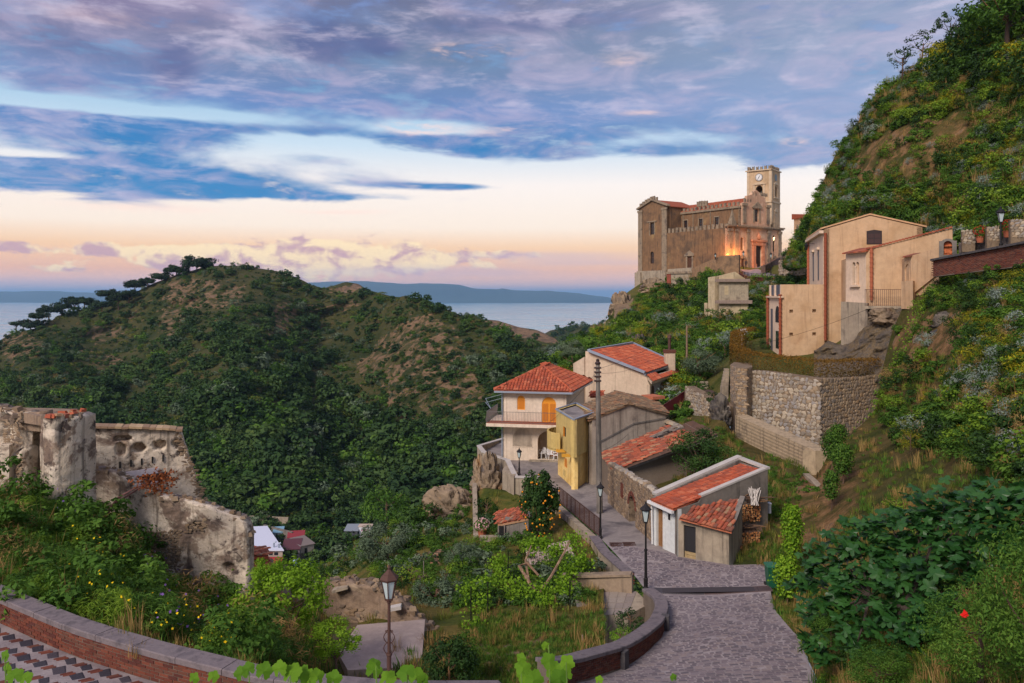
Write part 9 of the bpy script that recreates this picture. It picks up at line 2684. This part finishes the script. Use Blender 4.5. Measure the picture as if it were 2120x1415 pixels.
link('foliage', leaves('foliage', pp - origin(ab), g.normal(size=(n, 3)) * .7 + [0,-.3,.7],.13,.11, LM['bright'], np.clip(g.random(n) * .75,0,1), g), ab)
m_ = MB()
for px, y0, y1, d in ((975,1320,1215,31.5),(1010,1300,1205,33),(1052,1200,1140,38),(1180,1290,1200,34)): m_.tube([P(px, y0, d), P(px, y1, d)],.025,4)
m_.each('stake', MATS['iron'], ab)
# vegetable bed and its stakes
vb = MB()
g = np.random.default_rng(62); rows_ = []
for j in range(8):
	for i in range(22): rows_.append(P(836 + i * 2.1,1174 - j * 4.3,49 + j * .75) + g.normal(size=3) * .04)
rows_ = np.array(rows_)
scatter('vegetable_rows', rows_ - [0,0,.06], g.uniform(0,6, len(rows_)), np.full(len(rows_),.16), np.zeros(len(rows_), int),[NEARB[0]])
bs = thing('garden_beds', 'dark stepped soil beds below the green vegetable rows', 'garden bed', P(860,1200,46))
m_ = MB()
for j in range(4): c = P(858,1210 - j * 9,44.6 + j * 1.3); m_.box((c[0], c[1], c[2] - .3),(1.7,1.2,.7))
m_.each('step', MATS['dark_soil'], bs)
for i, (px, y0, y1, d) in enumerate(((822,1190,1170,46),(846,1212,1178,44.5),(853,1212,1166,44.6),(877,1212,1162,45),(1206,1345,1315,29.4))):
	m_ = MB(); m_.tube([P(px, y0, d), P(px, y1, d)],.03,5); m_.build('garden_stake', MATS['door_wood'] if i in (1,2) else MATS['old_timber'], label=('pale stake left of the vegetable bed', 'orange wood stake leaning in the beds, the shorter of two', 'orange wood stake in the beds, the taller of two', 'pale stake at the right edge of the vegetable bed', 'short dark stake in the grass beside the curved wall')[i], cat='stake')
# fig tree with its big lobed leaves
def lobed(name, mat, fig=True):
	m_ = MB(); n = 20 if fig else 30; pts = []
	for k in range(n):
		a = 2 * math.pi * k / n; c = abs(math.cos(2.5 * (a - math.pi / 2)))
		r = (.30 + .24 * c ** 1.3) if fig else (.37 + .13 * c + .05 * (k % 2))
		if abs(a - 1.5 * math.pi) < .2: r = .16
		pts.append((r * math.cos(a),.12 + r * math.sin(a) * (1.1 if fig else .95),.05 * math.sin(3 * a) - .14 * r))
	m_.add([(0,.1,.03)] + pts, [(0,1 + k, 1 + (k + 1) % n) for k in range(n)],.5)
	m_.tube([(0,-.42,-.03),(0,-.1,.01),(0,.1,.025)],.014,3, tone=.9)
	me = bpy.data.meshes.new(name); me.from_pydata(m_.v, [], m_.f); me.materials.append(mat)
	return me
FIGL, VINL = lobed('leaf', LM['fig']), lobed('leaf', LM['bright'], False)
ft = thing('fig_tree', 'large sprawling fig tree with broad lobed dark leaves on the bank', 'fig tree', P(1905,1320,20.5))
g = np.random.default_rng(63)
tips = [(1672,1205,25.5),(1700,1165,25),(1735,1130,24.5),(1775,1105,24),(1800,1150,23.5),(1840,1080,23.5),(1880,1105,22.5),(1900,1060,22.5),(1935,1095,22),(1960,1040,22),(1990,1075,21),(2040,1025,21),(2080,1045,20.5),(2110,1085,20),(2060,1110,20),(2010,1130,20.5),(1950,1145,21),(1880,1160,22),(1840,1180,22.5),(1790,1200,23),(1750,1225,23),(1715,1250,23.5),(1690,1290,24),(1760,1275,22.5),(1820,1240,22),(1870,1215,21.5),(1930,1190,21),(2000,1180,20),(2080,1150,19.5),(2130,1160,19),(1735,1180,24.2),(1850,1130,23),(1695,1340,23),(1775,1330,21.5),(1845,1285,21),(1925,1268,20),(1975,1255,19.6),(1885,1325,20),(1920,1300,19.8),(2150,1040,20)]
trunkp = P(1905,1300,20.6)
m_ = MB()
hub = [P(1870,1255,21.2), P(1800,1235,22.3), P(1950,1230,20.4), P(1990,1240,20), P(1905,1190,21.4)]
m_.tube([P(1915,1325,20.4), P(1890,1290,20.8), hub[0]],[.14,.12,.09],7)
for h in hub[1:]: m_.tube([hub[0],(hub[0] + h) / 2 + [0,0,-.1], h],[.09,.07,.055],6)
for t_ in tips:
	e = P(*t_); h = min(hub, key=lambda q_: np.linalg.norm(q_ - e)); m_.tube([h, (h + e) / 2 + [0,0,-.12], e],[.045,.03,.014],5)
m_.build('trunk', surf('fig_bark', [(54,46,40),(74,64,56),(40,34,30)],3), ft)
rest = []
for i in range(1420):
	c = P(*tips[i % len(tips)]) + g.normal(size=3) * [.34,.3,.22]
	s = g.uniform(.27,.44); rot = (g.uniform(-.2,1.0), g.uniform(-.5,.5), g.uniform(0,6.28))
	if i < 300: wlink('leaf', FIGL, ft, c, rot, (s,) * 3)
	else: rest.append((c, rot, s))
scatter('small_leaves', [c - np.zeros(3) for c, *_ in rest],[r[2] for _, r, _s in rest],[s for *_, s in rest],[0] * len(rest),[FIGL], tilt=np.array([r[:2] for _, r, _s in rest]))
sl = bpy.data.objects['small_leaves']; sl.parent = ft; sl.location = -origin(ft)
# pomegranate and other near shrubs
POM = bush_mesh('pomegranate', (1,1,.9),7000,.062,.026, LM['mid'],60,64, shell=.45, crad=.3)
for i, (lab, px, py, d, r3) in enumerate((('small leaved bush with a single red flower at the right edge', 2030,1400,13.6,(1.25,1.0,.95)),('darker small leaved bush filling the bottom right corner', 2140,1400,12.5,(1.1,1,1.4)),('small leaved bush at the edge of the cobbles', 1720,1330,22.8,(.75,.6,.5)),('low leafy bush below the fig tree at the bottom', 1820,1420,19,(1.1,.8,.55)))):
	s_ = shrub('pomegranate_bush', lab, P(px, py, d), r3, POM, sink=.0)
	if i == 0:
		link('red_flower', leaves('red_flower', np.array([[0,0,0],[.02,0,.02],[-.02,0,.02],[0,0,.04]]) + (P(1997,1275,12.7) - np.array(s_.location)), np.array([[0,-1,.2]] * 4) + g.normal(size=(4,3)) * .3,.11,.09, plain('red_petal', (226,36,30),.5), np.zeros(4), g), s_); bpy.data.objects['red_flower'].matrix_parent_inverse = Matrix.Rotation(-s_.rotation_euler.z, 4, 'Z')
flowers('poppies', near, 26,[(1700,1300),(1900,1200),(2000,1400),(1750,1480)],[(200,26,20),(230,44,34)],.5,.08,143)
# ivy trail on the crag
g = np.random.default_rng(65)
iv = thing('ivy_trail', 'trail of yellow green creeper running down beside the rubble wall', 'creeper', P(1850,800,61))
tr = [(1905,655,62.5),(1890,700,62),(1870,745,61.5),(1850,790,61),(1835,830,60.5),(1815,870,61),(1800,900,61.5),(1930,610,63),(1985,560,64)]
pp = []
for (a, b) in zip(tr[:6] + [tr[0], tr[7]], tr[1:7] + [tr[7], tr[8]]):
	f_ = g.random((340,1)); pp.append(P(*a) * (1 - f_) + P(*b) * f_ + g.normal(size=(340,3)) * [.5,.25,.3] - [0,.4,0])
pp = np.concatenate(pp); n = len(pp)
link('foliage', leaves('foliage', pp - origin(iv), g.normal(size=(n, 3)) * .5 + [0,-.8,.5],.17,.13, LM['ivy'], g.random(n), g), iv)
m_ = MB(); m_.tube([P(*q_) for q_ in tr[:7]],.03,4); m_.build('stem', BARK, iv)
# vine shoots in the foreground
fv = thing('foreground_vine', 'bright green young vine shoots along the bottom edge', 'vine', P(800,1560,5))
g = np.random.default_rng(66)
for px, py, s in ((500,1398,.8),(515,1388,.7),(545,1394,.9),(578,1389,.8),(602,1397,1),(622,1404,1),(640,1412,1),(657,1404,.8),(690,1410,.9),(772,1392,.9),(778,1376,.7),(800,1408,.9),(842,1396,.9),(862,1404,.9),(1078,1366,.5),(1083,1386,.8),(1090,1404,1.1),(1104,1412,1),(1138,1372,.8),(1147,1394,1),(1160,1408,1),(1172,1376,.8),(1168,1398,1),(1130,1340,.45),(8,1362,.6),(14,1392,.8),(30,1404,.8),(52,1408,.7),(440,1404,.6),(400,1408,.6),(875,1412,.7),(1240,1410,.4),(1395,1405,.4)):
	d = g.uniform(4.6,5.4); q_ = P(px, py, d)
	wlink('leaf', VINL, fv, q_, (R(60) + g.uniform(-.5,.4), g.uniform(-.5,.5), g.uniform(-.7,.7)),(.125 * s,) * 3)
m_ = MB()
for px, py in ((515,1386),(600,1395),(778,1374),(842,1394),(1078,1364),(1136,1336),(1172,1372),(10,1360),(440,1400)): m_.tube([P(px + 8,1600,5.05), P(px + 3,1450,5), P(px, py, 5)],[.008,.006,.003],4)
m_.each('shoot', plain('green_shoot', (110,140,50),.6), fv)
# flower pots
for nm, lab, c, r, fl_ in (('flower_pot', 'terracotta pot of red geraniums on the lane wall', P(2029,503,62),.3,[(150,20,24),(190,36,36)]),('flower_pot', 'terracotta pot of orange red flowers beside the tall lamp post', P(2086,492,59.5),.32,[(170,70,60),(140,60,50)]),('flower_pot', 'terracotta pot of pink white flowers on the garden steps', P(998,1113,53),.3,[(200,150,150),(226,190,186)])):
	t_ = pot(nm, lab, c, r, .5, 'potted flowers')
	g = np.random.default_rng(int(abs(c[0]) * 10)); n = 260; v = unit(g.normal(size=(n, 3))) * [.55,.5,.4] + [0,0,.8]
	link('leaves', leaves('leaves', v, v - [0,0,.6],.13,.09, LM['mid'], g.random(n), g), t_)
	v = unit(g.normal(size=(90,3))) * [.5,.48,.38] + [0,-.08,.92]
	link('blossom', leaves('blossom', v, v - [0,.4,.6],.12,.1, leafmat('blossom%d' % abs(int(c[0])), fl_, .2), g.random(90), g), t_)
# people by the church portal
def person(label, c, shirt, trousers, hgt=1.7, turn=0.0):
	t_ = thing('person', label, 'person', c, None, turn)
	s = hgt / 1.7
	me = bpy.data.meshes.new('body')
	V = [(0,0,.93),(0,0,1.12),(0,0,1.36),(0,.0,1.48),(0,-.01,1.60),(.2,0,1.38),(.25,.03,1.10),(.23,-.08,.88),(-.2,0,1.38),(-.25,.02,1.10),(-.23,-.06,.88),(.09,0,.86),(.10,-.05,.48),(.10,.02,.07),(.10,-.12,.04),(-.09,0,.86),(-.11,.04,.48),(-.12,.1,.07),(-.12,-.03,.04),(0,-.01,1.68)]
	E = [(0,1),(1,2),(2,3),(3,4),(4,19),(2,5),(5,6),(6,7),(2,8),(8,9),(9,10),(0,11),(11,12),(12,13),(13,14),(0,15),(15,16),(16,17),(17,18)]
	rr = [.15,.15,.18,.06,.10,.075,.05,.035,.075,.05,.035,.10,.07,.045,.04,.10,.07,.045,.04,.07]
	me.from_pydata([tuple(q_ * s for q_ in v) for v in V], E, [])
	me.materials.append(plain('cloth_' + '_'.join(map(str, shirt)), shirt, .9)); me.materials.append(plain('cloth_' + '_'.join(map(str, trousers)), trousers, .9)); me.materials.append(plain('skin', (176,126,100),.7))
	o = link('body', me, t_)
	md = o.modifiers.new('skin', 'SKIN'); md2 = o.modifiers.new('smooth', 'SUBSURF'); md2.levels = md2.render_levels = 1
	for i, r_ in enumerate(rr): me.skin_vertices[0].data[i].radius = (r_ * s, r_ * s * .85)
	me.skin_vertices[0].data[0].use_root = True
	m_ = MB(); m_.lathe([(.0,1.58),(.105,1.60),(.115,1.68),(.08,1.76),(.02,1.79)],(0,.015,0),8); m_.v = [tuple(q_ * s for q_ in v) for v in m_.v]; m_.build('hair', plain('dark_hair', (28,22,20),.8), t_, world=False)
person('person in a dark jacket walking by the lamp post before the church portal', P(1544.5,556.5,159),(30,30,36),(40,40,48),1.75,2.6)
person('person in pale clothing by the parapet end left of the church portal', P(1529.5,562,155),(150,146,144),(60,60,70),1.65,.4)
